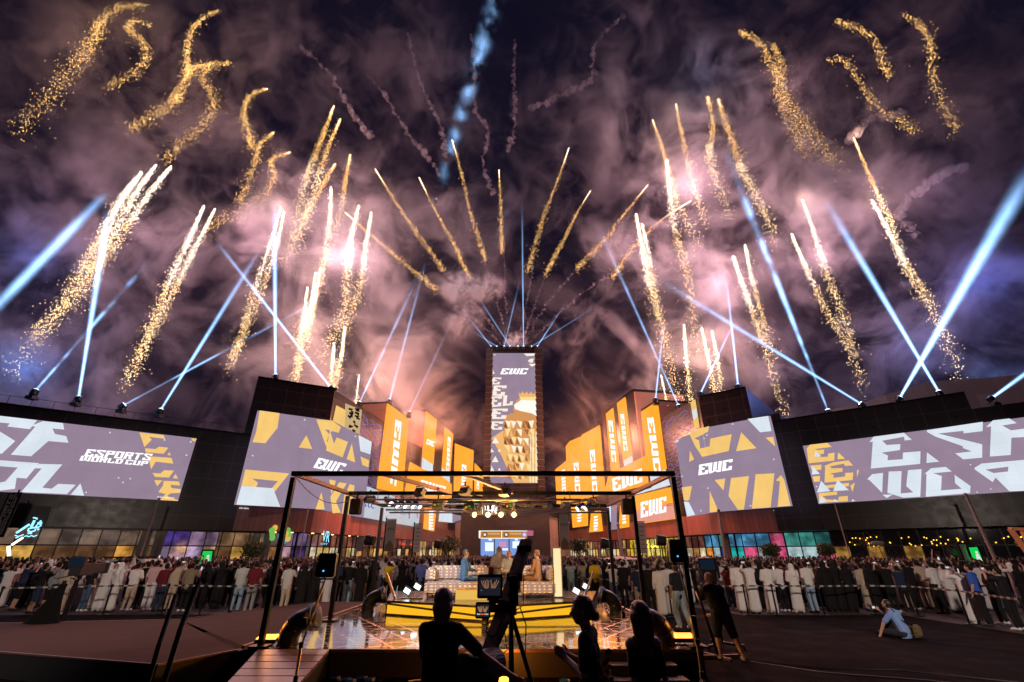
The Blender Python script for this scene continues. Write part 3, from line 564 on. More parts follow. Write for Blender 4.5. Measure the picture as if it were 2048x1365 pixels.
for q, mm in (([(170, 980), (300, 955), (300, 1150), (185, 1165)], ORANGE), ([(330, 1045), (400, 1025), (418, 1192), (315, 1202)], ORANGE), ([(492, 1000), (527, 990), (528, 1178), (490, 1182)], PURP), ([(560, 990), (622, 975), (627, 1160), (550, 1172)], ORANGE), ([(455, 985), (480, 980), (482, 1120), (458, 1120)], WHITE)):
    s = screen(AR, C4(q), arc, 'poster_screen', mm, .02, .2)
    if mm is ORANGE:
        x0 = (q[0][0]+q[1][0])/2; art('white_marks', WHITE2, AR, tri(C4, [[(x0-14+rr.random()*8, y), (x0+16+rr.random()*10, y-4), (x0+10+rr.random()*14, y+14), (x0-12, y+12+rr.random()*8)] for y in range(int(q[0][1])+30, int(q[2][1])-20, 24)]), s, .26)
sg = signthing('shop_sign', 'yellow lit curling script sign above the yellow shop of the right avenue', AR, (1303, 1090))
b = B(); Z2 = crop(1100, 1010, 6.4)
for pts in ([(1290, 460), (1275, 490), (1300, 500), (1290, 540), (1300, 555)], [(1215, 535), (1235, 545), (1260, 525)], [(1330, 530), (1350, 550), (1380, 525), (1420, 545)]): b.tube([AR.px(*Z2([p])[0], .5) for p in pts], .11, 6)
b.build('neon_tube', emi('neon_yellow', srgb(255, 225, 70), 1.6), sg)
# ------------------------------------------------------------------ right block with the folded screen, right wing
CORR = ((1408, 857), (1437.6, 1024))
blk = building('mall_block', BR, 'dark corner block on the right with a purple and gold screen folded round its corner')
zr = (BR.hit(1394, 798)[1]+BR.hit(1491, 776)[1])/2; a1 = sr(BR, 1497, 800); a0 = sr(AR, 1315, 830); a3 = sr(BR, 1565, 850)
q = [BR.pt(a1, 0), BR.pt(0, 0), AR.pt(a0, 0), AR.pt(a0, 0, -14), BR.pt(a1, 0, -14)]; prism(B(), q, 6.8, zr).build('cladding', CLAD, blk)
b = B(); b.wbox(BR, a1, -.2, zr+.002, zr+.25, -.5, .08); b.build('roof_edge', BLACK, blk)
zr2 = BR.hit(1550, 828)[1]; b = B(); b.wbox(BR, a3, a1-.002, 6.8, zr2, -10, 0); b.build('lower_wall', CLAD, blk)
q = [BR.pt(a3, 0), BR.pt(0, 0), AR.pt(aA2, 0), AR.pt(aA2, 0, -12), BR.pt(a3, 0, -12)]; prism(B(), q, 4.3, 6.798).build('fascia', REDCLAD, blk)
ip = [BR.pt(a3, 0, -2.4), BR.pt(1, 0, -2.4), AR.pt(2, 0, -2.4), AR.pt(aA2, 0, -2.4), AR.pt(aA2, 0, -11), BR.pt(a3, 0, -11)]; prism(B(), ip, 0, 4.298).build('inner_wall', MATS['shop_wall'], blk)
palT = lambda u, r: (r.choice([(40, 190, 180), (235, 90, 140), (200, 230, 235), (250, 150, 60), (60, 90, 200), (30, 60, 70)]), r.choice([(60, 150, 140), (70, 160, 150), (215, 90, 130), (50, 120, 120), (90, 170, 220)]))
shops(BR, a3, 0, blk, pal=palT, off=-2.0, seed=2); shops(AR, .6, aA2, blk, pal=palT, off=-2.0, seed=3)
s = screen((BR, AR), C4([(995, 480), (1213, 382), (1740, 285), (1915, 995), (1330, 1040), (1085, 1080)]), blk, corner=CORR)
gp = [[(1105, 430), (1213, 382), (1270, 366), (1260, 410), (1145, 465), (1180, 480), (1190, 545), (1275, 525), (1280, 465), (1448, 430), (1425, 562), (1205, 610), (1150, 525)], [(1110, 562), (1142, 630), (1103, 650)], [(1525, 415), (1645, 540), (1485, 563)], [(1720, 458), (1778, 450), (1793, 525)],
      [(1045, 850), (1125, 838), (1105, 945), (1088, 955), (1062, 950)], [(1315, 790), (1398, 778), (1383, 870)], [(1445, 775), (1585, 760), (1545, 1022), (1500, 1025), (1425, 915)], [(1640, 745), (1787, 738), (1757, 1005), (1610, 1015)], [(1800, 795), (1840, 752), (1865, 790), (1915, 993), (1815, 1000), (1832, 800)], [(1265, 880), (1335, 1038), (1265, 1045)]]
art('gold_graphic', GOLD, (BR, AR), tri(C4, gp), s, corner=CORR)
art('white_graphic', WHITE, (BR, AR), tri(C4, [[(1575, 310), (1738, 286), (1763, 405), (1675, 415)], [(1062, 960), (1100, 965), (1150, 1065), (1087, 1078)], [(995, 482), (1020, 475), (1020, 488), (1000, 500)]])+dots(C4, [(1457, 350), (1230, 463), (1252, 437), (1783, 628), (1250, 855), (1598, 993), (1197, 1033), (1048, 762)]), s, corner=CORR)
art('lettering', WHITE2, (BR, AR), pl('EWC', (1398.7, 951.8), (1468.5, 940), (1401, 930.5)), s, .35, .04, corner=CORR)
small('RISE ABOVE', BR, C4([(1772, 982)])[0], C4([(1880, 974)])[0], C4([(1770, 970)])[0], s)
b = B()
for pts in ([(1765, 1028), (1790, 1035), (1810, 1028)], [(1815, 1030), (1840, 1032), (1850, 1020)], [(1855, 1018), (1872, 1022)]): b.tube([BR.px(*C4([p])[0], .1) for p in pts], .06, 5)
b.build('small_lettering', WHITE, blk)
art('gold_panel', GOLD, AR, tri(C4, [[(1112, 178), (1150, 155), (1185, 378), (1147, 390)]]), blk, .1); art('white_patch', WHITE, AR, tri(C4, [[(1125, 245), (1160, 225), (1168, 290), (1140, 320)]]), blk, .16)
wavy(AR, C4([(885, 330), (1105, 230), (1040, 900)]), blk, seed=6)
b = B(); sl = sr(BR, 1600, 870); b.build('x', BLACK, blk) if b.f else None
wing = building('mall_wing', WR, 'long dark clad wing at the right edge with a wide screen of huge white letters')
aN = sr(WR, 1560, 950)+1.5; aF = sr(WR, 2330, 950); z1 = WR.hit(1700, 822)[1]; z2 = WR.hit(1950, 780)[1]; z0_ = min(z1, z2)
ast = sr(WR, 1935, 800)
b = B(); b.wbox(WR, ast, aN, 4.3, z1, -10, 0); zlow = WR.hit(1990, 812)[1]; b.wbox(WR, aF, ast-.002, 4.3, zlow, -10, 0); b.build('cladding', CLAD, wing)
b = B(); b.wbox(WR, ast, aN, z1+.002, z1+.2, -.4, .06); b.build('roof_edge', BLACK, wing)
b = B(); b.wbox(WR, aF, aN, 0, 4.298, -11, -3.2); b.build('inner_wall', MATS['shop_wall'], wing)
palD = lambda u, r: ((palT(u, r)) if u > .86 else (r.choice([None, None, None, None, (180, 130, 60)]), None))
shops(WR, aF, aN, wing, pal=palD, off=-2.2, seed=12)
b = B(); rr = random.Random(3)
for i in range(70): b.sph(WR.pt(rr.uniform(aF+4, aN-6), rr.uniform(2.6, 3.6), rr.uniform(-2.0, -1.2)), .06, 5, 4)
b.build('string_light', emi('warm_bulb', srgb(255, 190, 60), 2.5, False), wing)
s = screen(WR, [(1606.5, 893), (2130, 825.5), (2130, 977.5), (1638, 1008.6)], wing)
wp = [[(795, 553), (825, 512), (1055, 482), (1113, 535), (1060, 540), (1055, 512), (890, 542), (925, 575), (1028, 568), (1025, 612), (885, 632), (935, 655), (930, 690), (1045, 682), (1048, 632), (1180, 622), (1177, 717), (805, 752), (820, 548)], [(1228, 630), (1320, 700), (1225, 710)],
      [(1228, 463), (1650, 400), (1648, 470), (1505, 487), (1503, 468), (1310, 488), (1645, 570), (1645, 670), (1503, 683), (1442, 638), (1568, 623), (1500, 598), (1497, 583), (1290, 510), (1228, 475)],
      [(1675, 440), (1725, 390), (1850, 375), (1905, 410), (1795, 428), (1862, 465), (2050, 440), (2050, 510), (1865, 520), (1860, 650), (1703, 662), (1712, 435)],
      [(778, 832), (815, 795), (897, 785), (890, 935), (795, 840)], [(940, 775), (1037, 772), (1030, 940), (1125, 932), (1072, 885), (1085, 765), (1188, 757), (1178, 965), (1050, 972), (930, 935)], [(893, 950), (970, 948), (925, 975)],
      [(1208, 795), (1260, 750), (1370, 740), (1415, 775), (1275, 787), (1340, 810), (1335, 918), (1490, 905), (1440, 862), (1437, 800), (1557, 885), (1553, 937), (1220, 965), (1225, 790)],
      [(388, 620), (432, 660), (375, 662)], [(365, 735), (420, 792), (360, 797)], [(430, 845), (500, 922), (398, 933)], [(553, 838), (640, 915), (520, 922)], [(430, 960), (470, 1006), (412, 1014)], [(530, 982), (560, 1000), (525, 1004)], [(665, 982), (688, 997), (660, 1000)]]
gp = [[(320, 600), (345, 572), (475, 557), (508, 588), (375, 605), (405, 612), (452, 608), (450, 640), (385, 650), (425, 665), (480, 662), (482, 640), (530, 632), (528, 692), (335, 712)], [(345, 730), (432, 722), (430, 760), (360, 765)],
      [(445, 735), (520, 705), (635, 690), (670, 728), (610, 732), (600, 715), (495, 735), (510, 750), (590, 748), (590, 775), (495, 790), (525, 800), (520, 822), (610, 812), (612, 785), (672, 782), (668, 838), (455, 858), (460, 735)],
      [(365, 812), (420, 808), (418, 850), (375, 852)], [(455, 880), (640, 860), (638, 885), (470, 900)], [(410, 938), (550, 925), (548, 950), (440, 960), (470, 985), (560, 990), (562, 965), (632, 958), (630, 998), (415, 1010)], [(557, 630), (610, 678), (553, 682)], [(700, 762), (715, 765), (700, 820)], [(650, 880), (685, 858), (665, 930)]]
art('gold_graphic', GOLD, WR, tri(C5, gp), s, .29)
art('white_graphic', WHITE, WR, tri(C5, wp)+[[C5([(1587, 747), (1640, 715), (2050, 680), (2050, 918), (1850, 924), (1745, 820), (1725, 855), (1590, 760)]), C5([(1670, 760), (1842, 738), (1840, 775), (1730, 787)])]]+dots(C5, [(1557, 723), (1710, 906), (1607, 930), (85, 680), (395, 888)]), s, .33)
# pale roof behind the right wing
rf = thing('sail_roof', 'big pale tent like roof rising behind the right wing', 'roof', at(1850, 800, 75))
P = [(1652, 822), (1723, 806), (1850, 765), (1960, 757), (2120, 742), (2300, 740)]
b = B(); n = len(P); top = [at(x, y, 78-(x-1650)*.02) for x, y in P]; bot = [Vector((p.x, p.y-1, 6)) for p in top]; back = [p+Vector((4, 22, -6)) for p in top]
b.add(bot+top+back, [(i, i+1, n+i+1, n+i) for i in range(n-1)]+[(n+i, n+i+1, 2*n+i+1, 2*n+i) for i in range(n-1)]); b.build('membrane', panelmat('pale_membrane', (.42, .30, .27), (.3, .2, .18), 3.0, 30, .7, .01), rf)
# ------------------------------------------------------------------ smoke hanging over the square, lit by the fireworks
def volmat(name, dens, scale=.06, lo=.5, hi=.72, detail=6, col=(1, .93, .95), rough=.62, dist=.6, stretch=(1, 1, 1), mask=None, base=0.0):
    m = bpy.data.materials.new(name); n, l = nodes(m); n.clear(); out = n.new('ShaderNodeOutputMaterial'); v = n.new('ShaderNodeVolumeScatter')
    v.inputs['Color'].default_value = (*col, 1); v.inputs['Anisotropy'].default_value = .1
    tc = n.new('ShaderNodeTexCoord'); mp = n.new('ShaderNodeMapping'); mp.inputs['Scale'].default_value = stretch; no = n.new('ShaderNodeTexNoise')
    no.inputs['Scale'].default_value = scale; no.inputs['Detail'].default_value = detail; no.inputs['Roughness'].default_value = rough; no.inputs['Distortion'].default_value = dist
    l.new(tc.outputs['Object'], mp.inputs[0]); l.new(mp.outputs[0], no.inputs['Vector'])
    mr = n.new('ShaderNodeMapRange'); mr.interpolation_type = 'SMOOTHSTEP'; mr.inputs[1].default_value = lo; mr.inputs[2].default_value = hi; mr.inputs[3].default_value = base*dens; mr.inputs[4].default_value = dens
    l.new(no.outputs[0], mr.inputs[0]); last = mr.outputs[0]
    if mask: last = mask(n, l, tc, last)
    l.new(last, v.inputs['Density']); l.new(v.outputs[0], out.inputs['Volume']); m.cycles.homogeneous_volume = False
    return m
def mth(n, l, op, a, b=None):
    k = n.new('ShaderNodeMath'); k.operation = op
    for i, x in enumerate((a, b)):
        if x is None: continue
        if isinstance(x, (int, float)): k.inputs[i].default_value = x
        else: l.new(x, k.inputs[i])
    return k.outputs[0]
def skymask(n, l, tc, d):
    """thicker to either side where the shells burn, thin over the tower and towards the top"""
    sp = n.new('ShaderNodeSeparateXYZ'); l.new(tc.outputs['Object'], sp.inputs[0]); ax = mth(n, l, 'ABSOLUTE', sp.outputs[0])
    a = n.new('ShaderNodeMapRange'); a.interpolation_type = 'SMOOTHSTEP'; a.inputs[1].default_value = 4; a.inputs[2].default_value = 34; a.inputs[3].default_value = .10; a.inputs[4].default_value = 1; l.new(ax, a.inputs[0])
    b = n.new('ShaderNodeMapRange'); b.interpolation_type = 'SMOOTHSTEP'; b.inputs[1].default_value = 60; b.inputs[2].default_value = -40; b.inputs[3].default_value = .5; b.inputs[4].default_value = 1; l.new(sp.outputs[2], b.inputs[0])
    no = n.new('ShaderNodeTexNoise'); no.inputs['Scale'].default_value = .021; no.inputs['Detail'].default_value = 2; l.new(tc.outputs['Object'], no.inputs['Vector'])
    g = n.new('ShaderNodeMapRange'); g.interpolation_type = 'SMOOTHSTEP'; g.inputs[1].default_value = .42; g.inputs[2].default_value = .58; g.inputs[3].default_value = .14; g.inputs[4].default_value = 1.25; l.new(no.outputs[0], g.inputs[0])
    return mth(n, l, 'MULTIPLY', mth(n, l, 'MULTIPLY', mth(n, l, 'MULTIPLY', d, a.outputs[0]), b.outputs[0]), g.outputs[0])
def volbox(name, c, d, m, label=None):
    b = B(); b.box((0, 0, 0), d); o = b.build(name, m); o.location = c; return tag(o, label, None, None, 'stuff')
volbox('smoke', (0, 93, 88), (400, 44, 170), volmat('sky_smoke', .17, .066, .525, .655, 9, rough=.66, dist=.7, mask=skymask, base=.006))
def puff(name, c, sc, m, seed=0):
    b = B(); b.sph((0, 0, 0), 1, 20, 14, sc); o = b.build(name, m); o.location = c; return tag(o, None, None, None, 'stuff')
def puffmask(sc):
    def f(n, l, tc, d):
        mp = n.new('ShaderNodeMapping'); mp.inputs['Scale'].default_value = tuple(1/s for s in sc); l.new(tc.outputs['Object'], mp.inputs[0])
        ln = n.new('ShaderNodeVectorMath'); ln.operation = 'LENGTH'; l.new(mp.outputs[0], ln.inputs[0])
        a = n.new('ShaderNodeMapRange'); a.interpolation_type = 'SMOOTHSTEP'; a.inputs[1].default_value = 1; a.inputs[2].default_value = .1; a.inputs[3].default_value = 0; a.inputs[4].default_value = 1; l.new(ln.outputs[1], a.inputs[0])
        return mth(n, l, 'MULTIPLY', d, a.outputs[0])
    return f
for (x, y, Y, sc, dn, s_) in ((915, 572, 74, (4.5, 3, 4), 1.3, .42), (968, 575, 75, (5, 3, 3.6), 1.1, .45), (925, 635, 74, (5, 3, 6.5), .3, .4), (1030, 682, 91, (3.2, 2.5, 2.8), .9, .5)):
    puff('smoke_puff', at(x, y, Y), sc, volmat('puff_smoke', dn, s_, .46, .58, 7, mask=puffmask(sc)))
# ------------------------------------------------------------------ fireworks
SPG = emi('spark_gold', (1, .54, .15), 5.0, False); SPC = emi('spark_cream', (1, .70, .34), 8.0, False); SPW = emi('spark_white', (1, .78, .56), 8.0, False); HOT = emi('comet_core', (1, .80, .55), 5.0, False)
TRAIL = bpy.data.materials.new('trail_smoke'); n_, l_ = nodes(TRAIL); n_.clear(); o_ = n_.new('ShaderNodeOutputMaterial'); v_ = n_.new('ShaderNodeVolumeScatter')
v_.inputs['Density'].default_value = .30; v_.inputs['Color'].default_value = (1, .9, .88, 1); l_.new(v_.outputs[0], o_.inputs['Volume'])
def spline(pts, t):
    k = t*(len(pts)-1); i = min(int(k), len(pts)-2); u = k-i; P = lambda j: pts[max(0, min(len(pts)-1, j))]
    r = []
    for c in (0, 1):
        a, b, d, e = P(i-1)[c], P(i)[c], P(i+1)[c], P(i+2)[c]
        r.append(.5*((2*b)+(-a+d)*u+(2*a-5*b+4*d-e)*u*u+(-a+3*b-3*d+e)*u**3))
    return r
def comet(label, pts, Y, n=200, w=12, style='w', core=.3, w0=1.5, lean=0.0, seed=0):
    rnd = random.Random(seed+int(pts[0][0])*7); P0 = at(*pts[0], Y); pts2 = pts+[(pts[-1][0]*1.7-pts[-2][0]*.7, pts[-1][1]*1.7-pts[-2][1]*.7)]; e = thing('firework_comet', label, 'firework', P0, 0, 'gold firework comets over the square')
    mats = {'w': [SPC, SPW, SPG], 'g': [SPG, SPG, SPG], 'c': [SPC, SPG, SPC]}[style]; b = B()
    for i in range(n):
        t = (1-math.sqrt(1-rnd.random()))**.9 if style != 'g' else rnd.random()**.8*.88; x, y = spline(pts2, t); ww = w0+(w-w0)*t**.8; ww *= 2.0 if rnd.random() < .12 else 1; x += rnd.gauss(0, ww*.42); y += rnd.gauss(0, ww*.42)+rnd.random()*ww*.3
        q = at(x, y, Y+rnd.uniform(-1.5, 1.5)); s = (q-CAM).length/F*rnd.uniform(.16, .50); mi = 1 if t < .38 and style != 'g' else rnd.choice((0, 0, 2))
        d = Vector((rnd.uniform(-.5, .5), rnd.uniform(-.5, .5), -1)).normalized()*s*1.5; u = Vector((s, 0, 0)); v = Vector((0, s, 0)).lerp(Vector((0, 0, s)), .5)
        b.add([q+d, q-d, q+u, q-u, q+v, q-v], [(0, 2, 4), (0, 4, 3), (0, 3, 5), (0, 5, 2), (1, 4, 2), (1, 3, 4), (1, 5, 3), (1, 2, 5)], mi)
    b.build('sparks', mats, e)
    if core:
        m_ = 12; cp_ = [spline(pts, core*i/m_) for i in range(m_+1)]; k = (P0-CAM).length/F; b = B()
        b.tube([at(x, y, Y) for x, y in cp_], [k*(.45+.9*(i/m_)**.5)*max(.06, 1-i/m_)**1.1 for i in range(m_+1)], 6); b.build('core', HOT, e)
    return e
LC = [
 ('curled golden spark trail at the top left corner, leftmost', [(293, 10), (235, 14), (200, 45), (190, 75), (160, 110), (120, 165), (45, 245)], 76, 620, 34, 'g', 0, 7),
 ('small golden hook of sparks beside the leftmost curled trail', [(302, 52), (272, 40), (256, 55), (283, 78), (293, 112), (268, 145), (220, 168)], 76, 300, 16, 'g', 0, 7),
 ('short golden arc of sparks above the looping trail on the left', [(437, 22), (402, 38), (380, 68), (374, 110), (376, 140)], 76, 300, 12, 'g', 0, 5),
 ('thick golden looping spark trail drooping to the lower left', [(463, 125), (420, 128), (382, 138), (360, 180), (340, 208), (275, 245)], 76, 520, 20, 'g', 0, 5),
 ('inner drooping strand of the looping golden trail on the left', [(432, 132), (402, 150), (428, 195), (408, 245), (345, 300)], 76, 330, 22, 'g', 0, 7),
 ('golden hook trail under the looping trail, tip glowing', [(535, 178), (500, 192), (488, 230), (500, 275)], 77, 280, 13, 'g', .08, 4),
 ('golden bent trail with glowing tip, left of the tall twin comets', [(548, 265), (520, 288), (510, 325), (488, 380)], 77, 280, 16, 'g', .08, 4),
 ('golden winding trail ending in smoke, below the bent trail', [(580, 305), (542, 320), (548, 355), (520, 395), (440, 440)], 77, 360, 20, 'g', .08, 4),
 ('wide comet of the left trio, its long tail falling far to the left', [(283, 345), (245, 395), (200, 475), (145, 570), (60, 690)], 74, 900, 30, 'w', .3, 2),
 ('middle comet of the left trio of wide comets', [(312, 331), (272, 385), (218, 480), (165, 570), (100, 640)], 74, 650, 26, 'w', .3, 2),
 ('right comet of the left trio of wide comets', [(342, 333), (292, 395), (235, 480), (180, 560)], 74, 520, 24, 'w', .3, 2),
 ('long leaning comet between the left trio and the crossed beams', [(408, 412), (375, 485), (330, 580), (292, 680), (262, 742)], 75, 620, 22, 'w', .3, 2),
 ('shorter twin beside the long leaning comet', [(430, 418), (388, 500), (342, 590), (300, 670)], 75, 430, 20, 'w', .3, 2),
 ('slim twin comet above the left corner block, left strand', [(562, 415), (540, 490), (505, 590), (478, 680), (465, 715)], 76, 430, 18, 'w', .3, 2),
 ('slim twin comet above the left corner block, right strand', [(568, 424), (553, 490), (520, 590), (492, 660)], 76, 330, 16, 'w', .3, 2),
 ('tall twin comet reaching highest left of the tower, left strand', [(668, 212), (642, 280), (615, 350), (598, 420)], 78, 380, 18, 'c', .15, 2),
 ('tall twin comet reaching highest left of the tower, right strand', [(681, 238), (652, 305), (630, 375), (605, 455)], 78, 380, 18, 'c', .15, 2),
 ('dense comet just under the tall twin comets', [(670, 328), (640, 378), (610, 435), (582, 490)], 78, 320, 18, 'c', .1, 3),
 ('narrow comet right of the dense comet, pink smoke behind', [(700, 310), (690, 365), (680, 425), (655, 505)], 78, 300, 16, 'c', .15, 2),
 ('long narrow comet falling straight beside the bright pair', [(662, 375), (660, 435), (650, 505), (635, 580), (600, 650)], 78, 430, 18, 'w', .2, 2),
 ('bright comet of the pair crossing the fan trail, left one', [(718, 412), (702, 475), (695, 545), (690, 620), (660, 680)], 79, 620, 22, 'w', .25, 2),
 ('comet of the pair crossing the fan trail, right one', [(743, 425), (730, 500), (718, 580), (688, 660)], 79, 420, 18, 'w', .2, 2),
 ('low bright comet above the left block, left of three', [(615, 575), (607, 640), (598, 700), (592, 765)], 76, 330, 14, 'w', .4, 2),
 ('low bright comet above the left block, middle of three', [(632, 546), (622, 610), (610, 680), (597, 740)], 76, 330, 14, 'w', .4, 2),
 ('low bright comet above the left block, right of three', [(641, 538), (630, 600), (620, 650)], 76, 200, 10, 'w', .5, 2),
 ('short comet just leaving the roof of the left block', [(668, 685), (665, 730), (661, 775)], 72, 150, 9, 'w', .8, 2),
 ('comet rising from the roof corner of the left block', [(690, 655), (682, 715), (668, 778)], 72, 230, 12, 'w', .6, 2),
 ('tiny comet behind the first orange building of the left avenue', [(718, 750), (712, 806)], 74, 50, 5, 'w', .95, 2),
 ('fan comet over the tower, lowest on the left', [(690, 425), (740, 468), (790, 510), (850, 560)], 90, 260, 10, 'g', .2, 1.5),
 ('fan comet over the tower, second from the left', [(750, 338), (790, 402), (830, 460), (870, 515)], 90, 230, 9, 'g', .2, 1.5),
 ('fan comet over the tower, third from the left', [(838, 355), (870, 420), (905, 482), (930, 535)], 90, 220, 8, 'g', .2, 1.5),
 ('tallest fan comet over the tower, left of the middle', [(904, 280), (920, 335), (940, 420), (962, 490)], 90, 230, 9, 'g', .2, 1.5),
 ('middle upright fan comet straight over the tower', [(998, 340), (1001, 400), (1003, 470)], 90, 170, 8, 'g', .2, 1.5),
 ('fan comet over the tower, first right of the middle', [(1138, 296), (1115, 362), (1085, 440), (1064, 510)], 90, 230, 9, 'g', .2, 1.5),
 ('fan comet over the tower, second right of the middle', [(1181, 382), (1152, 430), (1125, 485), (1100, 530)], 90, 190, 8, 'g', .2, 1.5),
 ('fan comet over the tower, third right of the middle', [(1296, 370), (1255, 420), (1210, 478), (1170, 520)], 90, 210, 9, 'g', .2, 1.5),
 ('fan comet over the tower, farthest to the right', [(1382, 402), (1320, 442), (1262, 500), (1235, 540)], 90, 210, 9, 'g', .3, 1.5),
 ('wide comet right of the fan, falling to the orange buildings', [(1272, 428), (1287, 505), (1302, 580), (1328, 670), (1350, 765)], 76, 650, 20, 'w', .3, 2),
 ('short strand beside the wide comet right of the fan', [(1284, 448), (1300, 520), (1312, 590)], 76, 200, 12, 'w', .4, 2),
 ('curved comet with a glowing tip, leftmost high on the right', [(1305, 240), (1330, 312), (1350, 385), (1378, 450)], 77, 330, 16, 'c', .12, 2),
 ('curved comet with a glowing tip beside the blue haze', [(1352, 208), (1365, 275), (1385, 360), (1402, 415)], 77, 330, 16, 'c', .12, 2),
 ('long bright comet crossing the last fan comet', [(1333, 320), (1340, 385), (1352, 465), (1375, 550), (1388, 650)], 77, 560, 20, 'w', .3, 2),
 ('left strand of the golden pair falling from one point high right', [(1415, 195), (1426, 250), (1420, 315), (1445, 390)], 77, 360, 18, 'c', .1, 4),
 ('right strand of the golden pair falling from one point high right', [(1436, 198), (1457, 260), (1482, 330), (1520, 405), (1540, 450)], 77, 460, 20, 'c', .1, 5),
 ('large golden trail at top right with a thick drooping body', [(1478, 62), (1520, 88), (1555, 150), (1590, 220), (1650, 300)], 76, 560, 24, 'g', .0, 5),
 ('inner strand of the large golden trail at top right', [(1545, 88), (1562, 130), (1560, 190), (1595, 270)], 76, 360, 24, 'g', .0, 7),
 ('small golden arc near the top right, upper one', [(1672, 42), (1700, 50), (1745, 75), (1768, 128)], 76, 200, 15, 'g', 0, 7),
 ('small golden arc near the top right, lower one', [(1655, 120), (1690, 120), (1720, 168), (1760, 215), (1815, 250)], 76, 230, 18, 'g', 0, 7),
 ('rightmost golden arc of sparks in the top corner', [(1806, 28), (1842, 50), (1862, 95), (1868, 160), (1900, 235)], 76, 260, 18, 'g', 0, 9),
 ('far right comet with glowing tip, upper one', [(1707, 275), (1735, 342), (1762, 402), (1785, 450)], 75, 280, 13, 'c', .2, 2),
 ('far right comet with glowing tip, its tail ending by the crossed beams', [(1743, 400), (1778, 462), (1815, 535), (1862, 610), (1905, 715)], 75, 560, 24, 'w', .2, 2),
 ('right long comet of the slanting pair', [(1605, 400), (1627, 462), (1655, 550), (1690, 640), (1712, 725)], 75, 470, 20, 'w', .25, 2),
 ('left short comet of the slanting pair', [(1583, 468), (1610, 530), (1648, 610), (1680, 665)], 75, 300, 16, 'w', .25, 2),
 ('comet of the close pair above the right block, left strand', [(1466, 513), (1490, 580), (1520, 665), (1552, 770)], 75, 420, 16, 'w', .3, 2),
 ('comet of the close pair above the right block, right strand', [(1490, 490), (1505, 562), (1532, 655)], 75, 260, 13, 'w', .25, 2),
 ('low comet left of the right block, single strand', [(1368, 650), (1373, 722), (1382, 800)], 72, 260, 11, 'w', .6, 2),
 ('low comet rising over the right block, left of two', [(1403, 655), (1418, 722), (1430, 785)], 72, 220, 11, 'w', .6, 2),
 ('low comet rising over the right block, right of two', [(1424, 662), (1436, 722), (1442, 782)], 72, 170, 11, 'w', .4, 2),
 ('tiny comet behind the first orange building of the right avenue', [(1322, 750), (1333, 802)], 74, 50, 5, 'w', .95, 2),
]
for i, (lab, pts, Y, n, w, st, co, w0) in enumerate(LC): comet(lab, pts, Y, int(n*(2.8 if st != 'g' else 2.6)), w, st, co, w0, seed=i)
# smoke left by the fan comets and older shells
def trail(pts, Y, r, seed, wob=5):
    rnd = random.Random(seed); n = 90; b = B(); k = (at(*pts[0], Y)-CAM).length/F; P = []; Rr = []
    for i in range(n+1):
        t = i/n; x, y = spline(pts, t); P.append(at(x+rnd.gauss(0, wob*.4)*(.3+t), y+rnd.gauss(0, wob*.3), Y+rnd.gauss(0, .3))); Rr.append(k*r*(.2+1.0*rnd.random()**1.5)*(1.2 if rnd.random() < .5 else .7))
    b.tube(P, Rr, 7); o = b.build('smoke_trail', TRAIL); return tag(o, None, None, None, 'stuff')
for i, (pts, r, w) in enumerate([([(850, 560), (885, 590), (950, 640), (1005, 690)], 2.5, 4), ([(870, 515), (900, 560), (960, 620), (1010, 690)], 2.5, 4), ([(962, 490), (980, 560), (1005, 640), (1015, 690)], 2.2, 4), ([(1003, 470), (1010, 540), (1010, 600), (1022, 690)], 2.2, 4),
     ([(1064, 510), (1062, 560), (1050, 620), (1036, 690)], 2.2, 4), ([(1100, 530), (1080, 580), (1060, 640), (1042, 690)], 2.3, 4), ([(1170, 520), (1130, 565), (1085, 620), (1048, 690)], 2.5, 5), ([(1235, 540), (1160, 590), (1100, 645), (1052, 690)], 2.6, 5),
     ([(735, 150), (775, 200), (810, 260), (850, 310), (880, 350)], 4, 7), ([(815, 65), (830, 130), (855, 200), (885, 260), (890, 310)], 4, 7), ([(942, 70), (950, 140), (950, 210), (975, 270), (965, 330), (990, 390)], 3.6, 7), ([(600, 90), (660, 150), (700, 220), (740, 270)], 4, 8),
     ([(1030, 80), (1028, 160), (1030, 230), (1020, 300)], 4, 8), ([(1250, 30), (1190, 90), (1180, 160), (1120, 190), (1060, 220)], 5, 9), ([(1930, 330), (1850, 370), (1800, 420), (1830, 470)], 6, 14), ([(1700, 280), (1740, 240), (1800, 230)], 6, 12)]):
    trail(pts, 89 if i < 8 else 73, r, i, w)
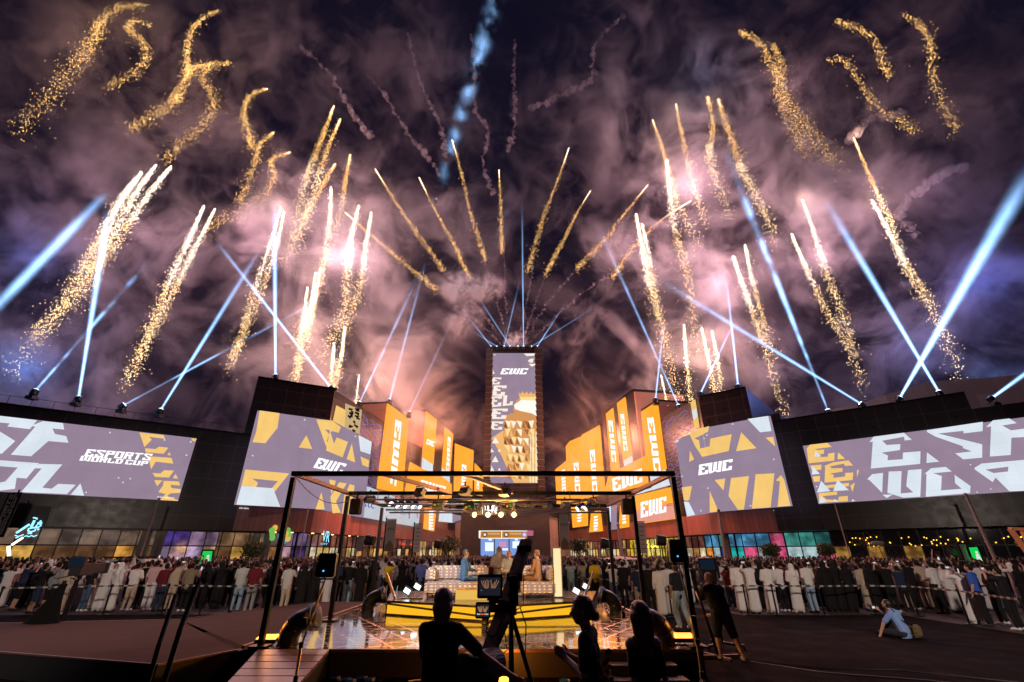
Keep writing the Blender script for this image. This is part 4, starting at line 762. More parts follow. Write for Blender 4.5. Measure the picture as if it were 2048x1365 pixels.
# light of the shells on the smoke, and added lights that tint it
PK = (1, .50, .60); ORG = (1, .52, .42)
for x, y, Y, e, c in ((250, 440, 84, 12000, PK), (360, 560, 82, 8000, PK), (500, 500, 80, 14000, PK), (650, 380, 86, 17000, PK), (700, 520, 84, 19000, PK), (620, 660, 80, 11000, ORG), (700, 760, 82, 10000, ORG), (400, 180, 86, 6000, ORG), (180, 120, 86, 4000, ORG),
                      (1290, 480, 84, 16000, PK), (1380, 400, 86, 19000, PK), (1450, 560, 82, 20000, PK), (1400, 720, 80, 11000, ORG), (1640, 520, 82, 11000, PK), (1760, 420, 84, 7500, PK), (1560, 180, 86, 6500, PK), (1810, 130, 86, 2600, PK), (1010, 430, 88, 2600, (.7, .6, 1)), (930, 545, 66, 3600, (.85, .75, 1)), (1030, 660, 88, 1500, ORG),  # bluish ones added to brighten the puffs and fan trails
                      (60, 520, 84, 9000, (.16, .26, 1)), (60, 740, 78, 6500, (.10, .30, 1)), (1960, 560, 82, 12000, (.14, .22, 1)), (1980, 760, 80, 5000, (.1, .35, 1)), (1840, 720, 78, 6000, (.2, .3, 1)), (1400, 170, 80, 3500, (.35, .5, 1)), (985, 90, 80, 1800, (.1, .35, 1))):  # blue lights added to tint the smoke, no shells here
    point_light('smoke_light', at(x, y, Y), e*.9, c, 2.5)
# ------------------------------------------------------------------ searchlights on the roofs and their beams
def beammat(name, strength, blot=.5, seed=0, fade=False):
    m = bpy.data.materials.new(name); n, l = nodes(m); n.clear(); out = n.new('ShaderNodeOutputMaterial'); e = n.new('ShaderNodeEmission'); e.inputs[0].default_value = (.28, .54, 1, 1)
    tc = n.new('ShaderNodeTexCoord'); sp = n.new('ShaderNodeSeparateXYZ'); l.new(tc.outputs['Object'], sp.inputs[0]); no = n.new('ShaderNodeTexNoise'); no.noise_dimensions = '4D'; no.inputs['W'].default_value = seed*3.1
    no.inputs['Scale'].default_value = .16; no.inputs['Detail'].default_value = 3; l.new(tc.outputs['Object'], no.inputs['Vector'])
    a = n.new('ShaderNodeMapRange'); a.inputs[1].default_value = .5-(1-blot)*.25; a.inputs[2].default_value = .6; a.inputs[3].default_value = 1-blot; a.inputs[4].default_value = 1; l.new(no.outputs[0], a.inputs[0])  # smoky gaps in the beam are noise in its glow
    # glow built into the cone, in place of lit haze, thins out along the beam and towards its rim; object z runs from the lamp to the end of its reach
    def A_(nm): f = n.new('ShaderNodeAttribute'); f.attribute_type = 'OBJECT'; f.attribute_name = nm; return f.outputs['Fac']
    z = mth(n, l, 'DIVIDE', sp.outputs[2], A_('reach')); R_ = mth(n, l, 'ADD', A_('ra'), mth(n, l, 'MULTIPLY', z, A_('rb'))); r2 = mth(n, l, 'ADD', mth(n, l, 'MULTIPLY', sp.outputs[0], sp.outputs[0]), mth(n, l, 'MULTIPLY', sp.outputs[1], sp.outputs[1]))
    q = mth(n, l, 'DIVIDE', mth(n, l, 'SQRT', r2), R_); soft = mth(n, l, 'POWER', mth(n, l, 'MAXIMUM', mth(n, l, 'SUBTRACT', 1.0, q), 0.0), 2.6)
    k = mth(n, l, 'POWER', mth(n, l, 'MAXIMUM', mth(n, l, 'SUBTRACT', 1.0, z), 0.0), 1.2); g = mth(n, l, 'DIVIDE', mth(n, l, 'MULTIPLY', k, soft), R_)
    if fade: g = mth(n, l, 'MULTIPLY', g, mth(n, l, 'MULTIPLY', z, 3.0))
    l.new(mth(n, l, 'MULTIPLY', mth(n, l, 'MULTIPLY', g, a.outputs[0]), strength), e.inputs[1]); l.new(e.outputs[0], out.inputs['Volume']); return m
def searchlight(label, p, Yp, q, Yq, strength=1, w=14, w0=2.2, blot=.5, on=True, seed=0, group='searchlights along the roofs', hs=1.0):
    fade = seed >= 50; w *= .6; w0 *= 1.25; strength *= 2.7
    P = at(*p, Yp); Q = at(*q, Yq) if q else P+Vector((0, 0, 5)); t = thing('searchlight', label, 'searchlight', P-Vector((0, 0, .9*hs)), 0, group); d = (Q-P).normalized()
    b = B(); b.box(P-Vector((0, 0, .75*hs)), (.8*hs, .8*hs, .35*hs)); b.build('base', BLACKP, t)
    b = B(); sd = d.cross(Vector((0, 1, 0))).normalized() if abs(d.y) < .95 else Vector((1, 0, 0))
    for s in (-1, 1): b.bar(P+Vector((s*.42*hs, 0, -.6*hs)), P+Vector((s*.42*hs, 0, .05)), .1*hs)
    b.build('yoke', BLACK, t); b = B(); b.cyl(P-d*.55*hs, P+d*.05, .26*hs, .34*hs, 12); h = b.build('lamp_head', BLACKP, t)
    if on: b = B(); b.cyl(P+d*.06, P+d*.12, .30*hs, n=12); b.build('lens', emi('lens_blue', (.62, .82, 1), 7, False), h)
    if not q: return t
    L = (Q-P).length; k1 = (Q-CAM).length/F; k0 = (P-CAM).length/F; b = B(); b.cyl((0, 0, .2), (0, 0, L), w0*k0, w*k1, 14); o = b.build('beam', beammat('beam_glow', strength, blot, seed, fade)); o.parent = t
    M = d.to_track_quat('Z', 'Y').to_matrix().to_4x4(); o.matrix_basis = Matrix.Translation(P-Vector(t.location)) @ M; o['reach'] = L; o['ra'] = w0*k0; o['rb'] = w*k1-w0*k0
    return t
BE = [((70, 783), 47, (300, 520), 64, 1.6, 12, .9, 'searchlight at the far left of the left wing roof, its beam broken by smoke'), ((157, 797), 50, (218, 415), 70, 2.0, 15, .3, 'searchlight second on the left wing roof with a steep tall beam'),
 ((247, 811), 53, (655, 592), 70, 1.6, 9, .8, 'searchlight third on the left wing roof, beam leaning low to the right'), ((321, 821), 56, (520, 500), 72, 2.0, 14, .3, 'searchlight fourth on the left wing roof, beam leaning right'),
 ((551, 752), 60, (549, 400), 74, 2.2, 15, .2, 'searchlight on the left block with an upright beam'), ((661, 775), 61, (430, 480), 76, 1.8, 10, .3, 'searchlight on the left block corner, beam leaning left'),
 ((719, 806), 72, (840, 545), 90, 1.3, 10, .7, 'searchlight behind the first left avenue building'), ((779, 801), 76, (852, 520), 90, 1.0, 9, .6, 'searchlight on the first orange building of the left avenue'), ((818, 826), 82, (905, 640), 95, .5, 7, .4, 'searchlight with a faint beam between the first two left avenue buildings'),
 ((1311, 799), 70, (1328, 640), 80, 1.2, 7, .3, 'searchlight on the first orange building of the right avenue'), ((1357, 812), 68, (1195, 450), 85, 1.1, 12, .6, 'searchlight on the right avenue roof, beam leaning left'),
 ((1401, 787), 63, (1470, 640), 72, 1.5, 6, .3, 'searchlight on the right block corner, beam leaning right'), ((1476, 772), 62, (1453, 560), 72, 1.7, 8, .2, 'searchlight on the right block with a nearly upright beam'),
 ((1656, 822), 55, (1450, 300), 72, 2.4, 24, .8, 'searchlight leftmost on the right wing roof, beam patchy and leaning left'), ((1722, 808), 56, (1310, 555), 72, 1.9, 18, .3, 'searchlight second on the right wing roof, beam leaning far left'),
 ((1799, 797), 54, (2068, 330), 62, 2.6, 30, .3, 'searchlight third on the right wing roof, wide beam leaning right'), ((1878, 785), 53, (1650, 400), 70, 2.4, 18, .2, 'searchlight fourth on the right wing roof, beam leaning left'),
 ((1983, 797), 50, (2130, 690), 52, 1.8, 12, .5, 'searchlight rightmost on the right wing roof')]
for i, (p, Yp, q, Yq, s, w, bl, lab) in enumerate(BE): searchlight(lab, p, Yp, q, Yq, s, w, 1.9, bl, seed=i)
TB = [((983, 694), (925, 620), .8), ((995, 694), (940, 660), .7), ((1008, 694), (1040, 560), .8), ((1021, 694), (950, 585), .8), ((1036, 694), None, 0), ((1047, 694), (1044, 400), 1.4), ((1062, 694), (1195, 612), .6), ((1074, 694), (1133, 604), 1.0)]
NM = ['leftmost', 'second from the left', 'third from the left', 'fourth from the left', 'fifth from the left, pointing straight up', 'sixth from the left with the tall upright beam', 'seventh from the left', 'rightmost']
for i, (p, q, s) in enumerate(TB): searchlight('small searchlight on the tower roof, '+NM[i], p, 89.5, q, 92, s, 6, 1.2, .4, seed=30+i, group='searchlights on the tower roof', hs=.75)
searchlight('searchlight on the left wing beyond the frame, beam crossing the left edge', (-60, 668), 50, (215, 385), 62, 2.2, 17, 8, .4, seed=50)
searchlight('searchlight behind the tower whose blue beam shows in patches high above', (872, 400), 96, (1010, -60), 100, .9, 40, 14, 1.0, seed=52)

for sx_ in (-1, 1):   # added unseen spots behind the photographer that brighten the crowd
    point_light('crowd_fill', (sx_*9, 1, 8), 7600, (1, .80, .68), .5, 'SPOT', (sx_*17, 24, 1), 78, .8)
point_light('crowd_fill', (-3, 9, 9), 500, (1, .75, .62), .5, 'SPOT', (-1, 30, 1), 60, .8)  # another added spot, for the middle of the crowd

for x, y, Y in ((283, 343, 73), (342, 331, 73), (408, 410, 74), (562, 415, 75), (668, 212, 77), (700, 308, 77), (718, 410, 77), (632, 546, 75), (690, 655, 72), (1272, 428, 75), (1333, 322, 76), (1352, 208, 76), (1425, 195, 76), (1466, 513, 74), (1605, 400, 74), (1743, 400, 74), (1707, 275, 74), (1368, 650, 72)):
    point_light('comet_glow', at(x, y, Y), 850, (1, .58, .46), .6)
for x, Y in ((70, 45), (157, 48), (247, 51)): point_light('beam_spill', at(x, 770, Y-2.5), 260, (.12, .5, 1), .4)
for x, Y in ((1840, 51), (1960, 48), (1720, 53)): point_light('beam_spill', at(x, 772, Y-2.5), 160, (.12, .5, 1), .4)

for x, y, Y, e in ((1105, 880, 112, 2600), (1180, 800, 100, 2200), (945, 880, 115, 2200), (880, 800, 100, 1600), (760, 770, 86, 1500)): point_light('avenue_glow', at(x, y, Y), e, (1, .30, .12), 2)
for x, y, z, e in ((-12.5, 72, 19, 13000), (13.5, 76, 20, 14000), (-15, 61, 17, 7500), (16.5, 64, 17, 7500), (-13, 92, 24, 7500), (13, 96, 25, 7500)): point_light('screen_spill', (x, y, z), e, (1, .34, .20), 2)
# ------------------------------------------------------------------ stage
SZ = .45; XL, XR, YF, YB = -5.1, 3.6, 10.25, 20.2
def floormat():
    m = bpy.data.materials.new('stage_floor'); n, l = nodes(m); p = n['Principled BSDF']
    tc = n.new('ShaderNodeTexCoord'); sp = n.new('ShaderNodeSeparateXYZ'); l.new(tc.outputs['Object'], sp.inputs[0])
    def line(ax, ay, k):   # thin joints of a triangular pattern
        v = mth(n, l, 'ADD', mth(n, l, 'MULTIPLY', sp.outputs[0], ax*k), mth(n, l, 'MULTIPLY', sp.outputs[1], ay*k)); f = mth(n, l, 'FRACT', v); return mth(n, l, 'LESS_THAN', mth(n, l, 'ABSOLUTE', mth(n, l, 'SUBTRACT', f, .5)), .055)
    a = mth(n, l, 'MAXIMUM', mth(n, l, 'MAXIMUM', line(1, .58, 1.7), line(1, -.58, 1.7)), line(0, 1, 2.2))
    no = n.new('ShaderNodeTexNoise'); no.inputs['Scale'].default_value = 3; no.inputs['Detail'].default_value = 5; l.new(tc.outputs['Object'], no.inputs['Vector'])
    mx = n.new('ShaderNodeMix'); mx.data_type = 'RGBA'; mx.inputs[6].default_value = (.035, .027, .027, 1); mx.inputs[7].default_value = (.16, .12, .11, 1); l.new(a, mx.inputs[0]); l.new(mx.outputs[2], p.inputs['Base Color'])
    r = mth(n, l, 'ADD', mth(n, l, 'ADD', mth(n, l, 'MULTIPLY', a, .16), .07), mth(n, l, 'MULTIPLY', no.outputs[0], .10)); l.new(r, p.inputs['Roughness'])
    p.inputs['Specular IOR Level'].default_value = .9; p.inputs['Coat Weight'].default_value = 1; p.inputs['Coat Roughness'].default_value = .05; p.inputs['Coat IOR'].default_value = 1.8
    bp = n.new('ShaderNodeBump'); bp.inputs['Strength'].default_value = .05; bp.inputs['Distance'].default_value = .01; l.new(no.outputs[0], bp.inputs['Height']); l.new(bp.outputs[0], p.inputs['Normal']); return m
st = thing('stage', 'low black stage with a glossy patterned floor in the middle of the square', 'stage', ((XL+XR)/2, YF, 0))
b = B(); b.add([(XL, YF+.0, SZ), (XR, YF, SZ), (XR, YB, SZ), (XL, YB, SZ)], [(0, 1, 2, 3)]); b.build('floor_panel', floormat(), st)
SKIRT = mat('stage_skirt', (.02, .017, .017), .45, 0, .3, 3)
b = B(); b.hexa([(-3.41, YF, 0), (XR, YF, 0), (XR, YB, 0), (XL, YB, 0), (-3.41, YF, SZ-.004), (XR, YF, SZ-.004), (XR, YB, SZ-.004), (XL, YB, SZ-.004)]); b.build('skirt', SKIRT, st)
b = B(); b.box((.1, YF-.012, SZ-.03), (7.0, .02, .05)); b.bar((XL, YF+.02, SZ+.02), (XL, YB, SZ+.02), .05, .06); b.bar((XR, YF+.02, SZ+.02), (XR, YB, SZ+.02), .05, .06); b.build('edge_trim', mat('edge_metal', (.20, .12, .10), .35, .7), st)
WOOD = panelmat('deck_board', (.20, .105, .08), (.02, .012, .01), 30, 30, .5, .0)
def deckmat():
    m = mat('deck_planks', (.17, .085, .062), .42, 0, .35, 5, bump=.1); n, l = nodes(m); p = n['Principled BSDF']; return m
dk = thing('ramp', 'plank ramp leading from the stage down to the bottom left', 'ramp', (-4, 9.5, 0)); r0 = gnd(541, 1300, SZ); r1 = gnd(661, 1302, SZ); r2 = gnd(597, 1368, .22); r3 = gnd(452, 1368, .22)
r0 = Vector((-4.78, YF-.02, SZ)); r1 = Vector((-3.44, YF-.02, SZ)); b = B(); N = 5
for i in range(N):
    u, v = i/N+.012, (i+1)/N-.008; A = r0.lerp(r3, u); Bq = r1.lerp(r2, u); C_ = r1.lerp(r2, v); D_ = r0.lerp(r3, v); dn = Vector((0, 0, -.05)); b.hexa([A+dn, Bq+dn, C_+dn, D_+dn, A, Bq, C_, D_])
b.build('planks', deckmat(), dk); b = B(); g = Vector((0, 0, -.06)); b.hexa([Vector((r3.x, r3.y, 0)), Vector((r2.x, r2.y, 0)), Vector((r1.x, r1.y, 0)), Vector((r0.x, r0.y, 0)), r3+g, r2+g, r1+g, r0+g]); b.build('frame', SKIRT, dk)
pf = thing('side_platform', 'dark side platform with a carpeted top left of the stage', 'platform', (-8, 10, 0)); pp = [(-120, 1296), (315, 1331), (498, 1297), (521, 1290), (748, 1203), (640, 1205), (360, 1240), (-120, 1250)]
tp_ = [gnd(x, y, .4) for x, y in pp]; tp_[3] = Vector((XL-.06, YF, .4)); tp_[4] = Vector((XL-.06, YB-.6, .4)); tp_[5] = Vector((XL-2.3, YB-.6, .4)); b = B(); prism(b, tp_, .012, .396); b.build('skirt', BLACKP, pf)
b = B(); b.add(tp_, [tuple(range(len(tp_)))]); b.build('carpet_top', mat('brown_carpet', (.055, .028, .024), .9, 0, .3, 1.5, bump=.15, spec=.1), pf)
b = B()
for i in range(len(tp_)): p, q = tp_[i], tp_[(i+1) % len(tp_)]; b.bar(p+Vector((0, 0, .005)), q+Vector((0, 0, .005)), .03, .03)
b.build('edge_trim', MATS['edge_metal'], pf)
# dais with yellow lit front
da = thing('dais', 'raised wedge shaped dais with glowing yellow front panels under the sofas', 'platform', (-.7, 15, SZ)); DZ = .82; V = [Vector((-3.7, 15.4, 0)), Vector((-.7, 13.9, 0)), Vector((2.35, 15.4, 0)), Vector((3.1, 19.0, 0)), Vector((-4.4, 19.0, 0))]
prism(B(), V, SZ+.004, DZ-.05).build('body', BLACKP, da); b = B(); prism(b, [v+Vector((0, -.03 if i < 3 else 0, 0)) for i, v in enumerate(V)], DZ-.048, DZ).build('top', mat('dais_top', (.08, .07, .07), .14, .2, .3, 2, spec=.9), da)
YEL = emi('yellow_light', (1, .50, .018), 1.0); b = B(); t_ = B()
for p, q in ((V[0], V[1]), (V[2], V[1])):
    n_ = Vector((q.y-p.y, p.x-q.x, 0)).normalized(); n_ = n_ if n_.y < 0 else -n_; P = lambda u, z, o=.012: p.lerp(q, u)+n_*o+Vector((0, 0, z))
    b.plate([[P(.02, SZ+.045), P(.97, SZ+.045), P(.97, SZ+.10), P(.02, DZ-.11)]], n_, .012); b.plate([[P(.05, DZ-.06), P(.97, SZ+.15), P(.97, DZ-.055)]], n_, .012)
    t_.bar(P(0, SZ+.02, .02), P(1, SZ+.02, .02), .03, .035); t_.bar(P(0, DZ-.02, .02), P(1, DZ-.02, .02), .03, .04); t_.bar(P(.0, DZ-.085, .03), P(1, SZ+.12, .03), .03, .03)
b.build('light_panel', YEL, da); t_.build('metal_trim', mat('bronze', (.30, .22, .12), .3, .9), da)
# ------------------------------------------------------------------ truss frame
TZ = 3.66; TX = (-4.84, 3.56); TY = (10.42, 14.1, 18.0)
fr = thing('truss_frame', 'black steel goal post frame standing over the stage', 'frame', (-.65, 14, SZ)); RUST = mat('frame_inside', (.26, .13, .10), .5, .1)
for y in TY:
    for x in TX: b = B(); b.box((x, y, (SZ+TZ-.05)/2), (.10, .10, TZ-.05-SZ)); b.box((x, y, SZ+.02), (.34, .34, .03)); b.build('post', BLACK, fr)
    b = B(); b.box((sum(TX)/2, y, TZ+.03), (TX[1]-TX[0]+.10, .10, .10)); b.build('cross_beam', BLACK, fr)
for x in TX: b = B(); b.bar((x, TY[0]+.05, TZ+.03), (x, TY[2]-.05, TZ+.03), .10, .09); b.build('side_beam', RUST, fr)
for x in (-2.7, -.9): b = B(); b.bar((x-.2, TY[0]+.07, TZ+.04), (x+.9, TY[1]-.07, TZ+.04), .10, .08); b.build('brace', RUST, fr)
for y, z, x0, x1 in ((13.2, 3.42, -4.0, 1.9), (15.0, 3.46, -4.2, 1.1), (16.5, 3.42, -4.3, 3.3), (17.4, 3.40, -4.4, 3.4)): b = B(); b.cyl((x0, y, z), (x1, y, z), .028, n=8); [b.bar((x, y, z), (x, y, TZ), .02) for x in (x0+.3, (x0+x1)/2, x1-.3)]; b.build('light_bar', STEEL, fr)
def cable(name, label, pts, r=.008, m=None, grp='cables', sag=0):
    b = B(); n = 24; P = []
    for i in range(n+1):
        t = i/n*(len(pts)-1); k = min(int(t), len(pts)-2); u = t-k; p = Vector(pts[k]).lerp(Vector(pts[k+1]), u); p.z -= sag*4*u*(1-u); P.append(p)
    b.tube(P, r, 5); return tag(b.build(name, m or RUBBER), label, 'cable', grp)
cable('cable', 'black cable sagging under the left side beam of the frame', [(-4.8, 10.5, 3.6), (-4.5, 13.9, 3.6)], .01, sag=.35)
cable('cable', 'white cable bundle hanging between the light bars over the stage', [(-.6, 13.2, 3.44), (1.2, 13.25, 3.5)], .02, mat('white_cable', (.7, .7, .7), .5), sag=.06)
def lampfix(label, p, kind, aim=(0, 1, -.6), grp='stage lamps on the frame'):
    p = Vector(p); d = Vector(aim).normalized(); t = thing('stage_lamp', label, 'stage lamp', p, 0, grp)
    b = B(); b.bar(p+Vector((0, 0, .22)), p+Vector((0, 0, .10)), .04); b.bar(p+Vector((-.1, 0, .1)), p+Vector((.1, 0, .1)), .02)
    for s in (-1, 1): b.bar(p+Vector((s*.11, 0, .1)), p+Vector((s*.11, 0, -.03)), .02)
    b.build('yoke', STEEL if kind == 'par' else BLACK, t)
    if kind == 'par':
        b = B(); b.cyl(p-d*.17, p+d*.13, .07, .095, 14); b.build('housing', mat('chrome', (.75, .76, .8), .22, 1.0), t)
        if 'cluster' in grp: b = B(); b.cyl(p+d*.131, p+d*.14, .085, n=14); b.build('lens', emi('par_white', (.85, .95, 1), 2.2), t)
    elif kind == 'box':
        b = B(); b.box(p+Vector((0, 0, -.05)), (.30, .14, .2), rot=d.to_track_quat('Y', 'Z').to_matrix()); b.build('housing', mat('lamp_grey', (.16, .16, .17), .4), t)
        b = B(); b.box(p+Vector((.02, -.085, -.02)), (.05, .02, .05)); b.build('badge', emi('badge_green', (.02, .55, .08), .7, False), t) if 'badge' in label else None
        b = B(); b.cyl(p+Vector((-.08, -.075, -.05)), p+Vector((-.08, -.095, -.05)), .03, n=10); b.build('knob', mat('yellow_knob', (.8, .6, .02), .5), t)
    else:
        b = B(); b.cyl(p-d*.10, p+d*.06, .06, .075, 12); h = b.build('housing', BLACK, t); b = B(); b.sph(p+d*.075, .055, 10, 8); b.build('bulb', emi('bulb_orange', (1, .48, .10), 14), h)
    return t
lp = lambda x, y, Y: at(x, y, Y)
for i, (x, nm) in enumerate(((949, 'leftmost'), (976, 'second from the left'), (1002, 'third from the left'), (1028, 'rightmost'))):
    lampfix('glowing orange round lamp under the frame, '+nm, lp(x, 1029, 13.6), 'bulb', (0, -1, -.35), 'row of glowing orange lamps'); point_light('warm_lamp', lp(x, 1029, 13.5)+Vector((0, -.12, -.08)), 150, (1, .5, .14), .05)
for x, y, nm in ((963, 1020, 'left of the two hanging between the orange lamps'), (993, 1020, 'right of the two hanging between the orange lamps')): lampfix('chrome par lamp pointing down, '+nm, lp(x, y, 13.7), 'par', (0, -.1, -1))
for i, (x, y) in enumerate(((776, 1003), (791, 1007), (806, 1008), (821, 1009), (835, 1009))): lampfix('chrome par lamp of the white lit left cluster, number %s from the left' % ('one', 'two', 'three', 'four', 'five')[i], lp(x, y, 15.6), 'par', (.8, -.35, -.7), 'left cluster of chrome par lamps')
for i, (x, y) in enumerate(((1160, 1014), (1176, 1013), (1187, 1002))): lampfix('chrome par lamp of the right cluster, %s' % ('leftmost', 'middle one', 'uppermost at the bar end')[i], lp(x, y, 16.4), 'par' if i < 2 else 'bulbless', (-.8, -.3, -.6), 'right cluster of lamps') if i < 2 else lampfix('dark spotlight at the right end of the bar', lp(x, y, 16.0), 'box', (-.6, .2, -.7))
for x, y, nm in ((876, 1007, 'left of the three with green badges'), (938, 1012, 'middle of the three with green badges'), (1020, 1010, 'right of the three with green badges')): lampfix('black box spotlight over the stage, '+nm, lp(x, y, 14.0), 'box', (0, 1, -.5))
for x, y, nm in ((840, 981, 'leftmost on the top bar'), (930, 980, 'middle one on the top bar beside the tower'), (1010, 982, 'rightmost on the top bar, cables attached')): lampfix('dark round moving light, '+nm, lp(x, y, 13.1), 'box', (.4, .6, -.4))
for x, nm in ((712, 'left'), (1254, 'right')):
    p = lp(x, 1014, 14.0); t = thing('speaker', 'black loudspeaker hung from the %s post of the middle frame' % nm, 'loudspeaker', p, 0, 'loudspeakers hung from the frame'); b = B(); b.box(p, (.30, .28, .42)); b.build('cabinet', BLACKP, t, .02); b = B(); b.box(p+Vector((0, -.15, 0)), (.25, .02, .36)); b.build('grille', mat('grille', (.03, .03, .03), .8, bump=.5, scale=90), t); b = B(); b.bar(p+Vector((0, 0, .21)), p+Vector((0, 0, .42)), .04); b.build('bracket', BLACK, t)
for i, (x, y, Y) in enumerate(((740, 996, 14.6), (905, 1004, 15.2), (1062, 1004, 15.0), (1095, 1010, 16.2), (1130, 1008, 16.3))): lampfix('dark spotlight on the bars, %s of five hanging apart' % ('leftmost', 'second from the left', 'middle one', 'fourth from the left', 'rightmost')[i], lp(x, y, Y), 'box', (.3, -.3, -.8))
rr = random.Random(14)
for i in range(9): y_ = rr.choice((13.2, 15.0, 16.5)); x_ = rr.uniform(-3.8, 1.2); w_ = rr.uniform(.5, 1.4); cable('cable', 'thin cable slung along the light bars over the stage', [(x_, y_, 3.46), (x_+w_, y_+.05, 3.47)], .009, [RUBBER, MATS['white_cable']][i % 3 == 0], sag=rr.uniform(.04, .16))
# stage key light: the real lamps on the bars
point_light('key_light', (-2.8, 15.2, 3.3), 330, (1, .93, .9), .12, 'SPOT', (-2.2, 16.8, 1.0), 55); point_light('key_light', (2.4, 15.4, 3.3), 330, (1, .93, .9), .12, 'SPOT', (.9, 16.8, 1.0), 55)
point_light('key_light', (-.6, 13.4, 3.3), 260, (1, .9, .85), .12, 'SPOT', (-.6, 16.8, 1.0), 70)
# ------------------------------------------------------------------ sofas, tables, column, glass
def sofamat():
    m = bpy.data.materials.new('sofa_weave'); n, l = nodes(m); p = n['Principled BSDF']; p.inputs['Roughness'].default_value = .8; tc = n.new('ShaderNodeTexCoord'); sp = n.new('ShaderNodeSeparateXYZ'); l.new(tc.outputs['Object'], sp.inputs[0])
    u = mth(n, l, 'ADD', sp.outputs[0], sp.outputs[1]); z = mth(n, l, 'ADD', sp.outputs[2], mth(n, l, 'MULTIPLY', sp.outputs[1], .5)); a = mth(n, l, 'FRACT', mth(n, l, 'MULTIPLY', u, 6.5)); b_ = mth(n, l, 'FRACT', mth(n, l, 'MULTIPLY', z, 11.0))
    w = n.new('ShaderNodeTexWave'); w.inputs['Scale'].default_value = 1.1; w.inputs['Distortion'].default_value = 2; l.new(tc.outputs['Object'], w.inputs[0])
    k = mth(n, l, 'MULTIPLY', mth(n, l, 'LESS_THAN', a, mth(n, l, 'ADD', mth(n, l, 'MULTIPLY', w.outputs[1], .45), .2)), mth(n, l, 'LESS_THAN', b_, .5))
    mx = n.new('ShaderNodeMix'); mx.data_type = 'RGBA'; mx.inputs[6].default_value = (.30, .27, .33, 1); mx.inputs[7].default_value = (.85, .70, .45, 1); l.new(k, mx.inputs[0]); l.new(mx.outputs[2], p.inputs['Base Color']); return m
SOFA = sofamat()
def sofa(label, x0, x1, y0, y1, arm):
    t = thing('sofa', label, 'sofa', ((x0+x1)/2, (y0+y1)/2, DZ)); z = DZ+.08; b = B(); b.box(((x0+x1)/2, (y0+y1)/2, z+.18), (x1-x0, y1-y0, .36)); b.build('seat', SOFA, t, .05)
    b = B(); b.box(((x0+x1)/2, y1-.14, z+.58), (x1-x0-.02, .28, .44)); b.build('backrest', SOFA, t, .06); xa = x0+.16 if arm < 0 else x1-.16
    b = B(); b.box((xa, (y0+y1)/2-.14, z+.56), (.30, y1-y0-.34, .40)); b.build('armrest', SOFA, t, .06)
    for sx_ in (x0+.12, x1-.12):
        for sy in (y0+.1, y1-.1): b = B(); b.cyl((sx_, sy, DZ), (sx_, sy, z+.02), .025, .04, 8); b.build('leg', mat('wood_leg', (.25, .12, .05), .5), t)
    return t
sofa('long patterned sofa on the left half of the dais, man in denim seated on it', -2.78, -.8, 16.35, 17.5, -1); sofa('patterned sofa on the right half of the dais, man in brown seated on it', .28, 1.42, 16.2, 17.4, 1)
t = thing('low_table', 'low yellow table box between the sofas, partly behind the monitor', 'table', (-.95, 15.95, DZ)); b = B(); b.box((-.95, 15.9, DZ+.12), (1.5, .5, .24)); b.build('body', emi('table_glow', (1, .60, .12), .8), t); b = B(); b.box((-.95, 15.9, DZ+.256), (1.54, .54, .03)); b.build('top', mat('yellow_top', (.7, .45, .1), .3), t)
t = thing('light_column', 'tall glowing cream column right of the sofas', 'light column', (1.55, 16.3, DZ)); xA, xB = at(1107, 1150, 16.2).x, at(1124, 1150, 16.2).x
b = B(); b.box(((xA+xB)/2, 16.3, DZ+.72), (xB-xA-.05, .2, 1.36)); b.build('diffuser', emi('cream_light', (1, .72, .38), 1.15), t); b = B()
for x in (xA, xB): b.box((x, 16.3, DZ+.72), (.025, .24, 1.44))
b.box(((xA+xB)/2, 16.3, DZ+1.43), (xB-xA-.026, .24, .03)); b.box(((xA+xB)/2, 16.3, DZ+.02), (xB-xA-.026, .24, .03)); b.build('frame', STEEL, t)
GLS = bpy.data.materials.new('clear_glass'); n_, l_ = nodes(GLS); n_.clear(); o_ = n_.new('ShaderNodeOutputMaterial'); a_ = n_.new('ShaderNodeBsdfTransparent'); a_.inputs[0].default_value = (.86, .93, .95, 1); g_ = n_.new('ShaderNodeBsdfGlossy'); g_.inputs['Roughness'].default_value = .03; x_ = n_.new('ShaderNodeMixShader'); fz = n_.new('ShaderNodeFresnel'); fz.inputs[0].default_value = 1.5
l_.new(fz.outputs[0], x_.inputs[0]); l_.new(a_.outputs[0], x_.inputs[1]); l_.new(g_.outputs[0], x_.inputs[2]); l_.new(x_.outputs[0], o_.inputs[0])
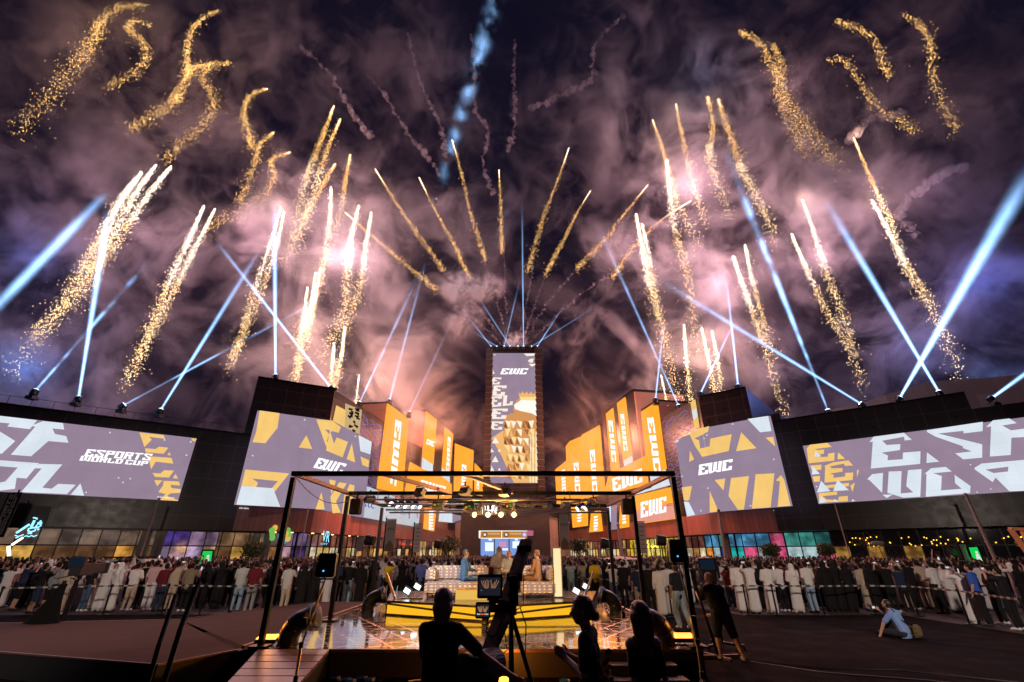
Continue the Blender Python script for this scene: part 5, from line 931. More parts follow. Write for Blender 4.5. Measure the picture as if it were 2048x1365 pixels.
for nm, q, post in (('left', [(802, 1143), (852, 1143), (846, 1198), (790, 1198)], ((773, 1147), (791, 1200))), ('right', [(1128, 1144), (1187, 1145), (1166, 1197), (1128, 1197)], ((1187, 1145), (1167, 1198)))):
    Yg = 15.9; t = thing('glass_screen', 'slanted clear glass screen on the %s end of the dais' % nm, 'glass screen', at(*q[2], Yg)); b = B(); b.plate([[at(x, y, Yg) for x, y in q]], (0, 1, 0), .015); b.build('pane', GLS, t)
    b = B(); b.bar(at(*post[0], Yg), at(*post[1], Yg), .1, .06); b.bar(at(q[3][0], 1198, Yg), at(q[2][0], 1198, Yg), .05, .05); b.build('rail', STEEL, t)
    c_ = at(815 if nm == 'left' else 1152, 1182, 16.6)
    for k in (0, 1):
        p = c_+Vector((.32*k, 0, .12*k)); u = thing('flood_lamp', 'white floodlight behind the %s glass screen, %s one' % (nm, ('lower', 'upper')[k]), 'floodlight', p, 0, 'floodlights behind the glass screens'); b = B(); b.box(p, (.26, .12, .2), rot=Matrix.Rotation(.5, 3, 'Y')); b.build('housing', BLACK, u, .01)
        b = B(); b.box(p+Vector((0, -.066, 0)), (.2, .01, .14), rot=Matrix.Rotation(.5, 3, 'Y')); b.build('lens', emi('flood_white', (.9, 1, .98), 3.0 if nm == 'left' else 1.6), u)
# ------------------------------------------------------------------ black elbow pipes
PIPE = mat('pipe_black', (.018, .018, .018), .34, 0, .3, 12, bump=.04, spec=.5)
def elbow(label, base, sgn, s, Y):
    """pipe rising from the floor and bending towards the middle, flanged mouth"""
    t = thing('elbow_pipe', label, 'pipe', base); bx, by, bz = base; b = B(); P = []; Rr = []; R_ = .34*s
    P.append(Vector((bx, by, bz))); Rr.append(.19*s)
    for i in range(0, 10): a = i/9*R(80); P.append(Vector((bx+sgn*R_*(1-math.cos(a)), by-.05*i/9*s, bz+.10*s+R_*math.sin(a)))); Rr.append(.195*s)
    d = (P[-1]-P[-2]).normalized(); b.tube(P, Rr, 20, cap=False); b.tube([P[-1], P[-1]+d*.10*s], [.198*s, .215*s], 20, cap=False); b.build('bend', PIPE, t, smooth=True)
    b = B(); q = P[-1]+d*.10*s; b.tube([q, q+d*.02*s, q+d*.12*s, q+d*.13*s], [.21*s, .245*s, .245*s, .26*s], 24, cap=False); b.tube([q+d*.13*s, q+d*.135*s, q+d*.04*s], [.26*s, .21*s, .18*s], 24, cap=False); b.build('flange', PIPE, t, smooth=True)
    b = B()
    for k in (3, 6): c_ = P[k]; dd = (P[k+1]-P[k-1]).normalized(); b.tube([c_-dd*.012, c_+dd*.012], .203*s, 20)
    b.build('seam', PIPE, t, smooth=True); b = B(); b.cyl((bx, by, bz), (bx, by, bz+.03), .21*s, n=20); b.build('base_ring', PIPE, t)
elbow('large black elbow pipe at the front left corner of the stage', (-4.42, 10.65, SZ), 1, 1.0, 10); elbow('large black elbow pipe at the front right corner of the stage', (3.02, 10.65, SZ), -1, 1.0, 10)
elbow('smaller black elbow pipe at the back left beside the glass screen', (-4.45, 16.2, SZ), 1, .95, 16); elbow('smaller black elbow pipe at the back right beside the glass screen', (3.2, 16.2, SZ), -1, .95, 16)
def flood(label, p, aim, e, col=(1, .30, .03)):
    p = Vector(p); t = thing('ground_floodlight', label, 'floodlight', p, 0, 'orange floodlights on the floor'); b = B(); b.box(p+Vector((0, 0, .12)), (.42, .24, .07), rot=Matrix.Rotation(.25, 3, 'X')); b.build('housing', BLACK, t, .01)
    b = B(); b.box(p+Vector((0, .0, .162)), (.38, .2, .012), rot=Matrix.Rotation(.25, 3, 'X')); b.build('lens', emi('amber_lens', (1, .36, .04), 5), t)
    b = B(); [b.bar(p+Vector((s*.23, 0, .14)), p+Vector((s*.2, 0, .0)), .02) for s in (-1, 1)]; b.bar(p+Vector((-.2, 0, .01)), p+Vector((.2, 0, .01)), .03); b.build('bracket', BLACK, t); point_light('amber_glow', p+Vector((0, -.1, .45)), e, col, .1)
flood('glowing orange floodlight beside the front left pipe', (-4.88, 10.75, SZ-.04), 0, 10); flood('glowing orange floodlight beside the front right pipe', (3.38, 10.62, SZ), 0, 8)
flood('glowing orange floodlight on the ground behind the camera tripod', (-.15, 9.3, 0), 0, 90)
# steps at the right front
t = thing('steps', 'two black steps with pale edges at the right front of the stage', 'steps', (2.3, 9.8, 0)); b = B(); b.box((2.35, 9.55, .07), (1.3, .35, .14)); b.box((2.35, 9.95, .14), (1.2, .36, .28)); b.build('treads', BLACKP, t); b = B(); b.box((2.35, 9.37, .142), (1.3, .02, .012)); b.box((2.35, 9.765, .282), (1.2, .02, .012)); b.build('nosing', mat('pale_edge', (.45, .4, .4), .5), t)
# stands with lamps
def stand(label, foot, top, head, hs=1):
    foot = Vector(foot); t = thing('light_stand', label, 'light stand', foot); b = B(); b.tube([foot+Vector((0, 0, .25)), foot+Vector((0, 0, 1.0))], .018, 10); b.tube([foot+Vector((0, 0, 1.0)), Vector(top)], .012, 10); b.build('pole', STEEL, t)
    b = B(); [b.cyl(foot+Vector((0, 0, z)), foot+Vector((0, 0, z+.07)), .03, n=10) for z in (.62, .98, 1.25)]; b.build('collar', BLACK, t)
    for k in range(3): a = k*2.094+.4; b = B(); b.tube([foot+Vector((0, 0, .62)), foot+Vector((.45*math.cos(a), .45*math.sin(a), .01))], .011, 8); b.build('leg', STEEL, t)
    p = Vector(top)+Vector((0, 0, .18)); u = thing('panel_lamp', head, 'lamp', p); b = B(); b.box(p, (.24*hs, .12, .30*hs)); b.build('housing', BLACKP, u, .012); b = B(); b.box(p+Vector((0, .07, 0)), (.2*hs, .02, .26*hs)); b.build('fins', BLACK, u)
    b = B(); [b.bar(p+Vector((s*.14*hs, 0, 0)), p+Vector((s*.14*hs, 0, -.17*hs)), .015) for s in (-1, 1)]; b.bar(p+Vector((-.14*hs, 0, -.17*hs)), p+Vector((.14*hs, 0, -.17*hs)), .02); b.build('yoke', BLACK, u)
    b = B(); b.box(p+Vector((-.02, -.065, -.07)), (.018, .01, .018)); b.build('display', emi('blue_display', (.1, .45, 1), 2, False), u)
pL = at(655, 1130, 7.0); stand('tripod light stand left of the stage front', (pL.x-.18, 7.0, 0), (pL.x+.0, 7.0, at(655, 1160, 7).z), 'black panel lamp on the stand at the left of the stage')
pR = at(1357, 1125, 7.2); stand('tripod light stand at the right of the stage front', (pR.x+.1, 7.2, 0), (pR.x+.0, 7.2, at(1357, 1130, 7.2).z), 'black double panel lamp on the stand at the right of the stage')
# two dark poles crossing the left foreground
b = B(); b.tube([at(321, 1365, 4.6)-Vector((0, 0, .6)), at(360, 1260, 4.7), at(398, 1165, 4.9)], .022, 8); tag(b.build('boom_pole', BLACK), 'slim black pole leaning in front of the left platform, right one', 'pole')
b = B(); b.tube([at(290, 1375, 4.6)-Vector((0, 0, .6)), at(318, 1290, 4.7), at(352, 1190, 4.9)], .02, 8); tag(b.build('boom_pole', BLACK), 'slim black pole leaning in front of the left platform, left one', 'pole')
# ------------------------------------------------------------------ camera crane in the foreground
cr = thing('camera_crane', 'long black camera crane arm on a tripod rising over the stage front', 'camera crane', (-.05, 5.6, 0)); A0 = at(972, 1318, 5.4); A1 = at(1052, 1082, 6.3)
b = B(); b.bar(A0, A1, .13, .075); b.build('arm', mat('crane_black', (.10, .055, .045), .5), cr, .008); d = (A1-A0).normalized(); b = B(); b.bar(A0+Vector((.07, 0, 0)), A1+Vector((.07, 0, 0)), .012, .05); [b.bar(A0+d*k+Vector((-.08, -.05, 0)), A0+d*k+Vector((.1, -.05, 0)), .03, .07) for k in (.55, .95, 1.35)]; b.build('clamps', BLACK, cr)
hub = at(1022, 1222, 5.8); b = B(); b.cyl(hub+Vector((0, 0, -.04)), hub+Vector((0, 0, .18)), .07, .05, 14); b.box(hub+Vector((.03, 0, .2)), (.10, .12, .3)); b.build('pan_head', BLACK, cr, .01)
for k, (dx, dy) in enumerate(((-.48, .2), (.34, .15), (.02, -.45))): b = B(); b.tube([hub+Vector((0, 0, -.02)), Vector((hub.x+dx*.95, hub.y+dy, .55)), Vector((hub.x+dx*1.5, hub.y+dy*1.6, .0))], [.026, .022, .018], 10); b.build('leg', BLACK, cr)
b = B(); b.bar((hub.x, hub.y, hub.z-.1), (hub.x, hub.y, .5), .05); b.build('column', BLACK, cr); cw = at(950, 1345, 5.2)
b = B(); b.cyl(cw+Vector((-.1, -.12, 0)), cw+Vector((.12, .12, 0)), .17, n=22); b.cyl(cw+Vector((.1, .1, .04)), cw+Vector((.2, .22, .04)), .13, n=22); b.build('counterweight', RUBBER, cr, .012)
def monitor(label, c, w, h, Y=5.7, sc=1):
    p = at(*c, Y); t = thing('monitor', label, 'monitor', p); M = Matrix.Rotation(-.12, 3, 'X'); b = B(); b.box(p, (w, .06, h), rot=M); b.build('housing', BLACKP, t, .008); q = p+Vector((0, -.034, 0)); sw, sh = w*.84, h*.74
    b = B(); b.box(q, (sw, .006, sh), rot=M); s = b.build('screen', emi('monitor_dark', (.012, .012, .02), 1, False), t); g = B(); o_ = B(); wv = B(); rn = random.Random(5); f = q+Vector((0, -.006, 0))
    for k in range(10):
        u = (k/9-.5)*2; x0 = u*sw*.18+math.copysign(sw*.06, u); g.bar(f+Vector((x0, 0, -sh*.10)), f+Vector((u*sw*.42, 0, sh*rn.uniform(.15, .4))), .004, .002)
    for k in range(7): u = (k/6-.5)*sw*.8; (o_ if k in (2, 4, 3) else wv).box(f+Vector((u, 0, -sh*.30)), (sw*.08, .003, sh*rn.uniform(.10, .2)))
    g.build('firework_picture', emi('mon_gold', (1, .5, .2), 1, False), s); o_.build('orange_picture', emi('mon_orange', (1, .2, .08), 1, False), s); wv.build('screen_picture', emi('mon_white', (.6, .8, .8), 1, False), s); return t
monitor('larger monitor on the crane showing the fireworks', (980, 1173), .275, .235); monitor('smaller monitor below the larger one, showing the lit square', (966, 1221), .155, .15, 5.5)
t = thing('monitor_bracket', 'black bracket and cable box holding the two monitors', 'bracket', at(990, 1205, 5.8)); b = B(); b.bar(at(975, 1196, 5.75), at(1015, 1208, 5.75), .06, .05); b.bar(at(985, 1196, 5.78), at(985, 1225, 5.78), .06, .08); b.build('arm', BLACK, t)
cable('cable', 'thin looping cable hanging under the small monitor', [at(975, 1238, 5.5), at(972, 1262, 5.5), at(990, 1270, 5.5), at(1003, 1240, 5.5)], .009, sag=.03); cable('cable', 'cable hanging from the crane arm in front of the right sofa', [at(1047, 1150, 6), at(1047, 1210, 6), at(1020, 1225, 6)], .006, sag=.01)
cable('cable', 'cable dropping from the crane head to the ground', [at(1040, 1215, 5.9), at(1052, 1250, 5.9), at(1050, 1330, 5.9)], .007); cable('cable', 'looping cable between the tripod legs', [at(1008, 1245, 5.8), at(1015, 1300, 5.8), at(960, 1305, 5.8)], .006, sag=.05)
# connectors and cables along the foot of the stage
BLU = mat('connector_blue', (.02, .12, .5), .4)
for i, x in enumerate((668, 690, 700, 723, 738, 1128)):
    p = gnd(x, 1357+(i % 3)*3, .04); t = thing('power_connector', 'blue power connector on the ground before the stage, %s' % ('leftmost', 'second from the left', 'third from the left', 'fourth from the left', 'fifth from the left', 'alone beside the standing woman and man')[i], 'connector', p, 0, 'blue power connectors'); b = B(); b.cyl(p+Vector((-.07, 0, 0)), p+Vector((.05, .02, 0)), .035, n=12); b.build('body', BLU, t); b = B(); b.cyl(p+Vector((.05, .02, 0)), p+Vector((.1, .03, 0)), .028, n=10); b.build('cap', mat('white_cap', (.7, .7, .7), .5), t)
rr = random.Random(4)
for i in range(7):
    a = gnd(640+i*60, 1360, .015); cable('cable', None, [a+Vector((rr.uniform(-.3, .3), rr.uniform(-.1, .1), 0)) for _ in range(5)], .009, [RUBBER, MATS['white_cable']][i % 2])['label'] = 'loose cable curled on the ground before the stage front'
for nm, pts in (('upper', [(1500, 1322), (1650, 1338), (1800, 1340), (2060, 1368)]), ('lower', [(1502, 1324), (1640, 1345), (1860, 1362), (2060, 1385)])): cable('cable', 'long black cable crossing the dark carpet at the lower right, '+nm+' one', [gnd(x, y, .012) for x, y in pts], .014)
# ------------------------------------------------------------------ people
import numpy as np
_US = []
for j in range(7):
    for i in range(10): a = math.pi*(j+.0)/6; _US.append(Vector((math.sin(a)*math.cos(i*.6283), math.sin(a)*math.sin(i*.6283), math.cos(a))))
def blob(caps, voxel, smooth=3):
    """rounded limbs (p, rp, q, rq[, flatten y]) fused into ONE continuous surface"""
    bm = bmesh.new()
    for c in caps:
        p, rp, q, rq = Vector(c[0]), c[1], Vector(c[2]), c[3]; fy = c[4] if len(c) > 4 else 1
        vs = [bm.verts.new(p+Vector((u.x, u.y*fy, u.z))*rp) for u in _US]+[bm.verts.new(q+Vector((u.x, u.y*fy, u.z))*rq) for u in _US]
        r = bmesh.ops.convex_hull(bm, input=vs); dead = [g for g in set(r['geom_interior']+r['geom_unused']) if isinstance(g, bmesh.types.BMVert)]
        bmesh.ops.delete(bm, geom=dead, context='VERTS')
    bmesh.ops.recalc_face_normals(bm, faces=bm.faces)
    me = bpy.data.meshes.new('tmp'); bm.to_mesh(me); bm.free(); o = bpy.data.objects.new('tmp', me); COL.objects.link(o)
    r = o.modifiers.new('r', 'REMESH'); r.mode = 'VOXEL'; r.voxel_size = voxel; r.use_smooth_shade = True
    if smooth: s = o.modifiers.new('s', 'SMOOTH'); s.iterations = smooth; s.factor = .5
    bpy.context.view_layer.update(); dg = bpy.context.evaluated_depsgraph_get(); out = bpy.data.meshes.new_from_object(o.evaluated_get(dg)); bpy.data.objects.remove(o); bpy.data.meshes.remove(me)
    out.polygons.foreach_set('use_smooth', [True]*len(out.polygons)); return out
def V3(*a): return Vector(a)
def skeleton(**kw):
    J = dict(pelvis=V3(0, 0, .95), chest=V3(0, 0, 1.30), neck=V3(0, 0, 1.47), head=V3(0, .015, 1.635), yaw=0, tilt=0)
    for s, n in ((-1, 'l'), (1, 'r')):
        J['sh'+n] = V3(s*.180, 0, 1.435); J['el'+n] = V3(s*.245, -.02, 1.14); J['wr'+n] = V3(s*.255, .06, .90); J['hip'+n] = V3(s*.09, 0, .93); J['kn'+n] = V3(s*.10, .03, .50); J['an'+n] = V3(s*.10, -.02, .09); J['to'+n] = V3(s*.115, .14, .035)
    J.update(kw); return J
def hand(cs, el, wr, sd, k=1, curl=.3):
    """palm, four unequal bent fingers and a side thumb"""
    d = (wr-el).normalized(); side = d.cross(V3(0, 1, .2)).normalized(); nrm = side.cross(d).normalized(); pm = wr+d*.05; cs.append((wr, .026*k, pm, .033*k, .8))
    for i, ln in enumerate((.062, .074, .068, .052)):
        r = pm+d*.03+side*(i-1.5)*.021*k; m_ = r+d*ln*.6*k+nrm*curl*.02; cs.append((r, .0105*k, m_, .0095*k)); cs.append((m_, .0095*k, m_+d*ln*.45*k+nrm*curl*.045, .0082*k))
    t = wr+d*.02-side*.028*sd*k; cs.append((t, .013*k, t-side*.028*sd+d*.04, .0105*k)); cs.append((t-side*.028*sd+d*.04, .0105*k, t-side*.032*sd+d*.065+nrm*.01, .009*k))
def headcaps(J):
    h = J['head']; M = Matrix.Rotation(J['yaw'], 3, 'Z') @ Matrix.Rotation(J['tilt'], 3, 'X'); P = lambda x, y, z: h+M @ V3(x, y, z)
    return [(P(0, -.018, .035), .087, P(0, .02, .02), .078), (P(0, .02, -.01), .07, P(0, .035, -.062), .048), (P(0, .085, .005), .012, P(0, .106, -.022), .014), (P(-.078, .0, .0), .018, P(-.082, -.006, -.03), .012, .6), (P(.078, .0, .0), .018, P(.082, -.006, -.03), .012, .6), (P(-.03, .085, .022), .012, P(.03, .085, .022), .012), (P(0, .078, -.05), .016, P(0, .074, -.052), .018)], P
def skincaps(J, k=1):
    cs, P = headcaps(J); nk = J['neck']; cs.append((nk-V3(0, 0, .02), .062*k, J['head']+V3(0, -.01, -.05), .054)); c, p = J['chest'], J['pelvis']
    cs += [(J['shl'], .06, J['shr'], .06), (c+V3(-.07, 0, 0), .105*k, c+V3(.07, 0, 0), .105*k, .85), (c, .12*k, p, .115*k, .85), (c, .10, nk, .06)]
    for s, n in ((-1, 'l'), (1, 'r')):
        cs += [(J['sh'+n], .052*k, J['el'+n], .042*k), (J['el'+n], .042*k, J['wr'+n], .027), (p, .11*k, J['hip'+n], .10*k), (J['hip'+n], .088*k, J['kn'+n], .058*k), (J['kn'+n], .056*k, J['kn'+n].lerp(J['an'+n], .35), .056*k), (J['kn'+n].lerp(J['an'+n], .35), .056*k, J['an'+n], .036), (J['an'+n], .04, J['to'+n], .032)]
        hand(cs, J['el'+n], J['wr'+n], s)
    return cs
def shirtcaps(J, k=1, sleeve=.75, hem=.06, long=False):
    c, p, nk = J['chest'], J['pelvis'], J['neck']; cs = [(J['shl'].lerp(J['shr'], .08)+V3(0, 0, -.01), .078*k, J['shr'].lerp(J['shl'], .08)+V3(0, 0, -.01), .078*k), (nk+V3(-.03, -.02, .0), .062*k, J['shl'], .07*k), (nk+V3(.03, -.02, .0), .062*k, J['shr'], .07*k), (c+V3(0, 0, .03), .13*k, p+V3(0, 0, .02), .135*k, .86), (c+V3(-.075*k, 0, .02), .125*k, c+V3(.075*k, 0, .02), .125*k, .86), (c+V3(-.07*k, 0, 0), .122*k, p+V3(-.055*k, 0, .05), .128*k, .88), (c+V3(.07*k, 0, 0), .122*k, p+V3(.055*k, 0, .05), .128*k, .88), (p+V3(-.06*k, 0, .05), .125*k, p+V3(.06*k, 0, .05), .125*k, .9), (p+V3(-.06*k, 0, -hem), .122*k, p+V3(.06*k, 0, -hem), .122*k, .9), (p+V3(0, 0, .05), .13*k, p+V3(0, 0, -hem), .13*k, .9), (c, .11, nk-V3(0, 0, .02), .068)]
    for n in 'lr':
        e = J['el'+n] if long else J['sh'+n].lerp(J['el'+n], sleeve); cs.append((J['sh'+n], .075*k, e, .066*k))
        if long: cs.append((e, .062*k, J['el'+n].lerp(J['wr'+n], .93), .042*k))
    return cs
def trousercaps(J, k=1, short=False):
    p = J['pelvis']; cs = [(p+V3(-.06, 0, .02), .12*k, p+V3(.06, 0, .02), .12*k, .9)]
    for n in 'lr':
        cs += [(p, .11*k, J['hip'+n], .105*k), (J['hip'+n], .108*k, J['kn'+n], .076*k)]
        if short: cs.append((J['kn'+n], .078*k, J['kn'+n].lerp(J['an'+n], .08), .078*k))
        else: cs.append((J['kn'+n], .076*k, J['an'+n].lerp(J['kn'+n], .05), .064*k))
    return cs
def shoecaps(J):
    return [x for n in 'lr' for x in ((J['an'+n]-V3(0, .02, .025), .052, J['to'+n], .043, .9), (J['an'+n]-V3(0, .035, .04), .045, J['to'+n]+V3(0, .02, -.005), .036))]
def robecaps(J, k=1):
    c, p = J['chest'], J['pelvis']; a = (J['anl']+J['anr'])/2; cs = shirtcaps(J, 1.02*k, long=True)
    for x in (-1, 0, 1):
        b = V3(a.x+x*.09, a.y+.03, .17); cs += [(p+V3(x*.07, 0, 0), .135*k, V3(a.x+x*.08, a.y+.02, .5), .132*k), (V3(a.x+x*.08, a.y+.02, .5), .132*k, b, .14*k)]
    cs += [(V3(a.x-.09, a.y+.03, .17), .14*k, V3(a.x+.09, a.y+.03, .17), .14*k), (p+V3(-.05, 0, .1), .13*k, p+V3(.05, 0, -.1), .135*k)]; return cs
def haircaps(J, kind='short'):
    h = J['head']; M = Matrix.Rotation(J['yaw'], 3, 'Z') @ Matrix.Rotation(J['tilt'], 3, 'X'); P = lambda x, y, z: h+M @ V3(x, y, z)
    cs = [(P(0, -.028, .045), .094, P(0, .0, .055), .088), (P(0, -.045, .0), .078, P(0, -.03, .04), .088)]
    if kind == 'grey': cs += [(P(-.02, -.045, -.02), .078, P(-.012, -.05, -.115), .055), (P(.025, -.045, -.02), .078, P(.02, -.05, -.11), .055), (P(0, -.03, .06), .095, P(0, .02, .05), .085)]
    if kind == 'bun': cs += [(P(0, -.10, -.02), .042, P(0, -.125, -.035), .046), (P(0, -.06, -.01), .07, P(0, -.05, .03), .08)]
    if kind == 'long': cs += [(P(-.03, -.045, .0), .085, P(-.03, -.065, -.30), .048), (P(.03, -.045, .0), .085, P(.03, -.065, -.32), .046), (P(0, -.06, -.2), .055, P(0, -.075, -.36), .042)]
    if kind == 'veil': cs = [(P(0, -.025, .035), .108, P(0, -.02, -.02), .105), (P(0, -.02, -.02), .105, J['neck']+V3(0, -.02, -.06), .13), (J['neck']+V3(-.1, -.02, -.09), .1, J['neck']+V3(.1, -.02, -.09), .1)]
    if kind == 'scarf': cs = [(P(0, -.025, .04), .105, P(0, -.03, -.04), .10), (P(0, -.04, -.04), .10, J['neck']+V3(0, -.05, -.12), .12)]
    if kind == 'cap': cs = [(P(0, -.02, .055), .094, P(0, .0, .06), .088)]
    return cs
SKIN = []
def skinmat(i):
    c = ((.42, .24, .16), (.30, .16, .10), (.20, .10, .065), (.55, .34, .25))[i]; m = mat('skin_%d' % i, c, .5, 0, .12, 30); m.node_tree.nodes['Principled BSDF'].inputs['Subsurface Weight'].default_value = .05; return m
CL = cloth(); HAIR = mat('hair', (.012, .009, .008), .55, 0, .5, 60, bump=.3)
MESH = {}
def mesh_of(key, caps, vox, sm=3):
    if key not in MESH: MESH[key] = blob(caps(), vox, sm)
    return MESH[key]
def sub(name, me, par, m=None, col=None):
    o = bpy.data.objects.new(name, me); COL.objects.link(o); o.parent = par
    if m: o.data.materials.clear() if False else None
    if m and not len(me.materials): me.materials.append(m)
    if col: o.color = (*col, 1)
    return o
# poses of the crowd (they look up and away towards the tower)
up = dict(tilt=.28)
POSES = {
 'down': skeleton(**up),
 'wide': skeleton(elr=V3(.27, .06, 1.15), wrr=V3(.12, .25, 1.10), ell=V3(-.24, .04, 1.15), wrl=V3(-.02, .27, 1.12), knl=V3(-.14, .04, .5), anl=V3(-.17, 0, .09), tol=V3(-.2, .15, .035), **up),
 'film': skeleton(elr=V3(.24, .22, 1.42), wrr=V3(.08, .34, 1.62), ell=V3(-.24, .22, 1.42), wrl=V3(-.08, .34, 1.62), **up),
 'high': skeleton(elr=V3(.27, .14, 1.56), wrr=V3(.15, .24, 1.82), ell=V3(-.25, -.02, 1.14), wrl=V3(-.2, .12, .93), **up),
 'above': skeleton(elr=V3(.25, .14, 1.60), wrr=V3(.10, .22, 1.84), ell=V3(-.25, .14, 1.60), wrl=V3(-.08, .22, 1.84), **up),
 'onehand': skeleton(elr=V3(.25, .15, 1.25), wrr=V3(.14, .33, 1.42), **up),
}
def copyskin(me, i):
    k = ('sk', me.name, i)
    if k not in MESH: m = me.copy(); m.materials.clear(); m.materials.append(skinmat(i)); MESH[k] = m
    return MESH[k]
def crowd_person(x, y, rz, pose, cl, top, bot, label, group, h=1.75, skin=1, hair=(.012, .009, .008), z=0):
    """cl: robe | veil | tee | shirt | shorts"""
    J = POSES[pose]; t = thing('person', label, 'person', (x, y, z), rz, group); t.scale = (h/1.75*random.uniform(.94, 1.08), h/1.75, h/1.75); vx = .0155
    b = mesh_of(('body', pose), lambda: skincaps(J), vx); sub('body', copyskin(b, skin), t)
    if cl in ('robe', 'veil'):
        sub('robe', mesh_of(('robe', pose), lambda: robecaps(J), .022), t, CL, top)
        if cl == 'veil': sub('veil', mesh_of(('veil', pose), lambda: haircaps(J, 'veil'), .02), t, CL, top)
        elif random.random() < .35: sub('headscarf', mesh_of(('scarf', pose), lambda: haircaps(J, 'scarf'), .02), t, CL, random.choice([(.7, .68, .66), (.45, .08, .07), (.7, .68, .66)]))
        else: sub('hair', mesh_of(('hair', pose), lambda: haircaps(J), .016), t, CL, hair)
    else:
        sub('shirt', mesh_of(('tee', pose, cl == 'shirt'), lambda: shirtcaps(J, long=cl == 'shirt'), .02), t, CL, top)
        sub('trousers', mesh_of(('tr', pose, cl == 'shorts'), lambda: trousercaps(J, short=cl == 'shorts'), .02), t, CL, bot)
        sub('hair', mesh_of(('hair', pose), lambda: haircaps(J), .016), t, CL, hair)
    sub('shoes', mesh_of(('shoe', pose), lambda: shoecaps(J), .014), t, CL, random.choice([(.02, .02, .02), (.6, .6, .6), (.03, .03, .03)]) if cl not in ('veil',) else (.02, .02, .02)); return t
WHT, BLKC, GRY, BEI, NVY, MAR, KHA, PNK, BLU_, YLW = (.62, .60, .60), (.010, .009, .010), (.22, .23, .26), (.42, .34, .26), (.02, .03, .07), (.12, .012, .02), (.22, .17, .11), (.55, .36, .38), (.03, .09, .40), (.75, .50, .02)
JEAN, LJ = (.06, .10, .18), (.22, .33, .45)
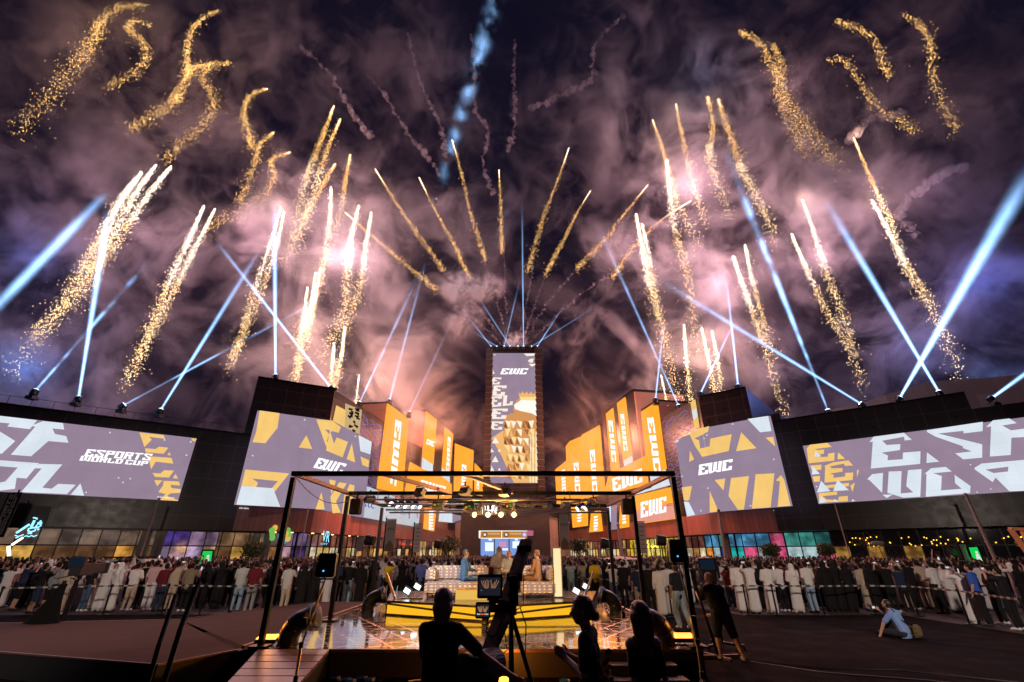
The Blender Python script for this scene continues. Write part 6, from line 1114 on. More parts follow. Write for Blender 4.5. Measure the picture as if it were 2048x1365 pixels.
# px x, foot y, clothes, top, bottom, pose, description
FR = [(1283, 1232, 'tee', NVY, BEI, 'onehand', 'dark top and cream trousers', 'right'), (1306, 1233, 'shirt', BLKC, BLKC, 'down', 'black suit', 'right'), (1327, 1234, 'robe', WHT, 0, 'down', 'white robe', 'right'), (1346, 1232, 'robe', WHT, 0, 'onehand', 'white robe, hand on hip', 'right'),
 (1489, 1226, 'robe', WHT, 0, 'down', 'white robe', 'right'), (1514, 1228, 'robe', WHT, 0, 'film', 'white robe filming', 'right'), (1550, 1227, 'robe', WHT, 0, 'wide', 'broad white robe', 'right'), (1573, 1224, 'tee', WHT, BLKC, 'onehand', 'white top and black trousers', 'right'), (1602, 1226, 'robe', WHT, 0, 'wide', 'white robe', 'right'),
 (1632, 1227, 'tee', WHT, LJ, 'down', 'white printed t-shirt and pale jeans', 'right'), (1647, 1219, 'shirt', BEI, BLKC, 'film', 'beige shirt', 'right'), (1668, 1224, 'veil', BLKC, 0, 'down', 'black abaya', 'right'), (1690, 1224, 'veil', BLKC, 0, 'film', 'black abaya filming', 'right'), (1712, 1225, 'veil', BLKC, 0, 'wide', 'black abaya and white shoes', 'right'),
 (1745, 1223, 'robe', BEI, 0, 'down', 'sand coloured robe', 'right'), (1762, 1224, 'veil', BLKC, 0, 'down', 'black abaya behind the photographer', 'right'), (1795, 1226, 'tee', BLKC, BLKC, 'film', 'black t-shirt and black trousers', 'right'), (1822, 1219, 'robe', BEI, 0, 'film', 'dull beige robe', 'right'), (1843, 1221, 'shirt', BLKC, BLKC, 'film', 'black shirt with legs apart', 'right'), (1860, 1215, 'robe', PNK, 0, 'down', 'pinkish robe', 'right'),
 (1893, 1229, 'tee', WHT, BLKC, 'wide', 'white t-shirt and black trousers checking a phone', 'right'), (1918, 1226, 'robe', WHT, 0, 'high', 'white robe with one arm raised', 'right'), (1955, 1249, 'robe', WHT, 0, 'film', 'white robe near the belt post', 'right'), (1982, 1254, 'tee', BLU_, BLKC, 'onehand', 'bright blue t-shirt with white lettering', 'right'), (2012, 1250, 'tee', BLKC, BLKC, 'wide', 'black vest top', 'right'), (2042, 1262, 'tee', BLKC, BLKC, 'film', 'black t-shirt with a camera', 'right'),
 (22, 1222, 'shorts', NVY, BLKC, 'film', 'dark blue t-shirt and shorts', 'left'), (57, 1228, 'shorts', BLKC, NVY, 'film', 'black t-shirt and dark shorts', 'left'), (84, 1226, 'shorts', GRY, BLKC, 'down', 'grey t-shirt and black shorts', 'left'), (110, 1230, 'robe', BEI, 0, 'down', 'cream robe', 'left'), (160, 1224, 'tee', BLKC, JEAN, 'down', 'black t-shirt and jeans', 'left'),
 (192, 1223, 'robe', WHT, 0, 'film', 'white robe filming', 'left'), (214, 1225, 'robe', WHT, 0, 'down', 'white robe', 'left'), (250, 1222, 'tee', WHT, BEI, 'wide', 'white t-shirt and beige trousers', 'left'), (272, 1218, 'tee', BLKC, BLKC, 'high', 'black t-shirt with one arm raised', 'left'), (288, 1222, 'tee', PNK, WHT, 'down', 'pink top and white skirt trousers', 'left'), (309, 1224, 'shirt', MAR, NVY, 'high', 'dark red shirt', 'left'),
 (332, 1223, 'shirt', BEI, BEI, 'film', 'beige shirt and trousers', 'left'), (362, 1224, 'tee', KHA, BLKC, 'onehand', 'khaki t-shirt', 'left'), (398, 1218, 'veil', BLKC, 0, 'down', 'black abaya', 'left'), (425, 1219, 'veil', BLKC, 0, 'film', 'black abaya filming', 'left'), (468, 1226, 'tee', (.42, .45, .42), LJ, 'wide', 'pale t-shirt and pale jeans', 'left'), (494, 1227, 'tee', MAR, GRY, 'down', 'dark red printed t-shirt', 'left'), (530, 1222, 'tee', BLKC, BLKC, 'film', 'black clothes', 'left'),
 (564, 1226, 'tee', (.5, .5, .5), BEI, 'onehand', 'pale grey top and beige trousers', 'left'), (596, 1224, 'veil', BLKC, 0, 'down', 'wide black abaya', 'left'), (617, 1223, 'veil', BLKC, 0, 'film', 'black abaya filming', 'left'), (648, 1219, 'robe', WHT, 0, 'wide', 'wide white robe', 'left'), (690, 1210, 'tee', BLKC, LJ, 'film', 'dark top and pale jeans', 'left'),
 (715, 1212, 'veil', BLKC, 0, 'down', 'black abaya beside the frame post', 'left'), (738, 1209, 'veil', BLKC, 0, 'film', 'black abaya by the rear frame post', 'left'), (771, 1199, 'tee', YLW, BLKC, 'film', 'bright yellow t-shirt', 'left'), (838, 1202, 'tee', (.15, .17, .5), BLKC, 'down', 'violet top behind the glass', 'left'), (856, 1201, 'tee', BLKC, BLKC, 'film', 'black t-shirt behind the glass', 'left'),
 (1193, 1204, 'tee', YLW, BLKC, 'down', 'bright yellow t-shirt', 'right'), (1231, 1214, 'tee', WHT, JEAN, 'film', 'white t-shirt and blue jeans, arms raised', 'right'), (1252, 1212, 'tee', BLKC, BLKC, 'down', 'black top with a rucksack', 'right'), (1144, 1201, 'tee', (.4, .5, .5), GRY, 'film', 'pale top behind the glass', 'right')]
NUM = 'first second third fourth fifth sixth seventh eighth ninth tenth eleventh twelfth thirteenth fourteenth fifteenth sixteenth seventeenth eighteenth nineteenth twentieth'.split()
used = []
seenl = {}
def phone(t, J, lab, grp):
    p = t.matrix_basis @ ((J['wrl']+J['wrr'])/2+V3(0, .05, .09)) if J is POSES['film'] else t.matrix_basis @ (J['wrr']+V3(0, .03, .12))
    u = thing('smartphone', lab, 'smartphone', p, t.rotation_euler.z, grp); b = B(); b.box(p, (.15, .012, .075) if J is POSES['film'] else (.075, .012, .15), t.rotation_euler.z); b.build('case', BLACKP, u)
    M = Matrix.Rotation(t.rotation_euler.z, 3, 'Z'); b = B(); b.box(p+M @ V3(0, -.008, 0), (.135, .004, .065) if J is POSES['film'] else (.065, .004, .135), t.rotation_euler.z); b.build('display', emi('phone_screen', (.55, .5, .55), 1.3, False), u)
for i, (x, fy, cl, a, b_, pose, desc, side) in enumerate(FR):
    p = gnd(x, fy); k = (desc, side); seenl[k] = seenl.get(k, 0)+1; nth = '' if sum(1 for f in FR if (f[6], f[7]) == k) == 1 else ', %s such from left' % NUM[seenl[k]-1]
    t = crowd_person(p.x, p.y, random.uniform(-.35, .35)+(p.x*.012), pose, cl, a, b_, 'person in %s, %s front row%s' % (desc, side, nth), 'people in the front row at the barriers', random.uniform(1.66, 1.80), random.choice((0, 1, 1, 2)))
    t.matrix_basis = Matrix.Translation(t.location) @ Matrix.Rotation(t.rotation_euler.z, 4, 'Z') @ Matrix.Diagonal((*t.scale, 1)); used.append((p.x, p.y))
    if pose in ('film', 'high', 'onehand'): phone(t, POSES[pose], 'phone of the person in %s, %s front row%s' % (desc, side, nth), 'smartphones held up')
# child in a white dress
p = gnd(703, 1205); crowd_person(p.x, p.y, .2, 'down', 'tee', (.6, .55, .52), (.6, .55, .52), 'small child in white beside the frame post, left of the stage', 'people in the front row at the barriers', 1.15, 0)
def blocked(x, y):
    if -6.5 < x < 5.4 and y < 20.9: return True
    if 82 < y and -8 < x < 8: return True
    if -14.6 < x < -11.6 and 23 < y < 28 and False: return True
    for w, m_ in ((WL, 3), (BL, 1.5), (AL, 1), (WR, 3), (BR, 1.5), (AR, 1)):
        pass
    return any((x-u)**2+(y-v)**2 < .36 for u, v in used)
CAR = at(232, 1150, 29.5)
def inplaza(x, y):
    for w in (WL, BL, AL, WR, BR, AR):
        s = (V3(x, y, 0)-w.P).dot(w.n)
        if w in (AL, AR) and y < 59: continue
        if w in (WL, WR, BL, BR) and y > 58.5: continue
        if s < 1.0: return False
    if abs(x-CAR.x) < 3.2 and abs(y-CAR.y) < 1.5: return False
    return True
edge = [gnd(-700, 1226), gnd(0, 1224), gnd(545, 1224), gnd(640, 1214), gnd(760, 1199), gnd(1290, 1199), gnd(1484, 1224), gnd(1805, 1222), gnd(2060, 1262), gnd(2600, 1380)]
def frontY(x):
    for p, q in zip(edge, edge[1:]):
        if min(p.x, q.x) <= x <= max(p.x, q.x) and abs(q.x-p.x) > .01: return p.y+(q.y-p.y)*(x-p.x)/(q.x-p.x)
    return 20
rc = random.Random(21); cnt = 0
CT_ = [('robe', WHT, 0, 'a white robe'), ('robe', WHT, 0, 'a white robe'), ('veil', BLKC, 0, 'a black abaya'), ('veil', BLKC, 0, 'a black abaya'), ('tee', BLKC, BLKC, 'black clothes'), ('tee', WHT, JEAN, 'a white t-shirt'), ('shirt', MAR, NVY, 'a dark red shirt'), ('tee', GRY, BLKC, 'a grey t-shirt'), ('tee', NVY, BLKC, 'a navy t-shirt'), ('shirt', BEI, KHA, 'a beige shirt')]
cands = []
for row in range(9):
    x = -32+rc.random()*.5
    while x < 30:
        cands.append((x+rc.uniform(-.15, .15), frontY(x)+.95+row*1.15+rc.uniform(-.45, .45), row)); x += rc.uniform(.52, .98)
cands = [c for c in cands if abs(c[0])/c[1] < 1.16 and not blocked(c[0], c[1]) and inplaza(c[0], c[1])]
cands.sort(key=lambda c: c[1]*1.0+c[2]*2); near = cands[:232]
for x, y, row in near:
    cl, a, b_, nm = rc.choice(CT_); pose = rc.choice(('film', 'film', 'above', 'down', 'high', 'onehand', 'wide')); pz = {'above': 'both arms up', 'film': 'filming with raised arms', 'down': 'arms down', 'high': 'one arm high', 'onehand': 'one hand lifted', 'wide': 'hands folded'}[pose]; sd = 'left' if x < -6 else 'right' if x > 5 else 'middle'
    jit = rc.uniform(.75, 1.2); a = tuple(min(.8, c*jit) for c in a)
    t = crowd_person(x, y, rc.uniform(-.5, .5), pose, cl, a, b_ or BLKC, 'person in %s, %s, behind the front row, %s side' % (nm, pz, sd), 'people in %s, %s, %s rows' % (nm.replace('a ', '', 1), pz, sd), rc.uniform(1.58, 1.82), rc.choice((0, 1, 1, 2)))
# far crowd, one mass of small figures
def lowpoly(pose, cl):
    J = POSES[pose]; parts = [(blob([(a, b*1.05, c, d*1.05, *r) for a, b, c, d, *r in skincaps(J)[:11]+[q for q in skincaps(J)[11:] if q[1] > .04]], .06, 0), 0)]
    if cl == 'robe': parts.append((blob(robecaps(J), .075, 0), 1))
    else: parts += [(blob(shirtcaps(J), .07, 0), 1), (blob(trousercaps(J), .08, 0), 2)]
    parts.append((blob(haircaps(J, 'scarf' if cl == 'robe' and pose == 'down' else 'short'), .045, 0), 3)); V_, F_, M_ = [], [], []; k = 0
    for me, mi in parts:
        n = len(me.vertices); v = np.empty(n*3); me.vertices.foreach_get('co', v); V_.append(v.reshape(-1, 3)); 
        for p in me.polygons: F_.append([k+i for i in p.vertices]); M_.append(mi)
        k += n; bpy.data.meshes.remove(me)
    return np.concatenate(V_), np.array(F_), np.array(M_)
LP = [lowpoly(p, c) for p, c in (('down', 'robe'), ('film', 'robe'), ('film', 'tee'), ('high', 'tee'), ('down', 'tee'))]
FM = [skinmat(0), skinmat(1)]+[mat('far_cloth_%d' % i, c, .85, 0, .3, 3) for i, c in enumerate([(.5, .48, .47), (.012, .011, .012), (.012, .01, .012), (.05, .05, .06), (.10, .02, .02), (.22, .17, .12), (.03, .05, .12), (.35, .32, .3)])]+[HAIR]
pts = [(c[0], c[1]) for c in cands[232:]]; y = 31.0
while y < 84:
    st = .85+.012*(y-30); lim = y*1.15; x = -lim+rc.random()
    while x < lim:
        xx, yy = x+rc.uniform(-.25, .25), y+rc.uniform(-.5, .5); x += st
        if not blocked(xx, yy) and inplaza(xx, yy) and rc.random() < .93: pts.append((xx, yy))
    y += 1.25+.02*(y-30)
VV, FF, MM = [], [], []; k = 0
for x, y in pts:
    v, f, m_ = LP[rc.randrange(5)]; a = rc.uniform(-.6, .6); s = rc.uniform(.9, 1.04); R_ = np.array([[math.cos(a), -math.sin(a), 0], [math.sin(a), math.cos(a), 0], [0, 0, 1]])*s; VV.append(v @ R_.T+np.array([x, y, 0])); FF.append(f+k); k += len(v)
    pal = np.array([rc.randrange(2), 2+rc.randrange(8), 2+rc.choice((1, 2, 3, 6)), 10]); MM.append(pal[m_])
VV = np.concatenate(VV); FF = np.concatenate(FF); MM = np.concatenate(MM); me = bpy.data.meshes.new('crowd'); me.vertices.add(len(VV)); me.vertices.foreach_set('co', VV.ravel()); me.loops.add(FF.size); me.loops.foreach_set('vertex_index', FF.ravel()); me.polygons.add(len(FF))
me.polygons.foreach_set('loop_start', np.arange(0, FF.size, 4)); me.polygons.foreach_set('material_index', MM); [me.materials.append(m_) for m_ in FM]; me.update(); me.validate(); o = bpy.data.objects.new('crowd', me); COL.objects.link(o); tag(o, 'dense far crowd filling the square up to the tower', 'crowd', None, 'stuff'); print('crowd', len(pts), len(VV), 'near', len(near))
# ------------------------------------------------------------------ people near the camera and on the stage
def figure(label, loc, rz, J, top, bot, hairkind='short', hair=(.012, .009, .008), skin=1, k=1, long=False, short=False, vx=.0085, shoes=(.02, .02, .02), h=1.75, face=True, sleeve=.75, hem=.06, ktr=1):
    t = thing('person', label, 'person', loc, rz); t.scale = (h/1.75,)*3; t.matrix_basis = Matrix.Translation(Vector(loc)) @ Matrix.Rotation(rz, 4, 'Z') @ Matrix.Diagonal((h/1.75, h/1.75, h/1.75, 1))
    me = blob(skincaps(J, k), vx, 2); me.materials.append(skinmat(skin)); sub('body', me, t)
    sub('shirt', blob(shirtcaps(J, k, long=long, sleeve=sleeve, hem=hem), .012, 3), t, CL, top); sub('trousers', blob(trousercaps(J, ktr, short=short), .013, 3), t, CL, bot)
    if hairkind: hm = blob(haircaps(J, hairkind), .009, 2); hm.materials.append(mat('hair_%s_%d' % (hairkind, int(hair[0]*1000)), hair, .5, 0, .5, 50, bump=.5)); sub('hair' if hairkind != 'cap' else 'cap', hm, t)
    sub('shoes', blob(shoecaps(J), .012, 2), t, CL, shoes)
    if face:
        M = Matrix.Rotation(J['yaw'], 3, 'Z') @ Matrix.Rotation(J['tilt'], 3, 'X'); b = B(); W_ = t.matrix_basis
        for s in (-1, 1): b.sph(W_ @ (J['head']+M @ V3(s*.032, .088, .008)), .012, 8, 6, mi=0)
        b.build('eyes', mat('eye', (.03, .02, .015), .2), t); b = B(); b.tube([W_ @ (J['head']+M @ V3(x, .092-abs(x)*.5, -.045)) for x in (-.024, 0, .024)], .006, 6); b.build('mouth', mat('lips', (.22, .07, .06), .5), t)
    return t
def loc(x, y, Y): p = at(x, y, Y); return p
p = at(893, 1190, 5.0); el, wr = V3(.38, .12, 1.22), V3(.62, .22, 1.06)
figure('large man in black t-shirt with grey ear length hair, hand on the crane wheel', (p.x-.03, 5.0, 0), -.12, skeleton(shl=V3(-.155, 0, 1.435), shr=V3(.155, 0, 1.435), elr=el, wrr=wr, ell=V3(-.17, .14, 1.16), wrl=V3(-.12, .32, 1.02), head=V3(0, .03, 1.635)), BLKC, BLKC, 'grey', (.34, .22, .14), 0, .90, vx=.0075, h=1.76, face=False, ktr=1.05)
p = at(1166, 1204, 4.9)
figure('man in profile with a hair bun, black t-shirt with a printed back, hands joined', (p.x+.03, 4.9, 0), 1.25, skeleton(yaw=.3, elr=V3(.19, .02, 1.16), wrr=V3(.06, .20, 1.26), ell=V3(-.19, .02, 1.16), wrl=V3(-.03, .21, 1.25), head=V3(0, .05, 1.63)), BLKC, BLKC, 'bun', (.10, .045, .025), 0, .86, vx=.0075, h=1.72)
o = B(); rr = random.Random(12); q = Vector((p.x+.03, 4.9, 0))
for i in range(26):
    z = 1.38-rr.random()*.42; a = rr.uniform(-.5, .5); dx = .03+.13*math.sin(a)+.04; c_ = q+Vector((dx+.03, -.155-.01*math.cos(a), z)); o.plate([[c_+Vector((.022*math.cos(u*1.256+i), 0, .03*math.sin(u*1.256+i)*rr.uniform(.5, 1))) for u in range(5)]], (0, -1, 0), .003)
pr = o.build('shirt_print', mat('print', (.10, .045, .035), .8, 0, .5, 30)); par = [x for x in SC.objects if x.get('label', '').startswith('man in profile')][0]; pr.parent = par; pr.matrix_parent_inverse = par.matrix_basis.inverted()
p = at(1272, 1213, 4.8)
figure('woman with long dark hair in a black t-shirt, arms behind her back', (p.x+.03, 4.8, 0), .15, skeleton(shl=V3(-.115, 0, 1.42), shr=V3(.115, 0, 1.42), elr=V3(.15, -.07, 1.14), wrr=V3(.05, -.19, .93), ell=V3(-.15, -.07, 1.14), wrl=V3(-.03, -.19, .92)), BLKC, BLKC, 'long', (.13, .04, .02), 0, .68, vx=.0075, h=1.68, face=False)
for t, (x, y, Y) in ((('headphone'), (1262, 1222, 4.78)),):
    q = at(x, y, Y); u = thing('headphones', 'thin black headphones on the long haired woman', 'headphones', q); b = B(); b.tube([q+Vector((.11*math.cos(a)+.03, .0, .07*math.sin(a)-.02)) for a in [math.pi*i/10 for i in range(11)]], .006, 6); b.build('band', BLACK, u); b = B(); b.cyl(q+Vector((-.09, -.0, -.03)), q+Vector((-.06, 0, -.03)), .03, n=12); b.build('ear_pad', BLACK, u)
def seated(label, x, top, bot, Y, face_to, hk, hair, skin, long, knees=.0, shoes=(.6, .6, .6), yaw=0, h=1.75):
    p = at(x, 1165, Y); z = DZ+.44; s = 0
    J = skeleton(yaw=yaw, pelvis=V3(0, 0, .11), chest=V3(0, .02, .46), neck=V3(0, .03, .63), head=V3(0, .05, .795), shl=V3(-.18, .02, .58), shr=V3(.18, .02, .58), ell=V3(-.23, .10, .34), elr=V3(.23, .10, .34), wrl=V3(-.06, .33, .30), wrr=V3(.07, .34, .32), hipl=V3(-.10, .02, .09), hipr=V3(.10, .02, .09), knl=V3(-.13, .46, .10), knr=V3(.13, .44, .12), anl=V3(-.12, .50, -.33), anr=V3(.12, .42, -.34), tol=V3(-.13, .67, -.385), tor=V3(.13, .58, -.39))
    return figure(label, (p.x, Y, z-.0), face_to, J, top, bot, hk, hair, skin, 1.0, long, vx=.009, shoes=shoes, h=h)
seated('seated man in denim shirt, jeans and grey cap on the left sofa', 927, (.05, .13, .26), (.07, .15, .36), 16.55, -1.15, 'cap', (.10, .11, .14), 0, True)
seated('seated bearded man in brown shirt and trousers on the right sofa', 1077, (.30, .15, .065), (.26, .14, .07), 16.5, 1.0, 'short', (.22, .11, .05), 3, True)
seated('bald man in grey shirt seated between the sofas behind the crane', 1019, (.30, .33, .36), (.05, .05, .06), 16.9, 2.6, None, None, 0, False)
q = at(938, 1153, 16.2); t = thing('tablet', 'black notes tablet on the lap of the man in denim', 'tablet', q); b = B(); b.box(q, (.24, .16, .02), rot=Matrix.Rotation(.3, 3, 'Y')); b.build('case', BLACKP, t); b = B(); b.box(q+Vector((0, 0, .014)), (.21, .13, .005), rot=Matrix.Rotation(.3, 3, 'Y')); b.build('screen', GLASSD, t)
# hooded figure before the shop
p = at(998, 1136, 18.9); t = figure('hooded man in grey hoodie with dark mask and folded arms behind the sofas', (p.x, 18.9, DZ-.35), math.pi, skeleton(elr=V3(.27, .10, 1.15), wrr=V3(-.06, .22, 1.15), ell=V3(-.27, .10, 1.13), wrl=V3(.06, .24, 1.10)), (.26, .23, .21), (.07, .075, .09), 'veil', (.26, .23, .21), 2, 1.0, True, vx=.012, face=False, h=1.82)
# photographer sitting on the carpet
g = gnd(1813, 1277); J = skeleton(tilt=.35, pelvis=V3(0, 0, .12), chest=V3(-.02, .10, .47), neck=V3(-.02, .17, .63), head=V3(-.03, .24, .77), shl=V3(-.19, .12, .57), shr=V3(.17, .12, .57), ell=V3(-.32, .30, .32), wrl=V3(-.38, .42, .06), elr=V3(.2, .35, .42), wrr=V3(.05, .5, .60), hipl=V3(-.1, .0, .1), hipr=V3(.1, .0, .1), knl=V3(-.22, .42, .12), knr=V3(.25, .38, .45), anl=V3(.05, .62, .06), anr=V3(.2, .66, .08), tol=V3(.16, .72, .05), tor=V3(.22, .82, .04))
figure('photographer in a light blue t-shirt sitting on the dark carpet, leaning on one hand', (g.x, g.y, 0), .45, J, (.16, .26, .50), (.02, .02, .03), 'short', (.02, .014, .01), 0, 1.02, face=False, vx=.01)
t = thing('camera', 'small camera with lit screen held up by the sitting photographer', 'camera', (g.x-.33, g.y+.5, .68)); q = Vector((g.x-.33, g.y+.5, .68)); b = B(); b.box(q, (.14, .07, .1)); b.build('body', BLACKP, t, .008); b = B(); b.cyl(q+V3(0, .03, 0), q+V3(0, .16, .05), .04, n=14); b.build('lens', BLACKP, t); b = B(); b.box(q+V3(0, -.037, 0), (.08, .004, .055)); b.build('screen', MATS['phone_screen'], t)
t = thing('shoulder_bag', 'olive brown shoulder bag at the hip of the sitting photographer', 'bag', (g.x+.28, g.y+.02, 0)); q = Vector((g.x+.28, g.y-.02, .17)); b = B(); b.box(q, (.34, .2, .28), .5); b.build('body', mat('bag_canvas', (.13, .085, .035), .8, bump=.3), t, .04); b = B(); b.box(q+V3(-.02, -.09, .05), (.34, .06, .18), .5); b.build('flap', MATS['bag_canvas'], t, .02); b = B(); b.tube([q+V3(-.05, -.1, .12), V3(g.x-.02, g.y-.04, .42), V3(g.x-.12, g.y+.06, .68)], .018, 6); b.build('strap', BLACK, t)
# person walking behind the right front post, cameraman
g = gnd(1372, 1258); figure('person in black t-shirt and pale loose jeans behind the right front post', (g.x-.08, g.y, 0), .3, skeleton(knl=V3(-.12, .1, .5), anl=V3(-.12, -.02, .1), anr=V3(.14, -.2, .14), knr=V3(.12, -.02, .5), tor=V3(.15, -.05, .04), elr=V3(.24, .15, 1.22), wrr=V3(.12, .32, 1.38)), (.02, .025, .04), (.30, .40, .50), 'short', (.02, .01, .01), 1, 1.05, face=False, vx=.012, shoes=(.5, .5, .5), ktr=1.2)
g = gnd(1478, 1322); J = skeleton(pelvis=V3(-.1, .05, .93), chest=V3(-.13, .16, 1.22), neck=V3(-.14, .22, 1.38), head=V3(-.15, .27, 1.53), shl=V3(-.32, .18, 1.33), shr=V3(.05, .18, 1.33), ell=V3(-.38, .35, 1.12), wrl=V3(-.34, .58, 1.22), elr=V3(.12, .36, 1.13), wrr=V3(.0, .58, 1.22), hipl=V3(-.19, .05, .9), hipr=V3(-.02, .05, .9), knl=V3(-.2, .16, .5), anl=V3(-.22, .12, .09), tol=V3(-.22, .28, .035), knr=V3(.08, .02, .5), anr=V3(.16, -.14, .09), tor=V3(.20, .02, .035))
figure('cameraman in black t-shirt and dark shorts with a cap, bent behind the broadcast camera', (g.x-.1, g.y, 0), .1, J, BLKC, (.02, .025, .05), 'cap', (.35, .30, .26), 3, 1.2, ktr=1.3, short=True, face=False, vx=.01, shoes=(.35, .3, .25))
def broadcam(label, base, h, rz, cover=False):
    base = Vector(base); t = thing('broadcast_camera', label, 'camera', base, rz); b = B(); R3 = Matrix.Rotation(rz, 3, 'Z'); P = lambda x, y, z: base+R3 @ V3(x, y, z)
    for k in range(3): a = k*2.094; b.bar(P(0, 0, .12), P(.5*math.cos(a), .5*math.sin(a), .08), .05)
    b.build('pedestal_base', BLACK, t)
    for k in range(3): a = k*2.094; b = B(); b.cyl(P(.5*math.cos(a)-.02, .5*math.sin(a), .06), P(.5*math.cos(a)+.02, .5*math.sin(a), .06), .06, n=12); b.build('wheel', RUBBER, t)
    b = B(); b.cyl(P(0, 0, .1), P(0, 0, h-.25), .06, n=12); b.cyl(P(0, 0, h-.28), P(0, 0, h-.13), .11, .09, 14); b.build('column', BLACK, t); b = B(); b.box(P(0, .05, h), (.34, .6, .34), rz); b.build('body', BLACKP, t, .02); b = B(); b.box(P(0, .62, h+.02), (.28, .6, .28), rz); b.box(P(0, .95, h+.02), (.36, .1, .32), rz); b.build('lens', BLACKP, t, .015)
    b = B(); b.box(P(0, -.22, h+.22), (.44, .10, .30), rz); b.build('viewfinder', BLACKP, t, .01); b = B(); b.box(P(0, -.275, h+.22), (.34, .01, .22), rz); b.build('viewfinder_screen', emi('finder', (.006, .012, .025), 1, False), t)
    for s in (-1, 1): b = B(); b.tube([P(s*.08, -.1, h-.15), P(s*.22, -.5, h-.22), P(s*.22, -.62, h-.2)], .016, 8); b.build('pan_bar', BLACK, t)
    return t
g = gnd(1462, 1306); broadcam('black broadcast camera on a wheeled pedestal, cameraman behind it', (g.x+.02, g.y+.55, 0), 1.60, -.45)
g = gnd(118, 1262); broadcam('black broadcast camera on the left beside a covered tripod', (g.x, g.y, 0), 1.62, .1)
q = gnd(1440, 1318); t = thing('equipment_stand', 'dark angled equipment stand with a small table left of the cameraman', 'stand', q); b = B(); b.bar(q+V3(-.02, 0, .03), q+V3(-.32, .1, 1.75), .09, .06); b.build('upright', BLACK, t)
b = B(); b.bar(q+V3(-.45, 0, .04), q+V3(.45, .1, .04), .05); b.bar(q+V3(-.2, .35, .04), q+V3(.1, -.35, .04), .05); b.build('foot', mat('bronze_metal', (.22, .12, .09), .45, .6), t); b = B(); b.cyl(q+V3(.05, 0, .80), q+V3(.05, 0, .83), .22, n=16); b.build('table_top', MATS['bronze_metal'], t); b = B(); b.cyl(q+V3(.05, 0, .05), q+V3(.05, 0, .8), .02); b.build('post', BLACK, t)
q2 = q+V3(.13, -.03, .83); t = thing('water_bottle', 'clear water bottle standing on the small equipment table', 'bottle', q2); b = B(); b.cyl(q2, q2+V3(0, 0, .17), .032, n=12); b.cyl(q2+V3(0, 0, .17), q2+V3(0, 0, .2), .032, .014, 12); b.build('body', mat('bottle_plastic', (.5, .55, .6), .1, trans=.6), t); b = B(); b.cyl(q2+V3(0, 0, .2), q2+V3(0, 0, .22), .015, n=10); b.build('cap', MATS['white_cap'], t)
# draped tripod, lower left
g = gnd(70, 1285, .0); t = thing('covered_tripod', 'black cloth draped tripod on the left, spreading towards the platform', 'tripod', g); b = B(); T = at(128, 1168, g.y+.6); rs = []; N = 14; rr = random.Random(2)
for j, u in enumerate((0, .12, .3, .55, .8, 1)):
    r = .10+.55*u**1.5; c_ = T.lerp(Vector((g.x-.1, g.y, .02)), u); rs.append([c_+V3(r*(1+.12*(-1)**i*u)*math.cos(i*6.2832/N), r*.6*math.sin(i*6.2832/N), 0) for i in range(N)])
vs = [v for r in rs for v in r]; fs = [(j*N+i, j*N+(i+1) % N, (j+1)*N+(i+1) % N, (j+1)*N+i) for j in range(len(rs)-1) for i in range(N)]+[tuple(range(N))]; b.add(vs, fs); b.build('cover', mat('black_cloth', (.003, .003, .003), .95, spec=.1), t, smooth=True); b = B(); b.cyl(T-V3(0, 0, .5), T+V3(0, 0, .08), .05); b.build('head', BLACK, t)
# ------------------------------------------------------------------ belt barriers
GREYT = mat('belt_black', (.02, .02, .02), .6)
def barrier(px, side):
    P = [gnd(x, y) for x, y in px]; prev = None
    for i, p in enumerate(P):
        t = thing('belt_post', 'black belt barrier post, %s of the %s barrier' % (NUM[i]+' from the left', side), 'barrier post', p, 0, 'belt barrier posts'); b = B(); b.cyl(p, p+V3(0, 0, 1.0), .032, n=10); b.cyl(p+V3(0, 0, .92), p+V3(0, 0, 1.02), .042, n=10); b.build('post', BLACK, t); b = B(); b.cyl(p+V3(0, 0, .007), p+V3(0, 0, .035), .18, .16, 18); b.build('base', BLACK, t)
        if prev is not None:
            u = thing('barrier_belt', 'black and white striped belt, %s span from the left of the %s barrier' % (NUM[i-1], side), 'barrier belt', (prev+p)/2, 0, 'striped barrier belts'); d = (p-prev); L = d.length; d.normalize(); a, c = B(), B(); n = max(3, int(L/.32)); side_n = Vector((d.y, -d.x, 0))
            a.bar(prev+d*.035+V3(0, 0, .955), p-d*.035+V3(0, 0, .955), .012, .05); 
            for k in range(n): s0 = prev+d*(L*(k+.25)/n); c.bar(s0+V3(0, 0, .955), s0+d*(L*.42/n)+V3(0, 0, .955), .016, .052)
            a.build('belt', GREYT, u); c.build('stripes', mat('belt_white', (.32, .32, .32), .6), u)
        prev = p
barrier([(-20, 1240), (104, 1235), (205, 1231), (322, 1229), (398, 1231), (455, 1233), (530, 1229), (668, 1212), (760, 1203)], 'left')
barrier([(1160, 1203), (1270, 1210), (1345, 1236), (1497, 1231), (1555, 1231), (1650, 1232), (1752, 1230), (1838, 1233), (1940, 1250), (2075, 1285)], 'right')
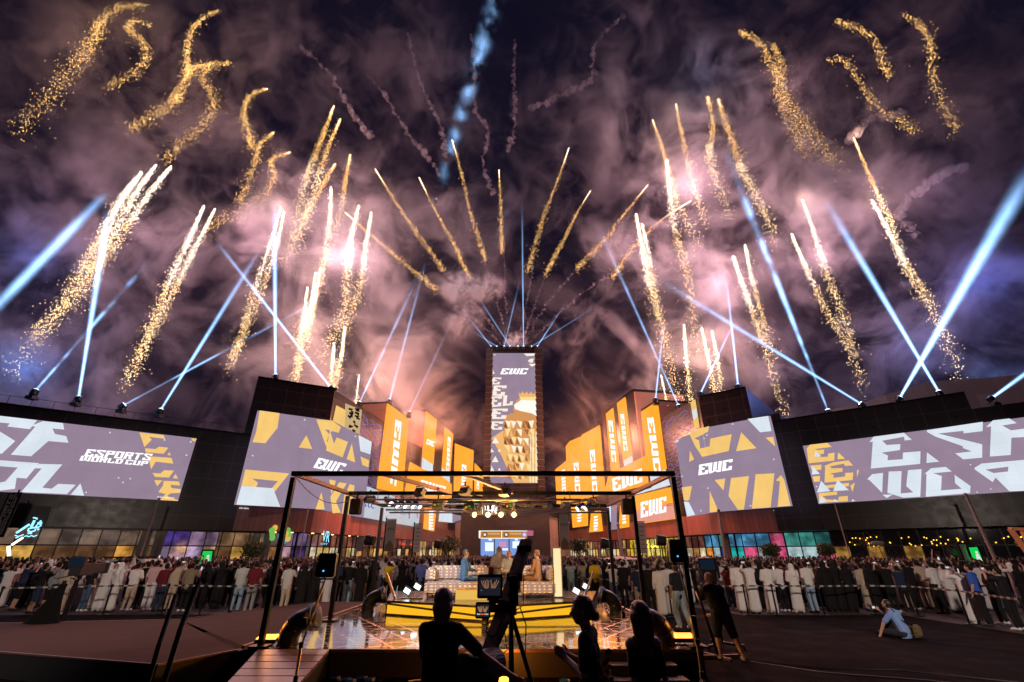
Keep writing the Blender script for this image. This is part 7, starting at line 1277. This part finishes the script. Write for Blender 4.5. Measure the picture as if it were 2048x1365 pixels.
# ------------------------------------------------------------------ masts, banners, speakers, trees
def banner(label, x, ytop, ybot, Y, w, txt=None, base=(.42, .38, .36), foot=1120):
    c0, c1 = at(x, ytop, Y), at(x, ybot, Y); k = (c0-CAM).length/F; hw = w*k/2; t = thing('banner_pole', label, 'banner', (c0.x-hw, Y, 0)); b = B(); b.cyl((c0.x-hw-.08, Y, 0), (c0.x-hw-.08, Y, c0.z+.2), .06, n=8); b.bar((c0.x-hw-.08, Y, c0.z+.05), (c0.x+hw, Y, c0.z+.05), .06); b.build('pole', BLACK, t)
    b = B(); b.box((c0.x, Y, (c0.z+c1.z)/2), (2*hw, .03, c0.z-c1.z)); s = b.build('cloth', mat('banner_cloth_%d' % int(base[0]*100), base, .8, 0, .12, 2), t); ink = mat('banner_ink', (.03, .02, .03), .7)
    if txt: plaintext(txt, (c0.x-hw*.8, Y-.03, c0.z-.33*(c0.z-c1.z)), V3(hw*1.6, 0, 0), V3(0, 0, hw*.7), ink, s)
    b = B(); hh = c0.z-c1.z
    if txt: b.plate([[V3(c0.x-hw*.85, Y-.02, c1.z+.02), V3(c0.x+hw*.85, Y-.02, c1.z+.02), V3(c0.x+hw*.85, Y-.02, c1.z+hh*.18), V3(c0.x, Y-.02, c1.z+hh*.36), V3(c0.x-hw*.85, Y-.02, c1.z+hh*.18)]], (0, -1, 0), .01); b.build('ornament', mat('banner_bronze', (.20, .12, .07), .7, 0, .6, 6), s)
    else:
        for i in range(6): b.box((c0.x, Y-.02, c1.z+hh*(.15+.14*i)), (hw*1.1, .012, hh*.02))
        b.build('printed_line', ink, s)
banner('tall beige banner lettered stc left of the stage, pole beside it', 784, 1040, 1103, 45, 17, 'stc'); banner('tall beige banner lettered stc right of the tower', 1127, 1029, 1100, 45, 17, 'stc')
banner('narrow white sponsor list banner left of the tower', 837, 1049, 1105, 48, 12, None, (.62, .6, .6)); banner('narrow pinkish sponsor list banner behind the right frame posts', 1281, 1045, 1107, 40, 14, None, (.55, .40, .38)); banner('small grey banner behind the left frame posts', 721, 1075, 1103, 50, 11, None, (.3, .29, .3))
def mast(label, foot, top, Y, r=.07, m=None):
    a, c = at(*foot, Y), at(*top, Y); t = thing('mast', label, 'mast', (a.x, Y, 0)); x = (a.x+c.x)/2; b = B(); b.cyl((a.x, Y, 0), (c.x, Y, c.z), r*1.2, r*.8, 10); b.build('pole', m or STEEL, t); b = B(); b.cyl((a.x, Y, .008), (a.x, Y, .1), r*3, n=12); b.build('base', BLACK, t); b = B(); b.sph((c.x, Y, c.z), r*1.2); b.build('tip', m or STEEL, t)
PINKM = mat('pale_mast', (.40, .30, .28), .5)
mast('slim pale mast before the left wing screen', (285, 1093), (318, 998), 44, .09, PINKM); mast('thin pale mast before the left block', (600, 1100), (617, 1018), 50, .06, PINKM); mast('slim pale mast at the left of the right wing screen', (1696, 1098), (1669, 1006), 44, .05, PINKM)
mast('thick pale banded mast before the right wing screen', (1985, 1098), (1931, 990), 40, .13, PINKM); mast('pale banded mast below the right block screen', (1450, 1110), (1437, 1022), 46, .14, PINKM); mast('short leaning white mast behind the right frame posts', (1246, 1108), (1236, 1050), 44, .14, mat('white_mast', (.7, .45, .4), .5))
b = None
t = thing('flag_banner', 'dark banner with white angular letters at the far left edge', 'banner', at(10, 1100, 38)); q0, q1 = at(32, 985, 38), at(-2, 1075, 38); b = B(); b.box(((q0.x+q1.x)/2-.1, 38, (q0.z+q1.z)/2), (1.1, .05, q0.z-q1.z)); b.build('cloth', BLACKP, t); b = B(); b.cyl((q0.x+.2, 38, 0), (q0.x+.2, 38, q0.z+.2), .06); b.build('pole', BLACK, t)
b = B(); cx = (q0.x+q1.x)/2-.1; lettering(b, 'ESPORTS', (cx-.05, 37.96, q1.z+.2), (cx-.05, 37.96, q0.z-.2), (cx-.35, 37.96, q1.z+.3), (0, -1, 0), .01); lettering(b, 'WORLD CUP', (cx+.35, 37.96, q1.z+.2), (cx+.35, 37.96, q0.z-.2), (cx+.05, 37.96, q1.z+.3), (0, -1, 0), .01); b.build('lettering', mat('grey_ink', (.35, .33, .35), .6), t)
def pa(label, x, y, Y):
    p = at(x, y, Y); t = thing('mast_speaker', label, 'loudspeaker', (p.x, Y, 0)); b = B(); b.cyl((p.x, Y, 0), (p.x, Y, p.z), .05); b.build('pole', BLACK, t); b = B(); b.cyl(p+V3(-.35, 0, .05), p+V3(.35, -.1, -.05), .45, .38, 14); b.build('cabinet', BLACKP, t, .02)
for i, (x, y, Y, nm) in enumerate(((741, 1081, 42, 'black drum speaker on a mast left of the stage'), (877, 1089, 52, 'black drum speaker on a mast left of the tower'), (1210, 1087, 44, 'black drum speaker on a mast right of the tower'), (1322, 1081, 40, 'black drum speaker on a mast before the yellow shop'))): pa(nm, x, y, Y)
def tree(label, x, y, Y, h, r, seed, col=(.11, .12, .05)):
    rnd = random.Random(seed); p = at(x, y, Y); t = thing('tree', label, 'tree', (p.x, Y, 0), 0, 'small trees in the square'); top = h; b = B(); b.tube([(p.x, Y, 0), (p.x+.05, Y, h*.5), (p.x, Y, h*.75)], [.09, .07, .05], 8)
    for k in range(4): a = k*1.6; b.tube([(p.x, Y, h*.55), (p.x+math.cos(a)*r*.5, Y+math.sin(a)*r*.5, h*.82)], [.05, .02], 6)
    b.build('trunk', mat('bark', (.08, .05, .03), .9), t); b = B()
    for i in range(620):
        a, e_ = rnd.random()*6.2832, rnd.uniform(-1, 1); rr_ = r*(rnd.random()**.4)*(1+.25*math.sin(a*3+seed)); c = V3(p.x+rr_*math.cos(a)*math.sqrt(1-e_*e_), Y+rr_*math.sin(a)*math.sqrt(1-e_*e_), h+rr_*e_*.75); u = V3(rnd.gauss(0, 1), rnd.gauss(0, 1), rnd.gauss(0, 1)).normalized(); v = u.orthogonal().normalized(); s = .09; b.add([c-u*s*2, c+v*s, c+u*s*2, c-v*s], [(0, 1, 2, 3)])
    b.build('crown', mat('leaf', col, .7, 0, .5, 2), t)
for a in (('small round tree left of the tower, its crown over the crowd', 897, 1110, 55, 2.9, 1.1, 1), ('small tree before the left block', 505, 1112, 42, 2.3, .8, 2), ('small round tree right of the tower', 1158, 1110, 52, 2.8, .9, 3), ('small round tree before the turquoise shops', 1541, 1112, 42, 2.3, .7, 4), ('small tree before the dark right wing', 1655, 1112, 42, 2.3, .6, 5)): tree(*a)
# ------------------------------------------------------------------ white car in the crowd
c0 = Vector((CAR.x, CAR.y, 0)); t = thing('parked_car', 'white four wheel drive car with roof rack standing in the crowd on the left', 'car', c0); WP = mat('car_paint', (.55, .55, .55), .25, 0, .05, 2, coat=.8); b = B(); prof = [(-2.45, .45), (-2.4, .95), (-1.5, 1.08), (-.75, 1.72), (1.9, 1.76), (2.4, 1.15), (2.45, .45)]
n = len(prof); vs = [c0+V3(x, -.92 if z < 1.2 else -.78, z) for x, z in prof]+[c0+V3(x, .92 if z < 1.2 else .78, z) for x, z in prof]; b.add(vs, [tuple(range(n)), tuple(range(2*n-1, n-1, -1))]+[(i, (i+1) % n, n+(i+1) % n, n+i) for i in range(n)]); b.build('body', WP, t, .05)
for x0, x1, xt0, xt1 in ((-1.32, -.35, -.75, -.35), (-.25, .7, -.25, .7), (.8, 2.0, .8, 1.8)): b = B(); b.plate([[c0+V3(x0, -.885, 1.12), c0+V3(x1, -.885, 1.12), c0+V3(xt1, -.80, 1.64), c0+V3(xt0, -.80, 1.64)]], (0, -1, .16), .01); b.build('window', GLASSD, t)
for x in (-1.5, 1.5):
    for y in (-.82, .82): w = thing('wheel', None, None, (0, 0, 0)); COL.objects.unlink(w); bpy.data.objects.remove(w); b = B(); b.cyl(c0+V3(x, y-.12, .38), c0+V3(x, y+.12, .38), .38, n=18); wh = b.build('wheel', RUBBER, t); b = B(); b.cyl(c0+V3(x, y-.13, .38), c0+V3(x, y+.13, .38), .22, n=12); b.build('rim', STEEL, wh)
b = B(); [b.bar(c0+V3(-.6, y, 1.86), c0+V3(1.8, y, 1.86), .05) for y in (-.6, .6)]; [b.bar(c0+V3(x, -.6, 1.82), c0+V3(x, .6, 1.82), .04) for x in (-.4, .5, 1.5)]; b.build('roof_rack', BLACK, t)
# ------------------------------------------------------------------ lit boards and street things behind the crowd
def board(label, q, Y, m, name='display_board', cat='display'):
    p = [at(x, y, Y) for x, y in q]; t = thing(name, label, cat, p[3]); b = B(); b.plate([p], (0, 1, 0), .12); b.build('panel', m, t); b = B(); [b.bar(p[i]+V3(0, .03, 0), p[(i+1) % 4]+V3(0, .03, 0), .1) for i in range(4)]; b.build('frame', BLACK, t); b = B(); [b.bar((p[i].x, Y+.06, 0), (p[i].x, Y+.06, max(.3, p[i].z)), .06) for i in (2, 3)]; b.build('leg', BLACK, t); return t, p
GRN = emi('green_screen', (.01, .62, .08), 1)
for lab, q in (('bright green lit board with a white clad figure, left of the square', [(405, 1101), (427, 1101), (422, 1138), (396, 1138)]), ('bright green lit board with a white clad figure, right of the square', [(1935, 1094), (1955, 1093), (1970, 1130), (1948, 1130)])):
    t, p = board(lab, q, 34, GRN); c_ = (p[0]+p[1]+p[2]+p[3])/4; b = B(); b.plate([[c_+V3(-.12, -.02, -.5), c_+V3(.28, -.02, -.5), c_+V3(.18, -.02, .1), c_+V3(.0, -.02, .1)]], (0, -1, 0), .02); b.cyl(c_+V3(.09, -.02, .2), c_+V3(.09, -.05, .2), .08, n=10); b.build('white_figure', emi('white_robe', (.8, .8, .8), .9), [x for x in t.children if x.name.startswith('panel')][0])
board('grey board beside the right green board', [(1915, 1087), (1932, 1087), (1945, 1125), (1930, 1125)], 34.2, mat('grey_board', (.3, .29, .33), .5)); board('small brown board with an orange frame before the right wing', [(1866, 1100), (1883, 1100), (1882, 1126), (1866, 1126)], 34, mat('brown_board', (.06, .04, .04), .5))
board('yellow diamond shaped board held over the car', [(266, 1113), (277, 1123), (269, 1137), (259, 1127)], 28, emi('yellow_card', (.6, .42, .06), .8), 'placard', 'placard')
for nm, x0, x1, y, Y in (('left', 1180, 1300, 1117, 33), ('right', 1384, 1436, 1117, 33)):
    a, c = at(x0, y, Y), at(x1, y, Y); t = thing('parasol', 'flat pale parasol over the crowd right of the stage, %s one' % nm, 'parasol', ((a.x+c.x)/2, Y, 0)); m_ = (a.x+c.x)/2; hw = (c.x-a.x)/2*.75; b = B(); b.cyl((m_, Y, a.z-.05), (m_, Y, a.z+.12), hw, .1, 14); b.build('canopy', mat('canvas_pale', (.6, .5, .45), .8), t); b = B(); b.cyl((m_, Y, 0), (m_, Y, a.z), .03); b.build('pole', STEEL, t)
t = thing('wooden_frame', 'orange lit wooden frame leaning in at the right edge of the picture', 'frame', at(2045, 1140, 20)); b = B(); P = [at(2020, 1058, 20), at(2070, 1060, 20), at(2050, 1122, 20)]; b.bar(P[0], P[1], .16, .12); b.bar(P[0], Vector((P[0].x+.55, 20, P[0].z-1.65)), .16, .12); b.build('beam', mat('orange_wood', (.60, .24, .12), .6), t)
b = B(); [b.bar((P[0].x+.5+k, 20.05, 0), (P[0].x+.5+k, 20.05, 3.0), .1) for k in (0, 1.2)]; b.build('post', mat('orange_wood', (.6, .24, .12)), t)
t = thing('lamp_post', 'bent street lamp with glowing white tube at the far left', 'lamp post', at(20, 1130, 36)); q = [at(18, 1112, 36), at(20, 1093, 36), at(48, 1076, 36)]; b = B(); b.tube([V3(q[0].x, 36, 0), q[1]], .07); b.build('pole', BLACK, t); b = B(); b.tube([q[0], q[1]+V3(0, -.1, 0)], .1, 8); b.tube([q[1]+V3(.2, -.1, .1), q[2]+V3(0, -.1, 0)], .08, 8); b.build('tube_light', emi('tube_white', (1, .93, .72), 2.2), t)
p = at(1755, 1087, 36); t = thing('boom_microphone', 'grey furry boom microphone held up over the crowd on the right', 'microphone', p); b = B(); b.tube([p+V3(-.45, 0, 0), p+V3(-.3, 0, 0), p+V3(.3, 0, 0), p+V3(.45, 0, 0)], [.08, .14, .14, .08], 10); b.build('windshield', mat('fur', (.3, .28, .28), .95, bump=.6, scale=60), t); b = B(); b.tube([p+V3(.1, .1, -.1), p+V3(.6, .5, -2.2)], .02); b.build('pole', BLACK, t)
